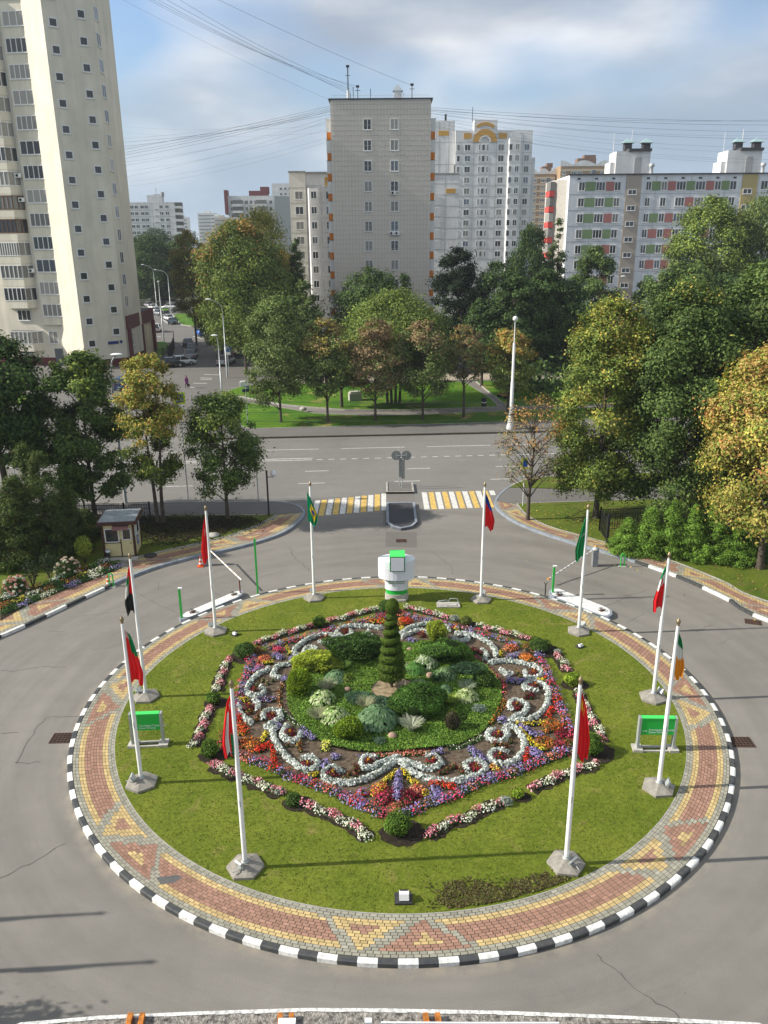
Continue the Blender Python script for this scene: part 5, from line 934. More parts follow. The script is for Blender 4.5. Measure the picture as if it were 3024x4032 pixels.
def litter(name,label,spots,n,cols,size,z0):
    P=[]
    for x,y,sx,sy,wt in spots: m=int(n*wt); P.append(np.c_[x+rs.normal(size=m)*sx,y+rs.normal(size=m)*sy])
    P=np.concatenate(P); k=np.hypot(P[:,0]-CX,P[:,1]-CY)<RI-.12 if name=='worn_turf' else np.ones(len(P),bool); P=P[k]; n=len(P); f=.5+.5*np.sin(P[:,0]*7+np.sin(P[:,1]*9))*np.sin(P[:,1]*8); k=f>rs.uniform(0,.45,n); P=P[k]; n=len(P)
    o=link(name,npmesh(name,*leafquads(np.c_[P,z0+rs.uniform(0,.03,n)],rs.normal(size=(n,3))*.35+np.array([0,0,1]),size*rs.uniform(.5,1.4,n),palette(cols,n,.3),.8),LEAF)); setp(o,label,None,None,'stuff')
sp_=[]
for cx,cy,a_,b_,w_ in ((1900,3530,.5,.2,.3),(1965,3550,.4,.16,.2),(1830,3500,.35,.14,.14),(2110,3490,.45,.14,.2),(2180,3465,.3,.12,.1),(1790,3560,.3,.08,.06)): c=G(cx,cy,ZL); sp_.append((c.x,c.y,a_,b_,w_))
litter('worn_turf','patch of worn brown turf at the near edge of the lawn',sp_,9500,[(.1,.075,.035),(.07,.055,.028),(.15,.14,.04),(.1,.12,.025)],.07,ZL+.005)
litter('leaf_litter','dark fallen leaves and creeper under the trees right of the kiosk',[(-12.5,49.3,1.5,.8,.4),(-10.4,49.8,.9,.5,.2),(-13.5,47.5,1.0,.8,.15),(-11.6,47.9,.8,.6,.1),(-17,50,2,.8,.15)],34000,[(.035,.025,.015),(.05,.03,.018),(.03,.035,.015),(.06,.07,.02)],.11,.165)
litter('leaf_litter','yellow leaves scattered over the right lawn',[(12.5,50.5,2.2,1.5,.4),(17,46,3,2,.3),(22,40,3,3,.3)],2200,[(.4,.3,.05),(.3,.25,.06),(.15,.2,.03)],.09,.165)
# ------------------------------------------------------------------ central shrubs
def sh(label,f,p,rx,hk,pal,flat=1,base=.5,name='shrub',catn='shrub',**k):
    R=pxr(f,p,rx)*1.08; c=Vector(f(p[0],p[1]+base*rx*flat)); c.y+=R*flat*.45; return shrub(name,label,catn,c,(R,R*flat),R*hk,pal,z=ZL+.05,**k)
sh('wide dark green juniper left of the spiral shrub',ca,(1200,430),190,.8,[(.07,.14,.03),(.1,.19,.045),(.04,.085,.02)],.7,.35,flow=.6,size=.12,asp=.4,lump=.22,name='juniper')
sh('dark green yew in the upper right of the centre',cb,(385,450),150,.95,[(.07,.155,.025),(.1,.2,.035),(.045,.1,.015)],.75,.3,size=.08,lump=.2,name='yew')
sh('big dark rounded yew right of the spiral, nearest the camera',cb,(195,850),190,1.0,[(.06,.14,.02),(.085,.18,.03),(.035,.08,.012)],.85,.3,size=.08,lump=.15,name='yew')
sh('yellow-green spreading juniper at the left of the centre',ca,(900,530),155,.75,PALS['Y'],.6,.3,flow=.5,size=.12,asp=.4,lump=.25,name='juniper')
sh('upright lime thuja at the left of the centre',ca,(790,690),84,2.3,PALS['L'],1,.6,flow=1.0,size=.1,asp=.35,name='thuja')
sh('round lime shrub at the near left of the centre',ca,(1150,1030),106,1.35,[(.19,.29,.02),(.25,.36,.03),(.1,.18,.015)],.85,.3,flow=.6,size=.08,name='round_shrub')
sh('small lime thuja at the top right of the centre',cb,(320,310),70,2.2,PALS['Y'],1,.5,flow=1.0,size=.09,asp=.35,name='thuja')
sh('dark round yew at the right of the centre',cb,(660,640),78,1.3,PALS['D'],.9,.4,name='round_shrub')
sh('bluish spreading juniper below the spiral',ca,(1230,760),90,.4,PALS['B'],.8,.2,flow=.5,size=.09,asp=.4,lump=.25,name='juniper')
sh('bluish low juniper in front of the spiral',ca,(1400,790),95,.38,PALS['B'],.7,.2,flow=.5,size=.09,asp=.4,lump=.25,name='juniper')
sh('grey-green low juniper right of the spiral',cb,(530,555),120,.4,[(.06,.13,.06),(.08,.16,.08),(.05,.1,.05)],.7,.2,flow=.5,size=.09,asp=.4,lump=.25,name='juniper')
sh('dying brown dwarf conifer with yellow tip, lower right of the centre',cb,(430,940),52,2.3,PALS['V'],1,.8,flow=1.2,size=.09,asp=.35,name='dwarf_conifer')
sh('yellow growing tip above the brown dwarf conifer',cb,(430,865),26,1.5,PALS['Y'],1,.3,flow=1.2,size=.07,name='dwarf_conifer')
sh('pale blue fescue tuft at the right of the centre',cb,(620,838),45,1.0,PALS['S'],1,.3,flow=.6,size=.09,asp=.2,name='blue_fescue')
sh('pale blue fescue tuft beside the brown stone',ca,(1372,1065),42,.9,[(.12,.22,.13),(.16,.27,.17)],1,.3,flow=.6,size=.08,asp=.2,name='blue_fescue')
def hosta(label,f,p,r,cols,size=.26):
    size*=.72; R=pxr(f,p,r)*1.22; c=f(*p); n=int(330*R/.45); a=rs.uniform(0,2*np.pi,n); q=np.sqrt(rs.uniform(.02,1,n)); h=R*.85
    P=np.stack([R*q*np.cos(a),R*q*np.sin(a),h*(1-q**2*.8)],1); out=np.stack([np.cos(a),np.sin(a),-.25-.7*q],1); nr=np.stack([np.cos(a)*q*.6,np.sin(a)*q*.6,np.full(n,1.)],1)+rs.normal(size=(n,3))*.2
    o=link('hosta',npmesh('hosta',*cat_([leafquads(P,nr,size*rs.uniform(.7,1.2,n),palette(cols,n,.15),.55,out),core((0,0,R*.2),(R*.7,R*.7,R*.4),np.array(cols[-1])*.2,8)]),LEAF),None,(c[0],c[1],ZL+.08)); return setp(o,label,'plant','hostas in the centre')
HV=[(.5,.58,.28),(.28,.42,.13),(.6,.65,.4),(.14,.27,.06)]; HG=[(.09,.23,.05),(.14,.3,.07),(.06,.16,.03)]; HB=[(.13,.23,.11),(.19,.3,.16),(.09,.17,.07)]
hosta('cream edged hosta left of the blue-leaved one',ca,(1050,905),92,HV,.2); hosta('cream edged hosta below the upright lime thuja',ca,(960,765),80,HV,.2); hosta('large blue-leaved hosta in the lower middle',ca,(1358,925),125,HB,.34); hosta('green hosta below the yellow juniper',ca,(1060,615),70,HB,.28)
hosta('white edged hosta right of the spiral, upper',cb,(235,505),75,[(.5,.55,.38),(.25,.36,.15),(.1,.18,.06)],.24); hosta('pale hosta right of the spiral, lower',cb,(370,595),70,[(.28,.38,.2),(.16,.26,.1),(.08,.15,.05)],.2); hosta('green hosta at the foot of the white edged one',cb,(155,555),65,HG,.24); hosta('cream-yellow hosta at the right of the centre',cb,(532,750),72,[(.55,.58,.32),(.3,.4,.15),(.15,.24,.07)],.22); hosta('pale hosta behind the big dark yew',cb,(185,670),60,[(.3,.4,.2),(.15,.26,.1)],.18); hosta('bluish hosta right of the big dark yew',cb,(370,700),50,HB,.18); hosta('lime hosta beside the yellow juniper',ca,(1120,620),50,[(.3,.36,.06),(.15,.22,.04)],.16)
def tuft(label,f,p,r,cols,n=260,name='ornamental_grass'):
    n=int(n*1.6); R=pxr(f,p,r)*1.2; c=f(*p); V_=[];F_=[];C_=[]
    for i in range(n):
        a=random.uniform(0,6.283); l=R*random.uniform(.6,1.25); w=.008; k=random.uniform(.5,1.3); col=random.choice(cols); ca_,sa=math.cos(a),math.sin(a); b=len(V_); s=random.uniform(0,.12)
        for t_ in (0,.4,.75,1): x=s+l*.75*t_**1.5; z=l*1.1*t_*(1-.28*t_*t_); ww=w*(1-t_*.6); V_+= [(x*ca_-ww*sa,x*sa+ww*ca_,z),(x*ca_+ww*sa,x*sa-ww*ca_,z)]; C_+= [[q*k for q in col]]*2
        F_+= [(b+2*j,b+2*j+1,b+2*j+3,b+2*j+2) for j in range(3)]
    o=link(name,npmesh(name,np.array(V_),np.array(F_),np.array(C_),LEAF),None,(c[0],c[1],ZL+.05)); return setp(o,label,'grass tuft','ornamental grasses')
STR=[(.5,.5,.35),(.38,.38,.22),(.25,.3,.12)]
tuft('straw coloured grass left of the cream edged hosta',ca,(930,900),70,STR); tuft('straw grass tuft below the upright lime thuja',ca,(990,690),62,STR); tuft('tall pale grass tuft in front of the spiral',ca,(1270,815),60,STR); tuft('white striped grass at the near right of the centre',cb,(130,975),75,[(.6,.62,.5),(.4,.45,.3)],340); tuft('pale grass behind the cream-yellow hosta',cb,(530,690),55,[(.4,.45,.32),(.25,.32,.2)]); tuft('dark iris leaves below the pale hosta',cb,(315,620),55,[(.05,.13,.05),(.07,.16,.06)],180,'iris_clump'); tuft('yellow-green daylily right of the big dark yew',cb,(410,790),60,[(.2,.3,.04),(.3,.38,.06)],200,'daylily'); tuft('thin grey grass just right of the spiral',cb,(85,560),50,STR,150); tuft('small green grass above the lime sphere shrub',ca,(1100,540),60,[(.1,.2,.04),(.16,.26,.06)],200)
for f,p,r,lab in ((ca,(1465,1030),.17,'brown stone beside the large blue-leaved hosta'),(cb,(265,590),.18,'pinkish stone among the hostas right of the spiral'),(cb,(115,400),.14,'pale stone at the top right of the centre'),(ca,(1140,690),.14,'small pale stone left of the spiral')):
    t=MB(); t.ball((0,0,r*.5),r,0,7,.7); o=t.build('stone',[mat('stone_pink',(.36,.24,.18),.85,var=.3,vscale=8)],None,(*f(*p),ZL+.05)); setp(o,lab,'rock','stones in the bed')
# spiral topiary
B0=ca(1460,668); t=empty('spiral_topiary',(*B0,ZL+.1),'tall spiral-clipped thuja at the centre of the bed','topiary'); HT=3.9
g=MB(); g.tube([(0,0,-.05),(.03,0,1.2),(.0,.02,2.6),(.03,0,3.5)],[.06,.05,.035,.02],8); g.tube([(0,0,.05),(-.1,.0,.2),(-.17,.05,.5)],[.03,.025,.02],6); g.build('trunk',[BARK],t)
turns=7; n=46000; z0,z1=.42,3.12; tt=rs.uniform(0,1,n)**.8; 
zz=z0+(z1-z0)*tt; Rb=(.60-.38*tt)*(1-.25*np.clip((.09-tt)/.09,0,1)); th=2*np.pi*turns*tt+1
tr=.2-.085*tt; q=rs.uniform(0,2*np.pi,n); rad_=Rb-tr*1.0+tr*1.25*np.cos(q)*rs.uniform(.85,1,n); tilt=.10*np.sin(th)
P=np.stack([rad_*np.cos(th),rad_*np.sin(th),zz+tr*np.sin(q)*1.02+tilt*0],1); nr=np.stack([np.cos(q)*np.cos(th),np.cos(q)*np.sin(th),np.sin(q)],1)+rs.normal(size=(n,3))*.35
TP=[(.085,.14,.018),(.12,.18,.025),(.06,.105,.013)]
A=leafquads(P,nr,.055*rs.uniform(.7,1.3,n),palette(TP,n,.18),.6)
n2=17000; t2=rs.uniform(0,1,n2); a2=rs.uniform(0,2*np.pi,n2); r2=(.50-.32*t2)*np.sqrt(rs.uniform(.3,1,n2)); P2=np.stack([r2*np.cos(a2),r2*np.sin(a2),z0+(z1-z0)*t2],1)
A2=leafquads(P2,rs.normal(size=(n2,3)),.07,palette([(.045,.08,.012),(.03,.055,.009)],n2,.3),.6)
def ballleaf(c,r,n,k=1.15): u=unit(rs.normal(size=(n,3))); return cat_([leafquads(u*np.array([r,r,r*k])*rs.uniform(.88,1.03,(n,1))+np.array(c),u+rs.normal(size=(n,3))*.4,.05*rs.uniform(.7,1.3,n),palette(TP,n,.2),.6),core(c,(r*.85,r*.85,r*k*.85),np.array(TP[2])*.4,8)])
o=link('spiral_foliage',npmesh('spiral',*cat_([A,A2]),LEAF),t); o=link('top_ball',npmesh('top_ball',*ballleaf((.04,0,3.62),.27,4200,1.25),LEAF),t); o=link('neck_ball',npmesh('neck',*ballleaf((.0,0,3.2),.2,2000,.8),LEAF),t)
# flower bed by the left path
BED=[(0,900),(0,770),(90,760),(200,720),(330,670),(450,610),(560,570),(660,535),(760,520),(800,545),(760,570),(640,610),(500,660),(380,710),(200,790),(60,865)]
bp=[tuple(G(x*.6028,1900+y*.6028,.17)[:2]) for x,y in BED]; g=MB(); g.sheet(bp,.165); struct('flower_bed_soil',g,SOILD)
lf=lambda l:[tuple(G(x*.6028,1900+y*.6028,.17)[:2]) for x,y in l]
def lrow(lab,l,bl,w,h=.25,blk=.7,size=.07): row('bedding_border',lab,'flower border',lf(l),bl,w=w,h=h,block=blk,dens=330,size=size,group='bedding beside the left path',zig=.1,z=.16)
lrow('green and violet edging nearest the left path',[(15,860),(200,780),(400,700),(560,640),(780,552)],[GRL,LAV,GRL,CREAM],.55); lrow('white, orange and yellow middle row beside the left path',[(10,830),(150,770),(330,700),(470,640),(620,590),(760,540)],[ORGF+GRL,YELF+GRL,CREAM,BRNZ,GRL],.6,.3); lrow('silver and green back row beside the left path',[(5,780),(150,735),(300,680),(450,615),(600,560),(720,522)],[SILV,GRL,BRNZ,GRL],.5,.35)
def hyd(lab,p,r,h,cols,n=60):
    c=G(p[0]*.6028,1900+p[1]*.6028,.16); t=empty('hydrangea',c,lab,'shrub','hydrangeas by the left path'); m=2600; u=unit(rs.normal(size=(m,3))); u[:,2]=abs(u[:,2]); P=u*np.array([r,r,h])*rs.uniform(.4,.95,(m,1)); link('foliage',npmesh('f',*leafquads(P,u+rs.normal(size=(m,3))*.5,.11,palette([(.04,.08,.02),(.07,.11,.03)],m,.25),.6),LEAF),t)
    parts=[]
    for i in range(n): v=unit(rs.normal(size=3)); v[2]=abs(v[2]); q=v*np.array([r,r,h]); parts.append(dome((q[0],q[1],q[2]-.05),.09,.12,60,cols if i%3 else CREAM,.045,.12))
    link('blossoms',npmesh('b',*cat_(parts),PETAL),t)
hyd('pink hydrangea bush at the far left',(105,720),.75,.95,[(.6,.3,.25),(.65,.4,.33),(.55,.22,.2)]); hyd('white and pink hydrangea bush left of the kiosk',(445,590),.7,.9,[(.65,.6,.5),(.6,.35,.3)],45)
for p,lab in (((560,530),'yellow-leaved young shrub left of the kiosk'),((220,690),'dark spiky plant in the bed by the left path'),((330,640),'bare stemmed rose bush between the hydrangeas')):
    c=G(p[0]*.6028,1900+p[1]*.6028,.16); t=empty('young_shrub',c,lab,'shrub','young shrubs by the left path'); g=MB(); 
    for i in range(9): a=random.uniform(0,6.28); g.tube([(0,0,0),(.18*math.cos(a),.18*math.sin(a),.6),(.35*math.cos(a),.35*math.sin(a),1.15)],[.02,.014,.006],5)
    g.build('stems',[BARK],t); m=1100 if p[0]==560 else 350; u=unit(rs.normal(size=(m,3))); P=u*np.array([.5,.5,.65])*rs.uniform(.5,1,(m,1))+np.array([0,0,1.05]); link('leaves',npmesh('l',*leafquads(P,u+rs.normal(size=(m,3)),.12,palette([(.35,.4,.06),(.2,.28,.04)] if p[0]==560 else [(.03,.05,.02)],m,.2),.6),LEAF),t)
# ------------------------------------------------------------------ trees
LG1=[(.115,.175,.045),(.15,.21,.055),(.085,.13,.04)]; LG2=[(.075,.125,.035),(.1,.16,.04),(.055,.095,.028)]; LG3=[(.04,.075,.025),(.055,.095,.03),(.03,.052,.02)]
LYG=[(.19,.25,.045),(.24,.29,.055),(.14,.19,.035)]; LY=[(.42,.36,.08),(.48,.38,.08),(.28,.28,.06)]; LO=[(.45,.26,.08),(.36,.17,.06),(.5,.34,.12)]; LGR=[(.16,.21,.07),(.12,.165,.055),(.2,.24,.085)]; LBR=[(.27,.19,.1),(.33,.22,.12),(.2,.15,.08)]
def crown_pts(h,cb,rx,shape,ncl,rng):
    C=[];Rr=[]
    for i in range(ncl):
        t=rng.uniform(0,1)**(.85 if shape!='cone' else 1.35); a=i*2.399+rng.uniform(-.4,.4)
        if shape=='cone': env=(1-t)**.8*1.0+.04
        elif shape=='oval': env=math.sqrt(max(.02,1-(2*t-.86)**2/1.31))
        elif shape=='round': env=math.sqrt(max(.02,1-(1.9*t-.85)**2/1.12))
        elif shape=='low': env=math.sqrt(max(.02,1-t**2))
        else: env=min(1,.55+t*.9)*math.sqrt(max(.03,1-max(0,t-.35)**2/.44))
        q=rng.uniform(.25,.92)**.6*env; C.append((rx*q*math.cos(a),rx*q*math.sin(a),cb+(h-cb)*(t*.95))); Rr.append(rx*rng.uniform(.15,.34)*(.55+.45*env))
    return np.array(C),np.array(Rr)
def tree(name,label,base,h,rx,cbf,shape,pals,n,leaf,seed=0,trunk=.16,group='trees',lean=0,bark=None,sparse=1.0,multi=1,topal=None,droop=0,asp=.62,ncl=None,fill=.25):
    global rs
    rng=random.Random(seed); rs=np.random.RandomState(seed+100); t=empty(name,base,label,'tree',group); cb=h*cbf
    ncl=int((ncl or int(34+rx*9))*1.7); n=int(n*1.45); leaf=leaf*.86; C,Rr=crown_pts(h,cb,rx,shape,ncl,rng); w=Rr**2/np.sum(Rr**2); idx=rs.choice(ncl,n,p=w)
    u=unit(rs.normal(size=(n,3))); q=np.abs(rs.normal(size=n))*.42+.35; sq=np.array([1.15,1.15,.85 if not droop else 1.25])
    P=C[idx]+u*(Rr[idx]*q)[:,None]*sq; k=rs.uniform(size=n)
    if droop: P[:,2]-=rs.uniform(0,droop,n)**1.5
    P[:,:2]+=rs.normal(size=(n,2))*.06; P[:,2]=np.maximum(P[:,2],cb*.82)
    tint=np.array([1+rng.gauss(0,.16) for _ in range(ncl)])[idx]
    # hue by height and by branch
    zt=(P[:,2]-cb)/(h-cb); bsel=np.array([rng.random() for _ in range(ncl)])[idx]
    Cc=palette(pals,n,.16)
    if topal is not None:
        pal2,th,amt=topal; kk=((bsel*.6+rs.uniform(size=n)*.4)<amt*np.clip((zt-th)*2.2+.3,0,1.4)); Cc[kk]=palette(pal2,kk.sum(),.16)
    Cc*=tint[:,None]
    outw=P-np.array([0,0,cb+(h-cb)*.45]); nr=unit(outw)*.5+u*.6+rs.normal(size=(n,3))*.45+np.array([0,0,.35])
    keep=rs.uniform(size=n)<sparse
    parts=[leafquads(P[keep],nr[keep],leaf*rs.uniform(.65,1.35,keep.sum()),Cc[keep],asp,(np.stack([rs.normal(size=n)*.3,rs.normal(size=n)*.3,-np.ones(n)],1)[keep] if droop else None))]
    link('crown',npmesh('crown',*cat_(parts),LEAF),t)
    g=MB()
    for m_ in range(multi):
        ox=(m_-(multi-1)/2)*trunk*2.6; tx=ox*2.2+rng.uniform(-.2,.2)
        g.tube([(ox,0,-.1),(ox*1.1,0,.25),(ox*1.3+lean*.3,0,cb*.7),(tx+lean*.6,0,h*.5),(tx+lean,0,h*.86)],[trunk*1.35,trunk,trunk*.85,trunk*.5,trunk*.1],9,0)
    order=sorted(range(ncl),key=lambda i:-Rr[i])[:min(ncl,26 if sparse>.6 else 44)]
    for i in order:
        e=C[i]; z0=max(cb*.55,min(h*.7,e[2]-math.hypot(e[0],e[1])*rng.uniform(.7,1.1))); f=z0/h
        g.tube([(lean*f*.8,0,z0),(e[0]*.45,e[1]*.45,z0+(e[2]-z0)*.5+.1),tuple(e)],[trunk*.42*(1-f*.6),trunk*.25*(1-f*.5),.015],6)
        if sparse<=.6:
            for _ in range(5): a=unit(np.array([rng.gauss(0,1),rng.gauss(0,1),rng.gauss(.2,.6)]))*rx*.33; g.tube([tuple(e*.8+np.array([0,0,e[2]*.2])),tuple(e+a*.6),tuple(e+a)],[.02,.012,.004],4)
    link('trunk',g.me('trunk',[bark or BARK]),t); return t
def TR(name,label,b,top,wd,cbt,shape,pals,n,leaf,seed,tz=.15,**k):
    """b: foot in the photo, top/wd: surveyed top and width of the crown"""
    B=D(*b,tz); T=DV(b[0],top,B.y); h=T.z-tz; pm=(DV(b[0]+50,b[1],B.y)-DV(b[0]-50,b[1],B.y)).x/100; rx=wd*pm/2; cbz=DV(b[0],cbt,B.y).z-tz
    return tree(name,label,B,h,rx,max(.04,cbz/h),shape,pals,n,leaf,seed,**k)
MAP='maples along the near edge of the road'
TR('maple_tree','dark maple behind the guard kiosk, second crown from the left',(205,1112),748,172,1065,'oval',LG2+LG1,30000,.24,1,trunk=.16,group=MAP,topal=(LYG,.6,.4))
TR('maple_tree','yellow-topped twin-stemmed maple right of the kiosk',(347,1128),752,136,1040,'oval',LG1+LYG,17000,.2,2,trunk=.13,group=MAP,multi=2,topal=(LY+LYG+LO[:1],.2,.75),sparse=.9,ncl=70)
TR('maple_tree','smaller round green maple left of the crossing',(492,1120),835,156,1055,'round',LG1+LG2,16500,.19,3,trunk=.13,group=MAP,topal=(LYG,.3,.35))
TR('big_tree','large dark tree at the left edge of the photo',(25,1120),715,230,1000,'oval',LG3+LG2,30000,.26,4,trunk=.25,group=MAP)
for i,(b,top,wd) in enumerate((((-5,1215),985,130),((52,1220),1010,110),((112,1205),960,125),((160,1190),1050,80),((80,1190),940,110),((190,1165),1100,70))):
    TR('conifer','olive green conifer, '+['at the left frame edge','front one of the left clump','tallest of the left clump','nearest the kiosk','rear one of the left clump','small dark one behind the kiosk'][i],b,top,wd,b[1]-12,'cone',[(.07,.115,.028),(.09,.14,.034),(.05,.08,.022),(.11,.12,.034)],15000,.17,20+i,trunk=.1,group='conifers left of the kiosk',asp=.42,ncl=90)
BIG='tall trees on the right side'
TR('lime_tree','tall narrow lime tree, leftmost of the big right-hand trees',(1287,1118),625,205,1075,'oval',LYG+LG1,46000,.2,30,trunk=.22,group=BIG,ncl=90,topal=(LYG+LY,.1,.35))
TR('lime_tree','broad dark lime tree in the middle of the right-hand group',(1445,1135),585,250,1085,'oval',LG1+LG2,56000,.21,31,trunk=.24,group=BIG,ncl=110,topal=(LY+LYG,.75,.45))
TR('lime_tree','large lime tree behind the autumn chestnut',(1585,1120),545,240,1080,'oval',LG2+LG1,40000,.23,32,trunk=.25,group=BIG,ncl=90)
TR('lime_tree','dark lime tree at the right frame edge',(1700,1090),560,230,1040,'oval',LG2+LG1,24000,.25,33,trunk=.25,group=BIG)
TR('chestnut_tree','orange and yellow autumn chestnut at the right edge',(1640,1228),730,300,1140,'oval',LY+LYG+[(.36,.32,.1),(.42,.3,.1)],50000,.2,34,trunk=.2,group=BIG,ncl=95,topal=(LO,.3,.33))
TR('bare_tree','sparse autumn tree with bare twigs right of the crossing',(1140,1122),845,150,1050,'round',LGR+LBR,2900,.16,35,trunk=.13,group=BIG,sparse=.6,topal=(LO,.2,.5))
for i,(x,y,top,wd) in enumerate(((1352,1192,1118,78),(1400,1197,1092,80),(1447,1200,1078,80),(1492,1206,1085,74),(1535,1208,1068,88),(1588,1212,1100,90),(1640,1200,1110,80))):
    TR('thuja','bright green thuja, '+['leftmost of the right hedge','second in the right hedge','third in the right hedge','fourth in the right hedge','tallest of the right hedge','sixth in the right hedge','last in the right hedge behind the chestnut trunk'][i],(x,y),top,wd,y-4,'cone',[(.15,.27,.035),(.2,.33,.05),(.1,.19,.03)],11000,.13,40+i,trunk=.06,group='thuja hedge',asp=.4,ncl=80)
RW='row of young limes across the road'
for b,top,wd,cb,pals,tp,lab,n,spx in (((607,912),632,148,865,LGR+LG1,None,'grey-green lime at the left end of the park row',17000,1),((708,912),684,118,850,LGR+LG1,(LY+LBR,.3,.4),'olive lime with yellowing top, second in the park row',9500,.9),((811,909),684,120,850,LGR+LBR,(LBR,.25,.5),'brown tinted lime, third in the park row',9500,.9),((913,906),686,128,850,LGR+LG1,(LBR,.45,.5),'pale green lime with rusty right side, fourth in the park row',11500,1),((1001,901),695,84,820,LBR+LGR,(LO,.4,.3),'thin rusty brown lime, fifth in the park row',4200,.6),((1096,897),705,104,850,LGR+LYG,(LY+LO,.3,.4),'yellow-green lime just left of the white mast',9500,.95)):
    TR('lime_tree',lab,b,top,wd,cb,'oval',pals,n,.26,int(b[0]),trunk=.14,group=RW,topal=tp,sparse=spx)
TR('willow_tree','wide bright green willow dome in the middle of the park',(850,872),628,265,800,'low',LYG+LG1,36000,.27,50,trunk=.16,group='park trees',multi=4,ncl=120)
for b,top,wd,cb,sh_,pals,n,lab,kw in (((738,882),742,70,830,'oval',LGR+LG2,5000,'small tree behind the second park lime',{}),
((800,800),572,150,760,'oval',LG2,16000,'dark rounded tree in front of the grey tower',{}),((872,800),580,85,790,'cone',LG3+LG2,12000,'narrow dark spruce in front of the grey tower',dict(asp=.35)),((912,790),640,55,780,'cone',LG2,5000,'small conifer at the tower corner',dict(asp=.35)),
((985,800),526,118,770,'oval',[(.014,.028,.012),(.02,.036,.014)],22000,'almost black dense tree right of the grey tower',{}),((935,790),690,60,780,'round',LYG,4000,'low light green bush right of the tower corner',{}),
((1065,800),560,125,780,'oval',LG2+LG3,18000,'mid green tree right of the black one',{}),((1135,780),470,105,760,'oval',LG2+LG3,17000,'tall birch in front of the white panel block',dict(droop=1.2)),((1190,775),455,80,760,'cone',LG2+LG1,11000,'pointed tree left of the pink and green block',{}),
((1105,845),590,120,800,'oval',LG2+LG3,18000,'dark broad tree behind the white mast',{}),((1165,838),575,115,800,'oval',LG3+LG2,18000,'dark tree behind the low platform, left',{}),((1215,838),600,110,800,'oval',LG3+LG2,16000,'dark tree behind the low platform, right',{}),((1040,835),640,95,800,'oval',LG3+LG2,11000,'dark tree behind the thin rusty lime',{}),
((1272,800),522,112,780,'oval',LG1+LG2,17000,'lit green tree at the left of the pink and green block',{}),((1385,800),600,95,780,'oval',LGR+LG1,12000,'yellowish tree in the gap before the panel block stairwell',{}),((1345,850),680,80,820,'oval',LO+LBR,6000,'orange tree between the two largest limes',{}),
((1500,800),412,185,760,'oval',LYG+LG1,32000,'tall bright green tree in front of the panel block',{}),((1610,800),404,150,760,'oval',LG1+LGR,26000,'weeping birch at the right edge before the panel block',dict(droop=1.6)),((1450,850),560,170,800,'oval',LG2+LG1,22000,'dark tree under the bright green one',{}),((1560,850),585,180,800,'oval',LG2+LG3,22000,'dark tree under the weeping birch',{}),((1690,800),470,140,760,'oval',LG2,14000,'tree beyond the right frame edge',{}),
((532,800),470,195,740,'oval',LYG+LG1,34000,'large green and amber tree beside the side street',dict(topal=(LO,.5,.28))),((425,745),488,88,690,'oval',LYG+LBR,13000,'rust-orange tree leaning over the side street',{}),((575,760),440,165,700,'oval',LYG+LY,26000,'tall yellow-green willow behind the amber tree',dict(droop=1.5)),((590,800),566,165,770,'round',LYG+LG1,19000,'olive green spreading tree left of the park row',{}),((615,770),532,90,740,'oval',LO+LY,9000,'amber tree in front of the white bay-window block',{}),((650,800),502,70,770,'cone',LG3+LG2,11000,'dark spruce at the left of the white bay-window block',dict(asp=.35)),((662,830),600,75,800,'oval',LG2+LGR,8000,'grey-green tree at the foot of the dark spruce',{}),
((480,770),600,80,740,'oval',LG1+LGR,9000,'birch with pale stem beside the tall curved lamp',dict(droop=1.2)),((455,745),640,70,715,'oval',LYG+LO,5500,'small yellowing tree over the far grass strip',{}),
((335,660),505,110,640,'oval',LG3+LG2,14000,'dark round tree far up the side street',{}),((378,655),520,90,640,'oval',LG2,11000,'olive tree far up the side street',{}),((300,655),510,80,640,'oval',LG3,9000,'dark tree beside the cream tower, far away',{}),((405,660),500,80,640,'oval',LG3+LG2,9000,'deep green tree behind the rust-orange one',{}),((350,640),488,120,620,'oval',LG3,11000,'dark tree in front of the distant white block',{}),((545,700),500,150,660,'oval',LG2,9000,'green tree behind the amber tree',{})):
    TR('tree',lab,b,top,wd,cb,sh_,pals,n,.36 if b[1]>740 else .6,int(b[0]*3+b[1]),trunk=.2,group='trees behind the park and around the blocks',tz=.0,**kw)
tree('ornamental_tree','small tree beside the driveway left of the frame',Vector((-15.2,12.6,0)),5.2,1.9,.35,'round',LG1,5000,.2,77,trunk=.1,group='park trees')
rs=np.random.RandomState(5)
def wood(name,label,x0,x1,y0,y1,n,hh,cols,size):
    m=int(n/60); cx=rs.uniform(x0,x1,m); cy=rs.uniform(y0,y1,m); ch=hh*rs.uniform(.7,1.1,m); idx=rs.randint(0,m,n); u=unit(rs.normal(size=(n,3))); P=np.stack([cx[idx]+u[:,0]*hh*.3,cy[idx]+u[:,1]*hh*.3,ch[idx]*(.55+.42*u[:,2])],1)
    o=link(name,npmesh(name,*leafquads(P,u+rs.normal(size=(n,3))*.4,size*rs.uniform(.7,1.3,n),palette(cols,n,.2),.7),LEAF)); return setp(o,label,None,None,'stuff')
wood('distant_woodland','far belt of dark trees between the blocks',-230,260,240,400,26000,13,LG3+LG2,2.2); wood('distant_woodland','hazy belt of trees on the skyline',-500,500,420,900,16000,14,LG3+LG2,4.5)
wood('low_shrubbery','dark shrubbery filling the ground under the trees',16,95,86,128,26000,5,LG3+LG2,.5); wood('low_shrubbery','dark shrubbery behind the park in front of the blocks',-16,90,126,136,22000,6,LG3,.6)
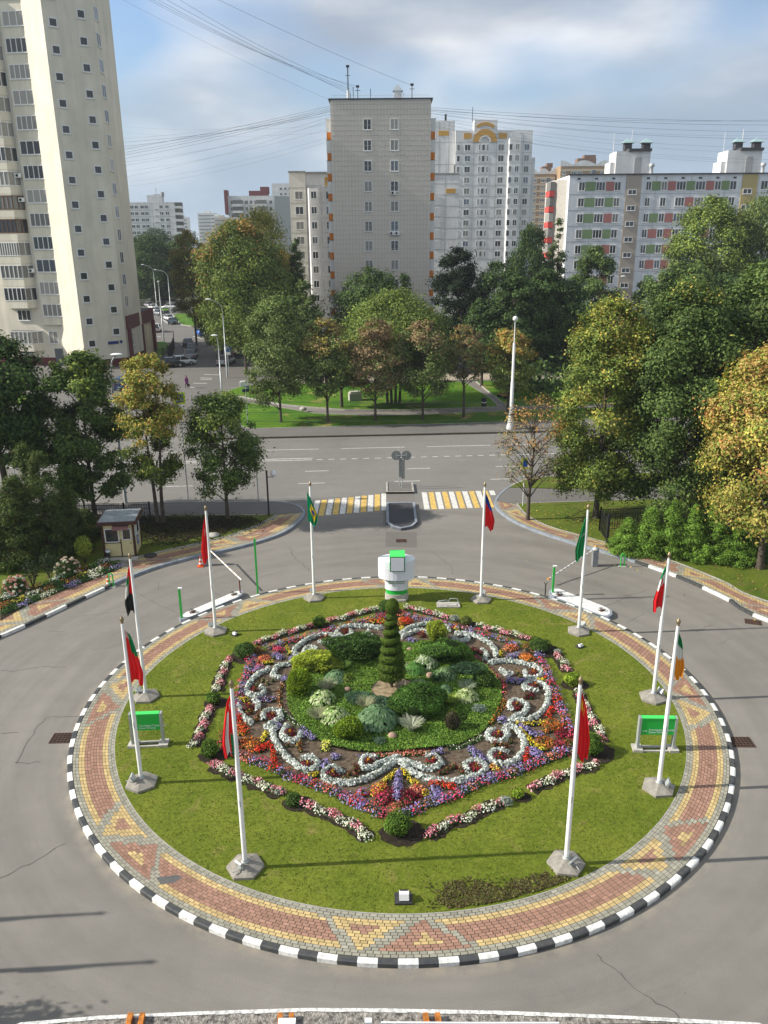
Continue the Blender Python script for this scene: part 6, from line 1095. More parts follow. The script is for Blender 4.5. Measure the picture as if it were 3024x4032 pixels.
# ------------------------------------------------------------------ buildings
PW=mat('panel_white',(.72,.72,.71),.8,var=.12,vscale=.3); PCR=mat('panel_cream',(.75,.73,.65),.85,var=.08,vscale=.35); STU=mat('stucco',(.68,.635,.525),.85,var=.1,vscale=.3,bump=.2,bscale=8)
STW=mat('stucco_warm',(.66,.59,.44),.85,var=.12,vscale=.3); OCH=mat('ochre_panel',(.55,.31,.07),.8); ORB=mat('orange_panel',(.62,.19,.02),.6,var=.1); ROOFD=mat('roof_dark',(.06,.06,.065),.8); MAR=mat('maroon',(.13,.025,.03),.6,var=.2)
GD_=mat('glass_dark',(.05,.055,.06),.08,spec=.7); GC_=mat('glass_curtain',(.34,.33,.3),.3,spec=.5); GB_=mat('glass_sky',(.13,.17,.21),.1,spec=.7); WFR=mat('window_white',(.7,.7,.69),.5); WBR=mat('window_brown',(.14,.06,.025),.5)
def streaks(m,k=.1,sc=.5):
    t=m.node_tree; b=t.nodes['Principled BSDF']; src=b.inputs['Base Color'].links[0].from_socket if b.inputs['Base Color'].is_linked else None
    gx=N(t,'ShaderNodeTexCoord'); mp=N(t,'ShaderNodeMapping'); mp.inputs['Scale'].default_value=(sc,sc,.05); L(t,gx.outputs['Object'],mp.inputs[0]); f=ramp(t,noise(t,mp.outputs[0],1.6,6,.65),[(.38,1-k),(.6,1.04)])
    L(t,mix(t,1.,src if src else tuple(b.inputs['Base Color'].default_value[:3]),f,'MULTIPLY'),b.inputs['Base Color'])
for m_ in (PW,PCR,STU,STW,WB_:=mat('block_white_blue',(.72,.74,.76),.8,var=.08,vscale=.3)): streaks(m_)
for m_,a,b_ in ((GD_,.3,2.2),(GC_,.35,1.9),(GB_,.6,1.5)):
    t=m_.node_tree; bs_=t.nodes['Principled BSDF']; oi=N(t,'ShaderNodeObjectInfo'); base_=tuple(bs_.inputs['Base Color'].default_value[:3]); L(t,mix(t,1.,base_,ramp(t,oi.outputs['Random'],[(0,a),(1,b_ if b_<=1 else 1)]),'MULTIPLY'),bs_.inputs['Base Color'])
WC={}
def win_mesh(w,h,parts,fr,mt):
    k=(round(w,2),round(h,2),parts,mt.name,fr)
    if k not in WC:
        g=MB(); f=fr
        for s in (-1,1): g.box((s*(w/2-f/2),-.03,0),(f,.06,h)); g.box((0,-.031,s*(h/2-f/2)),(w-2*f,.058,f))
        pos=[-w/2+w*i/parts for i in range(1,parts)] if isinstance(parts,int) else [-w/2+w*q for q in parts]
        for x in pos: g.box((x,-.028,0),(f*.9,.05,h-2*f))
        if parts==1.5: pass
        g.box((0,-.06,-h/2-.03),(w+.1,.12,.05))
        WC[k]=g.me('window',[mt])
        for gm in (GD_,GC_,GB_): p=MB(); p.box((0,-.012,0),(w-f,.02,h-f)); WC[k+(gm.name,)]=p.me('pane',[gm])
    return k
def window(t,c,w,h,rz=0,parts=2,fr=.07,mt=None,name='window',glass=None,prob=(.5,.35,.15)):
    mt=mt or WFR; k=win_mesh(w,h,parts,fr,mt); o=link(name,WC[k],t); o.location=Vector(c)-t.location if t.rotation_euler.z==0 else Vector(c); o.rotation_euler=(0,0,rz)
    gm=glass or random.choices((GD_,GC_,GB_),prob)[0]; link('pane',WC[k+(gm.name,)],o); return o
def bldg(name,loc,label): return empty(name,loc,label,'building','apartment blocks') 
def wallpart(t,poly,z0,z1,mt,name='wall',top=None):
    g=MB(); g.prism([(p[0]-t.location.x,p[1]-t.location.y) for p in poly],z0,z1,0,1 if top else None); return g.build(name,[mt]+([top] if top else []),t)
def seams(t,x0,x1,Y,zs,xs,z0,z1,mt,name='panel_joint',wd=.05):
    g=MB()
    for z in zs: g.box(((x0+x1)/2-t.location.x,Y-.012-t.location.y,z),(x1-x0,.03,wd))
    for x in xs: g.box((x-t.location.x,Y-.010-t.location.y,(z0+z1)/2),(wd,.03,z1-z0))
    return g.build(name,[mt],t)
# grey tiled tower in the middle
YT=138; x0,x1=-7.85,7.8; t=bldg('tower_block',(0,YT,0),'grey tiled twelve storey tower with two window columns and orange side balconies')
TILE=bpy.data.materials.new('beige_tile'); TILE.use_nodes=True; nt_=TILE.node_tree; bs=nt_.nodes['Principled BSDF']; tcn=N(nt_,'ShaderNodeTexCoord'); mp=N(nt_,'ShaderNodeMapping'); mp.inputs['Rotation'].default_value=(rad(90),0,0); L(nt_,tcn.outputs['Object'],mp.inputs[0])
bt=N(nt_,'ShaderNodeTexBrick'); bt.offset=0; bt.inputs['Scale'].default_value=1; bt.inputs['Brick Width'].default_value=.5; bt.inputs['Row Height'].default_value=.5; bt.inputs['Mortar Size'].default_value=.012; bt.inputs['Color1'].default_value=(.64,.585,.51,1); bt.inputs['Color2'].default_value=(.61,.555,.485,1); bt.inputs['Mortar'].default_value=(.61,.555,.485,1); L(nt_,mp.outputs[0],bt.inputs['Vector']); L(nt_,bt.outputs['Color'],bs.inputs['Base Color']); bs.inputs['Roughness'].default_value=.6
wallpart(t,[(x0,YT),(x1,YT),(x1,YT+22),(x0,YT+22)],0,38.3,TILE,top=ROOFD); seams(t,x0,x1,YT,[1.0+.735*i for i in range(51)],[x0+.52*i for i in range(1,30)],0,38.3,mat('tile_joint',(.48,.44,.395),.8),'tile_joint',.04)
g=MB(); g.box((0,-.05,38.45),(x1-x0+.5,.35,.22)); g.box((x0-.1,11,38.45),(.35,22,.22)); g.box((x1+.1,11,38.45),(.35,22,.22)); g.build('parapet',[ROOFD],t)
zs=[34.9-3.0*i for i in range(12)]
for z in zs:
    for x in (-2.12,2.1): window(t,(x,YT,z),1.32,1.62,parts=2,fr=.1,prob=(.45,.45,.1))
def ac(t,c):
    g=MB(); g.box((0,-.2,0),(.8,.35,.55)); o=g.build('air_conditioner',[WHITE],t,tuple(Vector(c)-t.location)); g=MB(); g.tube([(-.12,-.38,0),(-.12,-.39,0)],.2,12); g.build('fan_grille',[BLACKM],o)
for x,z in ((1.9,24.9),(1.65,18.8),(2.5,18.8)): ac(t,(x,YT,z))
for s,xx in ((-1,x0),(1,x1)):
    for i in range(12):
        z=34.9-3.0*i; g=MB(); g.box((xx+s*.36,3.2,z-1.55),(.74,4.5,1.15)); g.build('balcony_panel',[ORB],t); g=MB(); g.box((xx+s*.38,3.2,z-.05),(.76,4.4,1.85)); gl=g.build('balcony_glazing',[GC_ if (i*7+s)%3 else GD_],t)
        g=MB(); [g.box((xx+s*.4,1.02+4.4*k/4,z-.05),(.8,.07,1.85)) for k in range(5)]; g.box((xx+s*.42,3.2,z+.9),(.88,4.5,.08)); g.build('balcony_frame',[WFR],t)
g=MB(); g.box((2.7,4,39.3),(1.2,1.4,1.6)); v=g.build('roof_vent',[PW],t); g=MB(); g.add([(1.9,3.2,40.1),(3.5,3.2,40.1),(3.5,4.8,40.1),(1.9,4.8,40.1),(2.7,4,41.2)],[(0,1,4),(1,2,4),(2,3,4),(3,0,4)]); g.build('vent_cap',[mat('roof_metal',(0,0,0))],v)
for x,h_,r in ((-5.1,5.1,.09),(-4.3,2,.05),(-3.6,2.2,.05),(-1.6,1.8,.05),(4.9,2.4,.06),(3.6,1.2,.03),(-4.75,1.3,.04)):
    g=MB(); g.tube([(x,2,38.4),(x,2,38.4+h_)],r,6); 
    if h_>2.1: g.box((x,2,38.4+h_*.97),(.5,.3,.3)); g.tube([(x-.4,2,38.4+h_*.72),(x+.4,2,38.4+h_*.72)],.04,5)
    g.build('antenna',[BLACKM],t)
g=MB(); [g.tube([(x0+.3*i,.2,38.5),(x0+.3*i,.2,39.0)],.015,4) for i in range(1,52)]; g.tube([(x0+.3,.2,39.0),(x1-.3,.2,39.0)],.02,4); g.build('roof_railing',[STEEL],t); g=MB(); g.tube([(-5.1,2,38.4),(-5.1,2,40)],.22,8); g.build('mast_drum',[PW],t)
# white block with bay windows, left of the tower
YW=167; t=bldg('bay_window_block',(-12,YW,0),'cream and white panel block with bay windows left of the grey tower'); CORN=mat('cornice_grey',(.3,.3,.28),.8,var=.3)
wallpart(t,[(-17.8,YW),(-14.7,YW),(-14.7,YW+16),(-17.8,YW+16)],0,30.2,PCR); wallpart(t,[(-14.7,YW+.5),(-5.5,YW+.5),(-5.5,YW+16),(-14.7,YW+16)],0,30.05,PW,'wall',ROOFD)
wallpart(t,[(-14.5,YW+.5),(-14.0,YW-.7),(-12.2,YW-.7),(-11.7,YW+.5)],6.5,27.4,PW,'bay',CORN); g=MB(); g.box((-1.1,-.2,27.9),(3.2,.1,.06)); [g.box((-2.6+.4*i,-.2,27.65),(.04,.05,.5)) for i in range(8)]; g.build('bay_railing',[CORN],t)
g=MB(); g.box((-4.25,-.02,30.35),(3.3,.3,.3)); g.box((1.9,.4,30.2),(9.4,.3,.35)); g.build('cornice',[CORN],t); g=MB(); g.box((1.9,.46,28.6),(1.7,.1,1.6)); g.build('ochre_panel',[OCH],t)
for i in range(10):
    z=26.15-2.76*i
    window(t,(-16.0,YW,z),1.6,1.5,parts=2,fr=.1); window(t,(-13.1,YW-.7,z),1.15,1.4,parts=2,fr=.1); window(t,(-11.85,YW+.42,z),.45,1.3,parts=1,fr=.08,glass=GD_); window(t,(-10.1,YW+.5,z),1.5,1.5,parts=2,fr=.1); window(t,(-7.3,YW+.5,z),1.3,1.4,parts=2,fr=.1)
    g=MB(); g.box((-1.1,-.74,z-1.2),(.95,.06,.55)); g.box((-4,-.02,z),(1.75,.04,1.8)) if 0 else None; g.build('bay_panel',[PW],t)
seams(t,-17.8,-14.7,YW,[26.15-1.38-2.76*i for i in range(-1,10)],[],0,30,CORN); seams(t,-11.7,-5.5,YW+.5,[26.15-1.38-2.76*i for i in range(-1,10)],[-8.6],0,30,CORN)
# white panel tower with arches, right of the grey tower
k=240/214; YR=240; zz=lambda z:17.6+(z-17.6)*k; t=bldg('arched_tower_block',(22*k,YR,0),'tall white panel block with ochre arches on its roof line, right of the grey tower')
X=lambda x:x*k
wallpart(t,[(X(18.1),YR),(X(36.9),YR),(X(36.9),YR+18),(X(18.1),YR+18)],0,zz(42.9),PW,'wall',ROOFD); wallpart(t,[(X(9),YR+1.5),(X(18.0),YR+1.5),(X(18.0),YR+18),(X(9),YR+18)],0,zz(45.3),PW,'wall',ROOFD); 
wallpart(t,[(X(22.6),YR-.25),(X(28.2),YR-.25),(X(28.2),YR+4),(X(22.6),YR+4)],zz(42.0),zz(45.2),PW,'gable'); wallpart(t,[(X(37),YR+3),(X(38.2),YR+3),(X(38.2),YR+14),(X(37),YR+14)],0,zz(37),PW,'side_wing')
def arch(c,r0,r1,a0,a1,y,mt,name='arch'):
    g=MB(); n=16; vs=[]
    for i in range(n+1):
        a=a0+(a1-a0)*i/n; vs+=[(c[0]+r0*math.cos(a)-t.location.x,y,c[1]+r0*math.sin(a)),(c[0]+r1*math.cos(a)-t.location.x,y,c[1]+r1*math.sin(a)),(c[0]+r0*math.cos(a)-t.location.x,y+.15,c[1]+r0*math.sin(a)),(c[0]+r1*math.cos(a)-t.location.x,y+.15,c[1]+r1*math.sin(a))]
    g.add(vs,[f for i in range(n) for f in ((4*i,4*i+1,4*i+5,4*i+4),(4*i+1,4*i+3,4*i+7,4*i+5),(4*i+2,4*i,4*i+4,4*i+6))]); g.build(name,[mt],t)
arch((X(25.3),zz(40.3)),1.5*k,2.9*k,0,math.pi,-.42,OCH); arch((X(25.3),zz(40.3)),1.1*k,1.5*k,0,math.pi,-.46,PW,'arch_ring'); arch((X(25.3),zz(41.2)),2.8*k,3.5*k,.85,math.pi-.85,-.45,OCH)
for a,b in ((20.1,22.0),(28.6,30.6),(31.6,34)): g=MB(); g.box(((X(a)+X(b))/2-t.location.x,-.05,zz(41.7)),(X(b)-X(a),.12,1.4)); g.build('ochre_panel',[OCH if a<31 else PW],t)
g=MB(); g.box((X(15.3)-t.location.x,1.45,zz(42.5)),(2.5*k,.12,1.1*k)); g.build('ochre_panel',[OCH],t)
for i in range(11):
    z=zz(39.1-2.478*i)
    for x,w_,p in ((18.9,.9,1),(21.1,1.55,2),(24.0,.45,1),(25.0,.85,1),(26.0,.45,1),(29.3,1.55,2),(31.6,.9,1),(33.2,1.15,2),(35.6,1.35,2)): window(t,(X(x),YR-(.75 if x in(31.6,33.2) else 0),z),w_*1.05,1.6,parts=p,fr=.1)
wallpart(t,[(X(31.0),YR),(X(31.3),YR-.75),(X(34.0),YR-.75),(X(34.3),YR)],0,zz(41.0),PW,'bay',CORN)
seams(t,X(18.1),X(31),YR,[zz(39.1-1.24-2.478*i) for i in range(-1,12)],[X(22.6),X(28.2)],0,zz(42),CORN,wd=.07)
seams(t,X(34.3),X(36.9),YR,[zz(39.1-1.24-2.478*i) for i in range(-1,12)],[X(34.7)],0,zz(42),CORN,wd=.07)
seams(t,X(9),X(18),YR+1.5,[zz(40.5-5*i) for i in range(8)],[X(14.2),X(16.6)],0,zz(45),CORN,wd=.07)
g=MB(); g.tube([(X(22.3)-t.location.x,2,zz(45)),(X(22.3)-t.location.x,2,zz(48.3))],.08,5); g.tube([(X(15.9)-t.location.x,4,zz(45.3)),(X(15.9)-t.location.x,4,zz(47))],.3,6); g.build('antenna',[BLACKM],t)
k2=200/214; YL=200; t=bldg('low_panel_block',(14,YL,0),'plain white block with one ochre panel, beside the grey tower'); Xl=lambda x:x*k2; zl=lambda z:17.6+(z-17.6)*k2
wallpart(t,[(Xl(8),YL),(Xl(19.2),YL),(Xl(19.2),YL+14),(Xl(8),YL+14)],0,zl(33.0),PW,'wall',ROOFD); g=MB(); g.box((Xl(17.2)-14,-.05,zl(29.3)),(2.2,.1,1.0)); g.build('ochre_panel',[OCH],t); g=MB(); g.box((Xl(13.5)-14,-.02,zl(33.2)),(Xl(11.4),.2,.4)); g.build('cornice',[CORN],t)
for i in range(5): g=MB(); g.box((Xl(14)-14,-.04,zl(27.0-2.6*i)),(1.5,.08,1.9)); g.build('blank_panel',[mat('panel_pale_grey',(.56,.57,.57),.8)],t)  # blank panels slightly greyer than the white wall
seams(t,Xl(8),Xl(19.2),YL,[zl(31-2.6*i) for i in range(12)],[Xl(15.8)],0,zl(33),CORN,wd=.06)
g=MB(); g.tube([(3,3,zl(33)),(3,3,zl(35.6))],.25,6); g.tube([(1.2,3,zl(33)),(1.2,3,zl(36.5))],.05,5); g.build('antenna',[CORN],t)
# pink and green panel block
YP=165; kp=YP/144; t=bldg('panel_block',(31.3*kp,YP,0),'long white panel block with green and pink panels between its windows'); OX=31.3*kp; zp=lambda z:17.6+(z-17.6)*kp
PG=mat('green_panel',(.2,.29,.14),.8,var=.1); PR=mat('pink_panel',(.42,.17,.15),.8,var=.1); PB_=mat('beige_panel',(.42,.36,.3),.8); POC=mat('straw_panel',(.47,.38,.17),.8); WB=mat('block_white_blue',(.72,.74,.76),.8,var=.08,vscale=.3); JG=mat('joint_grey',(.4,.4,.4),.8)
mpx=lambda x:(V(2000+x*.6172,860,144).x*kp-OX)     # measured positions along the facade
wall_end=OX+62; wallpart(t,[(OX,YP),(wall_end,YP),(wall_end,YP+12),(OX,YP+12)],0,zp(27.75),WB,'wall',ROOFD)
wallpart(t,[(OX-2.2,YP+3.5),(OX-.01,YP+1.8),(OX-.01,YP+12),(OX-2.2,YP+12)],0,zp(27.2),mat('end_wall',(.5,.47,.42),.85,var=.15),'end_wall')
g=MB(); g.box((31,-.1,zp(27.75)+.1),(62.6,.5,.2)); g.build('roof_edge',[ROOFD],t)
pitch=2.5*kp; z1=zp(26.0)
cols=[('w',437,480,1),('g',480,545,0),('w',545,607,2),('r',610,662,0),('w',662,705,1),('w',860,897,1),('g',900,955,0),('w',957,997,1),('r',1000,1050,0),('w',1052,1115,2),('g',1117,1170,0),('w',1172,1237,2),('r',1240,1290,0),('w',1293,1335,1),('g',1337,1387,0),('w',1389,1433,1),('w',1583,1630,1),('g',1632,1690,0),('w',1692,1750,2)]
swap={(1,610):'g',(1,900):'n',(1,1000):'n',(1,1117):'r',(3,610):'g',(3,900):'r',(5,480):'r',(5,900):'r',(1,1240):'g',(2,1117):'g'}
def block_(x0,x1,z,hh,mt,name): g=MB(); g.box(((x0+x1)/2,-.02,z),(x1-x0,.06,hh)); g.build(name,[mt],t)
for i in range(8):
    z=z1-pitch*i
    for kd_,a,b,p in cols:
        xa,xb=mpx(a),mpx(b)
        if kd_=='w':
            if i>5 and a>700: continue
            window(t,(OX+(xa+xb)/2,YP,z),(xb-xa)*.97,1.45*kp,parts=2 if p==1 else 3,fr=.12,prob=(.65,.3,.05))
        else:
            kk=swap.get((i,a),kd_)
            if kk=='n': continue
            block_(xa,xb,z,1.42*kp,{'g':PG,'r':PR}[kk],{'g':'green_panel','r':'pink_panel'}[kk])
    for a in ((750,805),(1475,1532)): 
        if i<8: window(t,(OX+(mpx(a[0])+mpx(a[1]))/2,YP-.12,z-.95*kp),mpx(a[1])-mpx(a[0]),.85*kp,parts=2,fr=.12,glass=GD_)
for a,b,mt in ((737,832,PB_),(1465,1562,POC)): g=MB(); g.box(((mpx(a)+mpx(b))/2,-.05,zp(27.7)/2),(mpx(b)-mpx(a),.12,zp(27.7))); g.build('stair_panel',[mt],t)
seams(t,OX,wall_end,YP,[z1-1.25*kp*.95-pitch*i for i in range(8)],[OX+mpx(q) for q in (525,735,925,1145,1360,1570)],0,zp(27.5),JG,wd=.07)
for i in range(14): g=MB(); g.box((1.8+3.3*i,-.03,zp(27.2)),(.55,.1,.3)); g.build('attic_vent',[ROOFD],t)
for i in range(6): g=MB(); g.box((-2.6,5,z1-1.1-pitch*i),(1.0,4,1.05)); g.build('balcony_panel',[mat('red_balcony',(.5,.07,.06),.6) if i<5 else WB],t); g=MB(); g.box((-2.55,5,z1+.3-pitch*i),(.8,3.9,1.6)); g.build('balcony_glazing',[GC_],t)
for xa in (655,1345):
    x_=mpx(xa)+4.4 if xa<1000 else mpx(xa)+5.0; g=MB(); g.box((x_,6,zp(27.7)+2.2),(6.6,5,4.6)); g.box((x_-3.6,6,zp(27.7)+1.3),(1.2,4,2.6)); rh=g.build('roof_house',[PW],t); g=MB(); g.box((x_+1.0,3.46,zp(27.7)+1.9),(1.4,.08,2.9)); g.build('door',[JG],rh)
    g=MB(); g.box((x_+1.2,5.7,zp(27.7)+4.7),(4.4,5.2,.5)); g.build('parapet',[ROOFD],rh)
    for s in (-1.2,2.4): g=MB(); g.box((x_+s+.6,6,zp(27.7)+5.5),(1.4,1.4,1.1)); v=g.build('vent_shaft',[ROOFD],rh); g=MB(); q=x_+s+.6; z_=zp(27.7)+6.15; g.add([(q-1.2,4.8,z_),(q+1.2,4.8,z_),(q+1.2,7.2,z_),(q-1.2,7.2,z_),(q-.1,6,z_+.9)],[(0,1,4),(1,2,4),(2,3,4),(3,0,4),(3,2,1,0)]); g.build('vent_cap',[mat('zinc',(.35,.5,.5),.4,.3)],v)
    g=MB(); g.tube([(x_+.2,6,zp(27.7)+4.5),(x_+.2,6,zp(27.7)+8.5)],.08,5); g.tube([(x_-3.3,6,zp(27.7)+4),(x_-3.3,6,zp(27.7)+8)],.06,5); g.lathe([(.35,0),(.3,1.6),(.55,1.7),(.5,2.2)],(x_+3.6,3,zp(27.7)),8); g.build('antenna',[PW],rh)
# far blocks
def farblock(name,label,x0,x1,Y,z,dep,mt,cols_,rows,zt,pitch,ww,wh,joint=None,glass=None):
    t=bldg(name,((x0+x1)/2,Y,0),label); wallpart(t,[(x0,Y),(x1,Y),(x1,Y+dep),(x0,Y+dep)],0,z,mt,'wall',ROOFD)
    for i in range(rows):
        for c_ in cols_: window(t,(x0+(x1-x0)*c_,Y,zt-pitch*i),ww,wh,parts=2,fr=.14,glass=GD_ if random.random()<.8 else None)
    if joint: seams(t,x0,x1,Y,[zt-pitch*.5-pitch*i for i in range(-1,rows+1)],[x0+(x1-x0)*q for q in (.17,.34,.5,.67,.84)],0,z,joint,wd=.12)
    return t
t=farblock('distant_block','distant white panel block with a roof mast left of the trees',-122.5,-100.6,417,36.4,12,PW,(.05,.15,.28,.37,.7,.83),8,34.2,2.95,1.9,1.6,JG); ox=t.location.x
g=MB(); g.box((-110.5-ox,4,37.8),(7,5,3.6)); rh=g.build('roof_house',[PW],t); g=MB(); g.tube([(-110-ox,4,39),(-110-ox,4,43)],.15,5); g.box((-109-ox,4,40),(5,.2,.3)); g.lathe([(.9,0),(.9,2)],(-107-ox,4,39),8); g.build('antenna',[CORN],rh)
for i in range(8): g=MB(); g.box((-99-ox,2.0,34.0-2.95*i),(3.2,4,1.0)); g.build('balcony_panel',[PW],t); g=MB(); g.box((-99-ox,2.5,35.4-2.95*i),(3.0,3,1.7)); g.build('balcony_shade_box',[mat('painted_recess_shade',(.12,.12,.1),.8)],t)  # solid dark boxes: shade inside the open balconies is put into their colour
for i in range(8): window(t,(-109.5,417,33.0-2.95*i),2.0,.7,parts=2,fr=.14,glass=GD_)
t=farblock('distant_block','distant white block with a maroon end and roof boxes',-74.6,-52,417,38.9,12,PW,(.09,.3,.4,.5,.6,.92),6,36.0,3.0,1.5,1.8); ox=t.location.x
wallpart(t,[(-52,417),(-44.1,425),(-44.1,432),(-52,429)],0,38.8,mat('side_grey',(.4,.42,.42),.85),'side_wall'); g=MB(); g.box((-75.2-ox,1,36),(1.3,6,11)); g.build('maroon_edge',[mat('maroon_brick',(.2,.05,.05),.8)],t)
g=MB(); g.box((-60-ox,5,40),(9,5,2.6)); g.box((-57-ox,5,41.6),(4,4,3)); g.build('roof_box',[mat('maroon_brick',(0,0,0))],t)
for i in range(4):
    for x in (.22,.72): g=MB(); g.box(((x-.5)*22.6,-1,34.6-3*i),(5,2,1.1)); g.build('balcony_panel',[PW],t); g=MB(); g.box(((x-.5)*22.6,-.8,36.1-3*i),(4.8,1.6,1.7)); g.build('balcony_glazing',[GC_],t)
farblock('distant_block','distant white tower behind the maroon-ended block',-66,-48,520,51,14,PW,(.3,.45,.6,.85),5,48,3,1.6,1.6); farblock('distant_block','distant pink tower behind the trees',-92,-81,560,33,12,mat('pink_render',(.45,.27,.22),.8),(.3,.7),3,30,3,2,1.6)
TAN=mat('tan_brick',(.36,.24,.14),.85,var=.12,vscale=.2); BEI=mat('beige_band',(.55,.48,.36),.85)
for nm,xa,xb,zt,lab in (('a',73.8,85.2,51.4,'tan and beige tower with curved white roof edge, left of the pair'),('b',86,108.2,54.2,'tan and beige tower with brown roof boxes, right of the pair')):
    t=bldg('brick_tower',((xa+xb)/2,417 if nm=='b' else 425,0),lab); Y=t.location.y; wallpart(t,[(xa,Y),(xb,Y),(xb,Y+16),(xa,Y+16)],0,zt-3,TAN,'wall',ROOFD); W_=xb-xa
    g=MB(); [g.box((0,-.06,zt-5.0-3*i),(W_+.1,.2,.8)) for i in range(13)]; g.build('beige_band',[BEI],t)
    g=MB(); n=12; pts=[(-W_/2+W_*i/n,zt-2.4+1.8*abs(math.sin(i/n*math.pi*2+math.pi/2))) for i in range(n+1)]; g.add([(x,-.1,zt-3.2) for x,z in pts]+[(x,-.1,z) for x,z in pts]+[(x,.5,z) for x,z in pts]+[(x,.5,zt-3.2) for x,z in pts],[(i,i+1,n+2+i,n+1+i) for i in range(n)]+[(n+1+i,n+2+i,2*n+3+i,2*n+2+i) for i in range(n)]+[(2*n+2+i,2*n+3+i,3*n+4+i,3*n+3+i) for i in range(n)]); g.build('curved_parapet',[PW],t)
    for i in range(12):
        for q in ((.15,.5,.85) if nm=='a' else (.08,.3,.42,.68,.9)): window(t,(xa+W_*q,Y,zt-6.3-3*i),2.6 if q in (.5,.3,.42) else 1.7,1.6,parts=3,fr=.2,prob=(.6,.2,.2))
    g=MB(); g.box((W_*.72-W_*.5,-.12,zt*.5-2),(1.6,.25,zt-6)); g.build('glazed_stair',[GB_],t)
    g=MB(); g.box((2,6,zt-1),(W_*.4,6,3)); g.box((3.5,6,zt+1),(W_*.25,5,2)) ; g.build('roof_box',[mat('brown_brick',(.2,.12,.08),.85)],t)
HZ=mat('render_white',(.62,.62,.6),.9); HZ2=mat('render_tan',(.48,.42,.35),.9)
for i,(xa,xb,Y,z,mt,lab) in enumerate(((-243,-228,1000,46,HZ,'pale skyline tower, left one of the far group'),(-226,-205,1050,52,HZ,'pale skyline tower, middle one of the far group'),(-200,-188,1000,47,HZ,'pale skyline tower, right one of the far group'),(-186,-172,950,44,HZ2,'low tan skyline block right of the pale towers'),(-170,-150,1000,42,HZ2,'low skyline block beside the treetops'),
    (108,132,620,42,HZ,'far pale block just left of the first roof house'),(165,190,560,50,mat('grey_roofed',(.25,.24,.22),.9),'grey roofed block behind the panel block roof'),(196,225,560,53,mat('tan_roofed',(.4,.3,.2),.9),'tan roofed block behind the panel block roof'),(262,300,620,60,HZ,'pale block behind the second roof house'))):
    t=bldg('skyline_block',((xa+xb)/2,Y,0),lab); g=MB(); w_=xb-xa; g.prism([(-w_/2,0),(w_/2,0),(w_/2,15),(-w_/2,15)],0,z); g.build('wall',[mt],t); g=MB(); g.box((0,7,z+1.2),(w_*.4,6,2.4)); g.build('roof_house',[mt],t)
    g=MB(); [g.box((0,-.1,z-3-4*j),(w_*.9,.3,1.3)) for j in range(10)]; g.build('window_band',[mat('far_glass',(.15,.16,.17),.5)],t)
# cream tower on the left
A_=Vector((-48.4,123.2,0)); B_=Vector((-43.7,119.0,0)); C_=Vector((-38.7,122.95,0)); t=bldg('cream_tower',B_,'tall cream stucco tower at the left with bay windows and small square stair windows'); HTW=54
E_=Vector((-38.65,132,0)); W0=Vector((-75,127.2,0)); wallpart(t,[A_,B_,C_,E_,(-45,150),(-75,150),W0],1.2,HTW,STU,'wall'); wallpart(t,[(p[0]*1.0,p[1]+.12) for p in (A_,B_,C_,E_,(-45,149),(-74,149),W0)],0,1.2,MAR,'plinth')
def onplane(P0,P1,s,z,out=0):
    d=(P1-P0).normalized(); n=Vector((d.y,-d.x,0)); return P0+d*s+n*out+Vector((0,0,z)),math.atan2(d.y,d.x)
# front facade (main windows) - direction from W0 to A_
fd=(A_-W0).normalized(); LW=(A_-W0).length; CURT=(.3,.6,.1)
for i in range(19):
    z=8.3+3.16*i
    p,rz=onplane(W0,A_,LW-.6,z); p,rz=onplane(W0,A_,LW-.52,z); 
for i in range(14):
    z=8.25+3.16*i; p,rz=onplane(W0,A_,LW-.55-1.0,z,.02); 
    g=None; window(t,onplane(W0,A_,LW-.4,z,.62)[0] if 0 else onplane(W0,A_,LW-.6,z,.52)[0],3.1,1.85,rz,parts=random.choice((3,4)),fr=.12,prob=CURT,mt=WBR if i in (99,) else WFR)
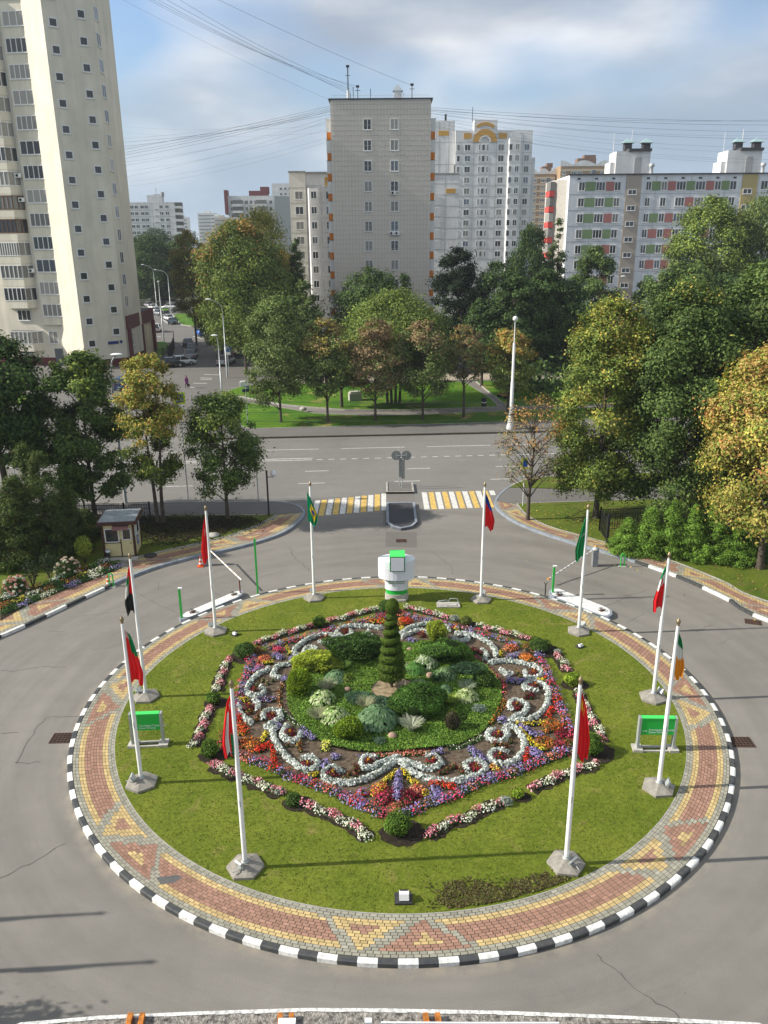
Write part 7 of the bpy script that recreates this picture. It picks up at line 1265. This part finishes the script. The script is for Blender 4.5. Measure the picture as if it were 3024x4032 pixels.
# shallow oriel carrying the right window column
q0=onplane(W0,A_,LW-2.4,0)[0]; q1=onplane(W0,A_,LW+.9 if 0 else LW+.0,0)[0]; n_=Vector((fd.y,-fd.x,0)); q1=A_+fd*1.05
wallpart(t,[q0,q0+n_*.5,q1+n_*.5,A_+fd*1.0] if 0 else [q0+n_*-.2,q0+n_*.5,q1+n_*.5,q1+n_*-.2],6.1,HTW,STU,'oriel')
window(t,onplane(W0,A_,LW-1.3,4.2,.02)[0],1.5,1.9,rz,parts=2,fr=.1,glass=GC_)
g=MB(); dd=onplane(W0,A_,LW-.75,1.3,.03)[0]-t.location; g.box(dd,(1.3,.08,2.5),rz=rz); g.build('door',[mat('door_grey',(.1,.11,.12),.5)],t)
for i in range(1,16):
    z=4.3+3.16*(i-1); bw=LW-5.2 # bay column
    kind=0 if i==0 else 1
    base=[onplane(W0,A_,bw-2.7,0)[0],onplane(W0,A_,bw-2.1,0,1.5)[0],onplane(W0,A_,bw+1.3,0,1.5)[0],onplane(W0,A_,bw+2.2,0)[0]]
    if i==2: window(t,onplane(W0,A_,bw-.3,z,.05)[0],2.2,1.6,rz,parts=3,fr=.1); continue
    g=MB(); g.prism([(p.x-t.location.x,p.y-t.location.y) for p in base],z-2.05,z-.95,bottom=True); g.build('balcony_parapet',[STU],t)
    ib=[b+(sum(base,Vector())/4-b)*.03 for b in base]; br=i in (6,7); g=MB(); g.prism([(p.x-t.location.x,p.y-t.location.y) for p in ib],z-.95,z+.9,0,1,bottom=True); g.build('balcony_glazing',[GC_ if i%3 else GD_,ROOFD if i==1 else STU],t)
    g=MB()
    for (a,b,m_) in ((base[1],base[2],5 if i!=5 else 9),(base[2],base[3],2)):
        for j in range(m_+1): p=a.lerp(b,j/m_)-t.location; g.box((p.x,p.y,z-.02),(.1,.1,1.85),rz=rz)
        for h_ in (-.93,.86): a2,b2=a-t.location,b-t.location; g.tube([(a2.x,a2.y,z+h_),(b2.x,b2.y,z+h_)],.07,4,smooth=False)
    g.build('balcony_frame',[WBR if br else WFR],t)
    if i>2: g=MB(); g.prism([(p.x-t.location.x,p.y-t.location.y) for p in ib],z+.9,z+1.1,0,0,bottom=True); g.build('balcony_slab',[STU],t)
window(t,onplane(W0,A_,LW-6.0,2.6,.03)[0],2.5,1.7,rz,parts=3,fr=.1,glass=GD_)
for z in (23.6,26.8,13.9): 
    p=onplane(W0,A_,LW-2.95,z,.5)[0]; ac(t,p)
# stair wall with small square windows
n1=Vector(((C_-B_).normalized().y,-(C_-B_).normalized().x,0))
for i in range(15):
    z=3.66+3.18*i; p,rz1=onplane(B_,C_,1.25,z,.0); window(t,p,1.15,1.12,rz1,parts=1,fr=.14,glass=GD_); p,_=onplane(B_,C_,5.0,z+1.47-.0,.0); window(t,onplane(B_,C_,5.05,z+1.47,0)[0],1.15,1.12,rz1,parts=1,fr=.14,glass=GD_)
p,_=onplane(B_,C_,4.4,3.55,.05); g=MB(); g.box(p-t.location,(1.6,.06,.42),rz=rz1); g.build('address_plate',[mat('sign_navy',(.01,.03,.16),.4)],t); p,_=onplane(B_,C_,5.6,3.6,.05); g=MB(); g.box(p-t.location,(.4,.06,.4),rz=rz1); g.build('number_plate',[mat('sign_navy',(0,0,0))],t)
rz2=math.atan2((E_-C_).y,(E_-C_).x)
for i in range(14): window(t,onplane(C_,E_,2.2,9.3+3.16*i,.0)[0],1.7,1.7,rz2,parts=2,fr=.12,prob=(.3,.4,.3))
# maroon entrance wing
f0=Vector((-38.6,124.5,0)); t2=bldg('entrance_wing',f0,'maroon topped entrance wing at the right foot of the cream tower'); zt1=V(597,1212,140).z; zt0=zt1-2.0
w1=Vector((-38.5,124.0,0)); w2=Vector((-39.1,140.2,0))
wallpart(t2,[(-40,124.0),(-38.7,124.0),(-39.3,140),(-46,140)],0,zt0,STW,'wall'); wallpart(t2,[(-40,123.8),(-38.4,123.8),(-39.0,140.4),(-46,140.4)],zt0,zt1,MAR,'fascia',ROOFD)
for y_ in (124.4,132,139.8): xq=-38.5-(y_-124)*.037; g=MB(); g.box((xq-f0.x,y_-f0.y,zt0/2),(.55,.7,zt0)); g.build('pillar',[MAR],t2)
window(t2,(-38.72,127,3.6),1.8,2,rad(90)+.04,parts=2,fr=.1)
# ------------------------------------------------------------------ overhead cables
CAB=mat('cable_black',(.03,.03,.035),.6)
def cable(a,b,sag,label,r=.03,nm='overhead cable'):
    a,b=Vector(a),Vector(b); mid=(a+b)/2; g=MB(); P=[]
    for i in range(25): q=i/24; p=a.lerp(b,q); P.append(p-mid-Vector((0,0,4*sag*q*(1-q))))
    g.tube(P,r,4,smooth=False); o=g.build('overhead_cable',[CAB],None,tuple(mid)); setp(o,label,'cable','overhead cables')
LC='thin overhead cable crossing the sky left of the grey tower'; RC='thin overhead cable crossing the sky right of the grey tower'; UC='dark overhead cable rising from the tower roof to the upper left'
CAB=mat('cable_grey_far',(.09,.09,.1),.6)
for i,(x,y) in enumerate(((200,-92),(185,-80),(215,-75),(240,-100),(160,-95))): cable((-5+.3*i,YT+2,39.6+.25*i),DV(x,y,118+4*i),.5+.3*i,UC,.02)
cable((-7.8,YT+2,38.6),DV(120,-80,125),.6,UC,.012); cable((4.9,YT+2,40.6),DV(330,-72,120),.5,'single thin cable rising from the roof mast to the top edge',.018)
for i,(yl,yr,Y) in enumerate(((325,228,150),(332,232,160),(337,235,150),(345,238,170),(318,240,150),(308,246,160),(352,262,170),(360,250,150),(300,236,190),(372,275,180),(385,255,160),(272,270,250),(285,285,250),(395,292,220),(405,300,200))): cable(DV(255,yl,Y),(-7.9,YT+5+i,DV(713,yr,YT+5+i).z),.25+.06*i,LC,.022 if i<6 else .014)
for i,(yr,yl,Y) in enumerate(((262,232,150),(270,236,150),(285,240,160),(258,238,190),(300,245,160),(320,250,140),(292,243,180),(330,255,180),(345,262,170),(352,268,160),(345,272,200))): cable((7.9,YT+4+i,DV(932,yl,YT+4+i).z),DV(1690,yr,Y),.5+.12*i,RC,.022 if i<5 else .014)
for i,(y0_,y1_,z_) in enumerate(((1645,1622,0),(1600,1612,0),(1680,1668,0))): cable(V(880,y0_-20,72.5),V(2900,y1_-30,80),.15,'light cable strung low across the main road',.018)
# ------------------------------------------------------------------ ledge of the viewer's own building
t=empty('roof_ledge',(0,2.2,H-4.3),'weathered concrete ledge with white flashing at the bottom edge of the photo','ledge')
LEDM=mat('ledge_concrete',(.30,.28,.25),.95,var=.85,vscale=26,bump=1,bscale=60); zt_=0
up=[(60,4031),(400,4002),(800,3985),(1200,3972),(1512,3974),(2000,3984),(2500,4004),(3000,4031)]; ZED=H-4.3
pe=[G(x,y+4,ZED) for x,y in up]; xs_=[p.x for p in pe]; pl_=resample([(-2.2,pe[0].y-.03)]+[(p.x,p.y) for p in pe]+[(2.2,pe[-1].y-.04)],60)[0]
g=MB(); Q=[(x,y-2.2) for x,y in pl_]; g.prism(Q+[(2.2,-1.9),(-2.2,-1.9)],-.35,0); g.build('slab',[LEDM],t)
g=MB()
for i in range(len(Q)-1):
    a,b=Q[i],Q[i+1]; wv=.012+.006*random.random(); g.add([(a[0],a[1]-wv,.004),(b[0],b[1]-wv,.004),(b[0],b[1]+.006,.008),(a[0],a[1]+.006,.008),(a[0],a[1]+.006,-.03),(b[0],b[1]+.006,-.03)],[(0,1,2,3),(3,2,5,4)])
g.build('flashing',[mat('flaking_white',(.62,.62,.6),.8,var=.5,vscale=40)],t)
RUST=mat('rust_bracket',(.45,.16,.03),.85,var=.6,vscale=30)
for x in (513,560,1105,1150,1680,1727,): c=G(x,4012,ZED+.02); g=MB(); g.box((c.x,c.y-2.2-.03,.02),(.03,.12,.03),rz=.1); g.build('rusty_bracket',[RUST],t)
g=MB(); c0=G(1100,4027,ZED+.02); g.box((0,c0.y-2.2-.12,.02),(3.2,.18,.02)); g.build('cable_tray',[mat('tray_dark',(.06,.055,.05),.7)],t)
g=MB(); c0=G(1130,4028,ZED+.05); g.box((c0.x,c0.y-2.2,.05),(.1,.04,.03)); c0=G(1450,4024,ZED+.05); g.box((c0.x,c0.y-2.2,.05),(.04,.03,.03)); c1=G(1500,4026,ZED+.05); c2=G(2200,4028,ZED+.05); g.tube([(c1.x,c1.y-2.2,.05),((c1.x+c2.x)/2,c2.y-2.2+.004,.05),(c2.x,c2.y-2.2,.05)],.006,5); g.build('junction_box',[PLAST],t)

# ------------------------------------------------------------------ air
g=MB(); g.box((0,1900,39.4),(6600,4600,80.8)); hz=g.build('haze',[bpy.data.materials.new('haze')]); setp(hz,'thin pale haze over the city',None,None,'stuff')
hm=hz.data.materials[0]; hm.use_nodes=True; t_=hm.node_tree; t_.nodes.clear(); pv=N(t_,'ShaderNodeVolumePrincipled'); pv.inputs['Color'].default_value=(.82,.9,1,1); pv.inputs['Density'].default_value=.0002; ou=N(t_,'ShaderNodeOutputMaterial'); L(t_,pv.outputs[0],ou.inputs['Volume'])
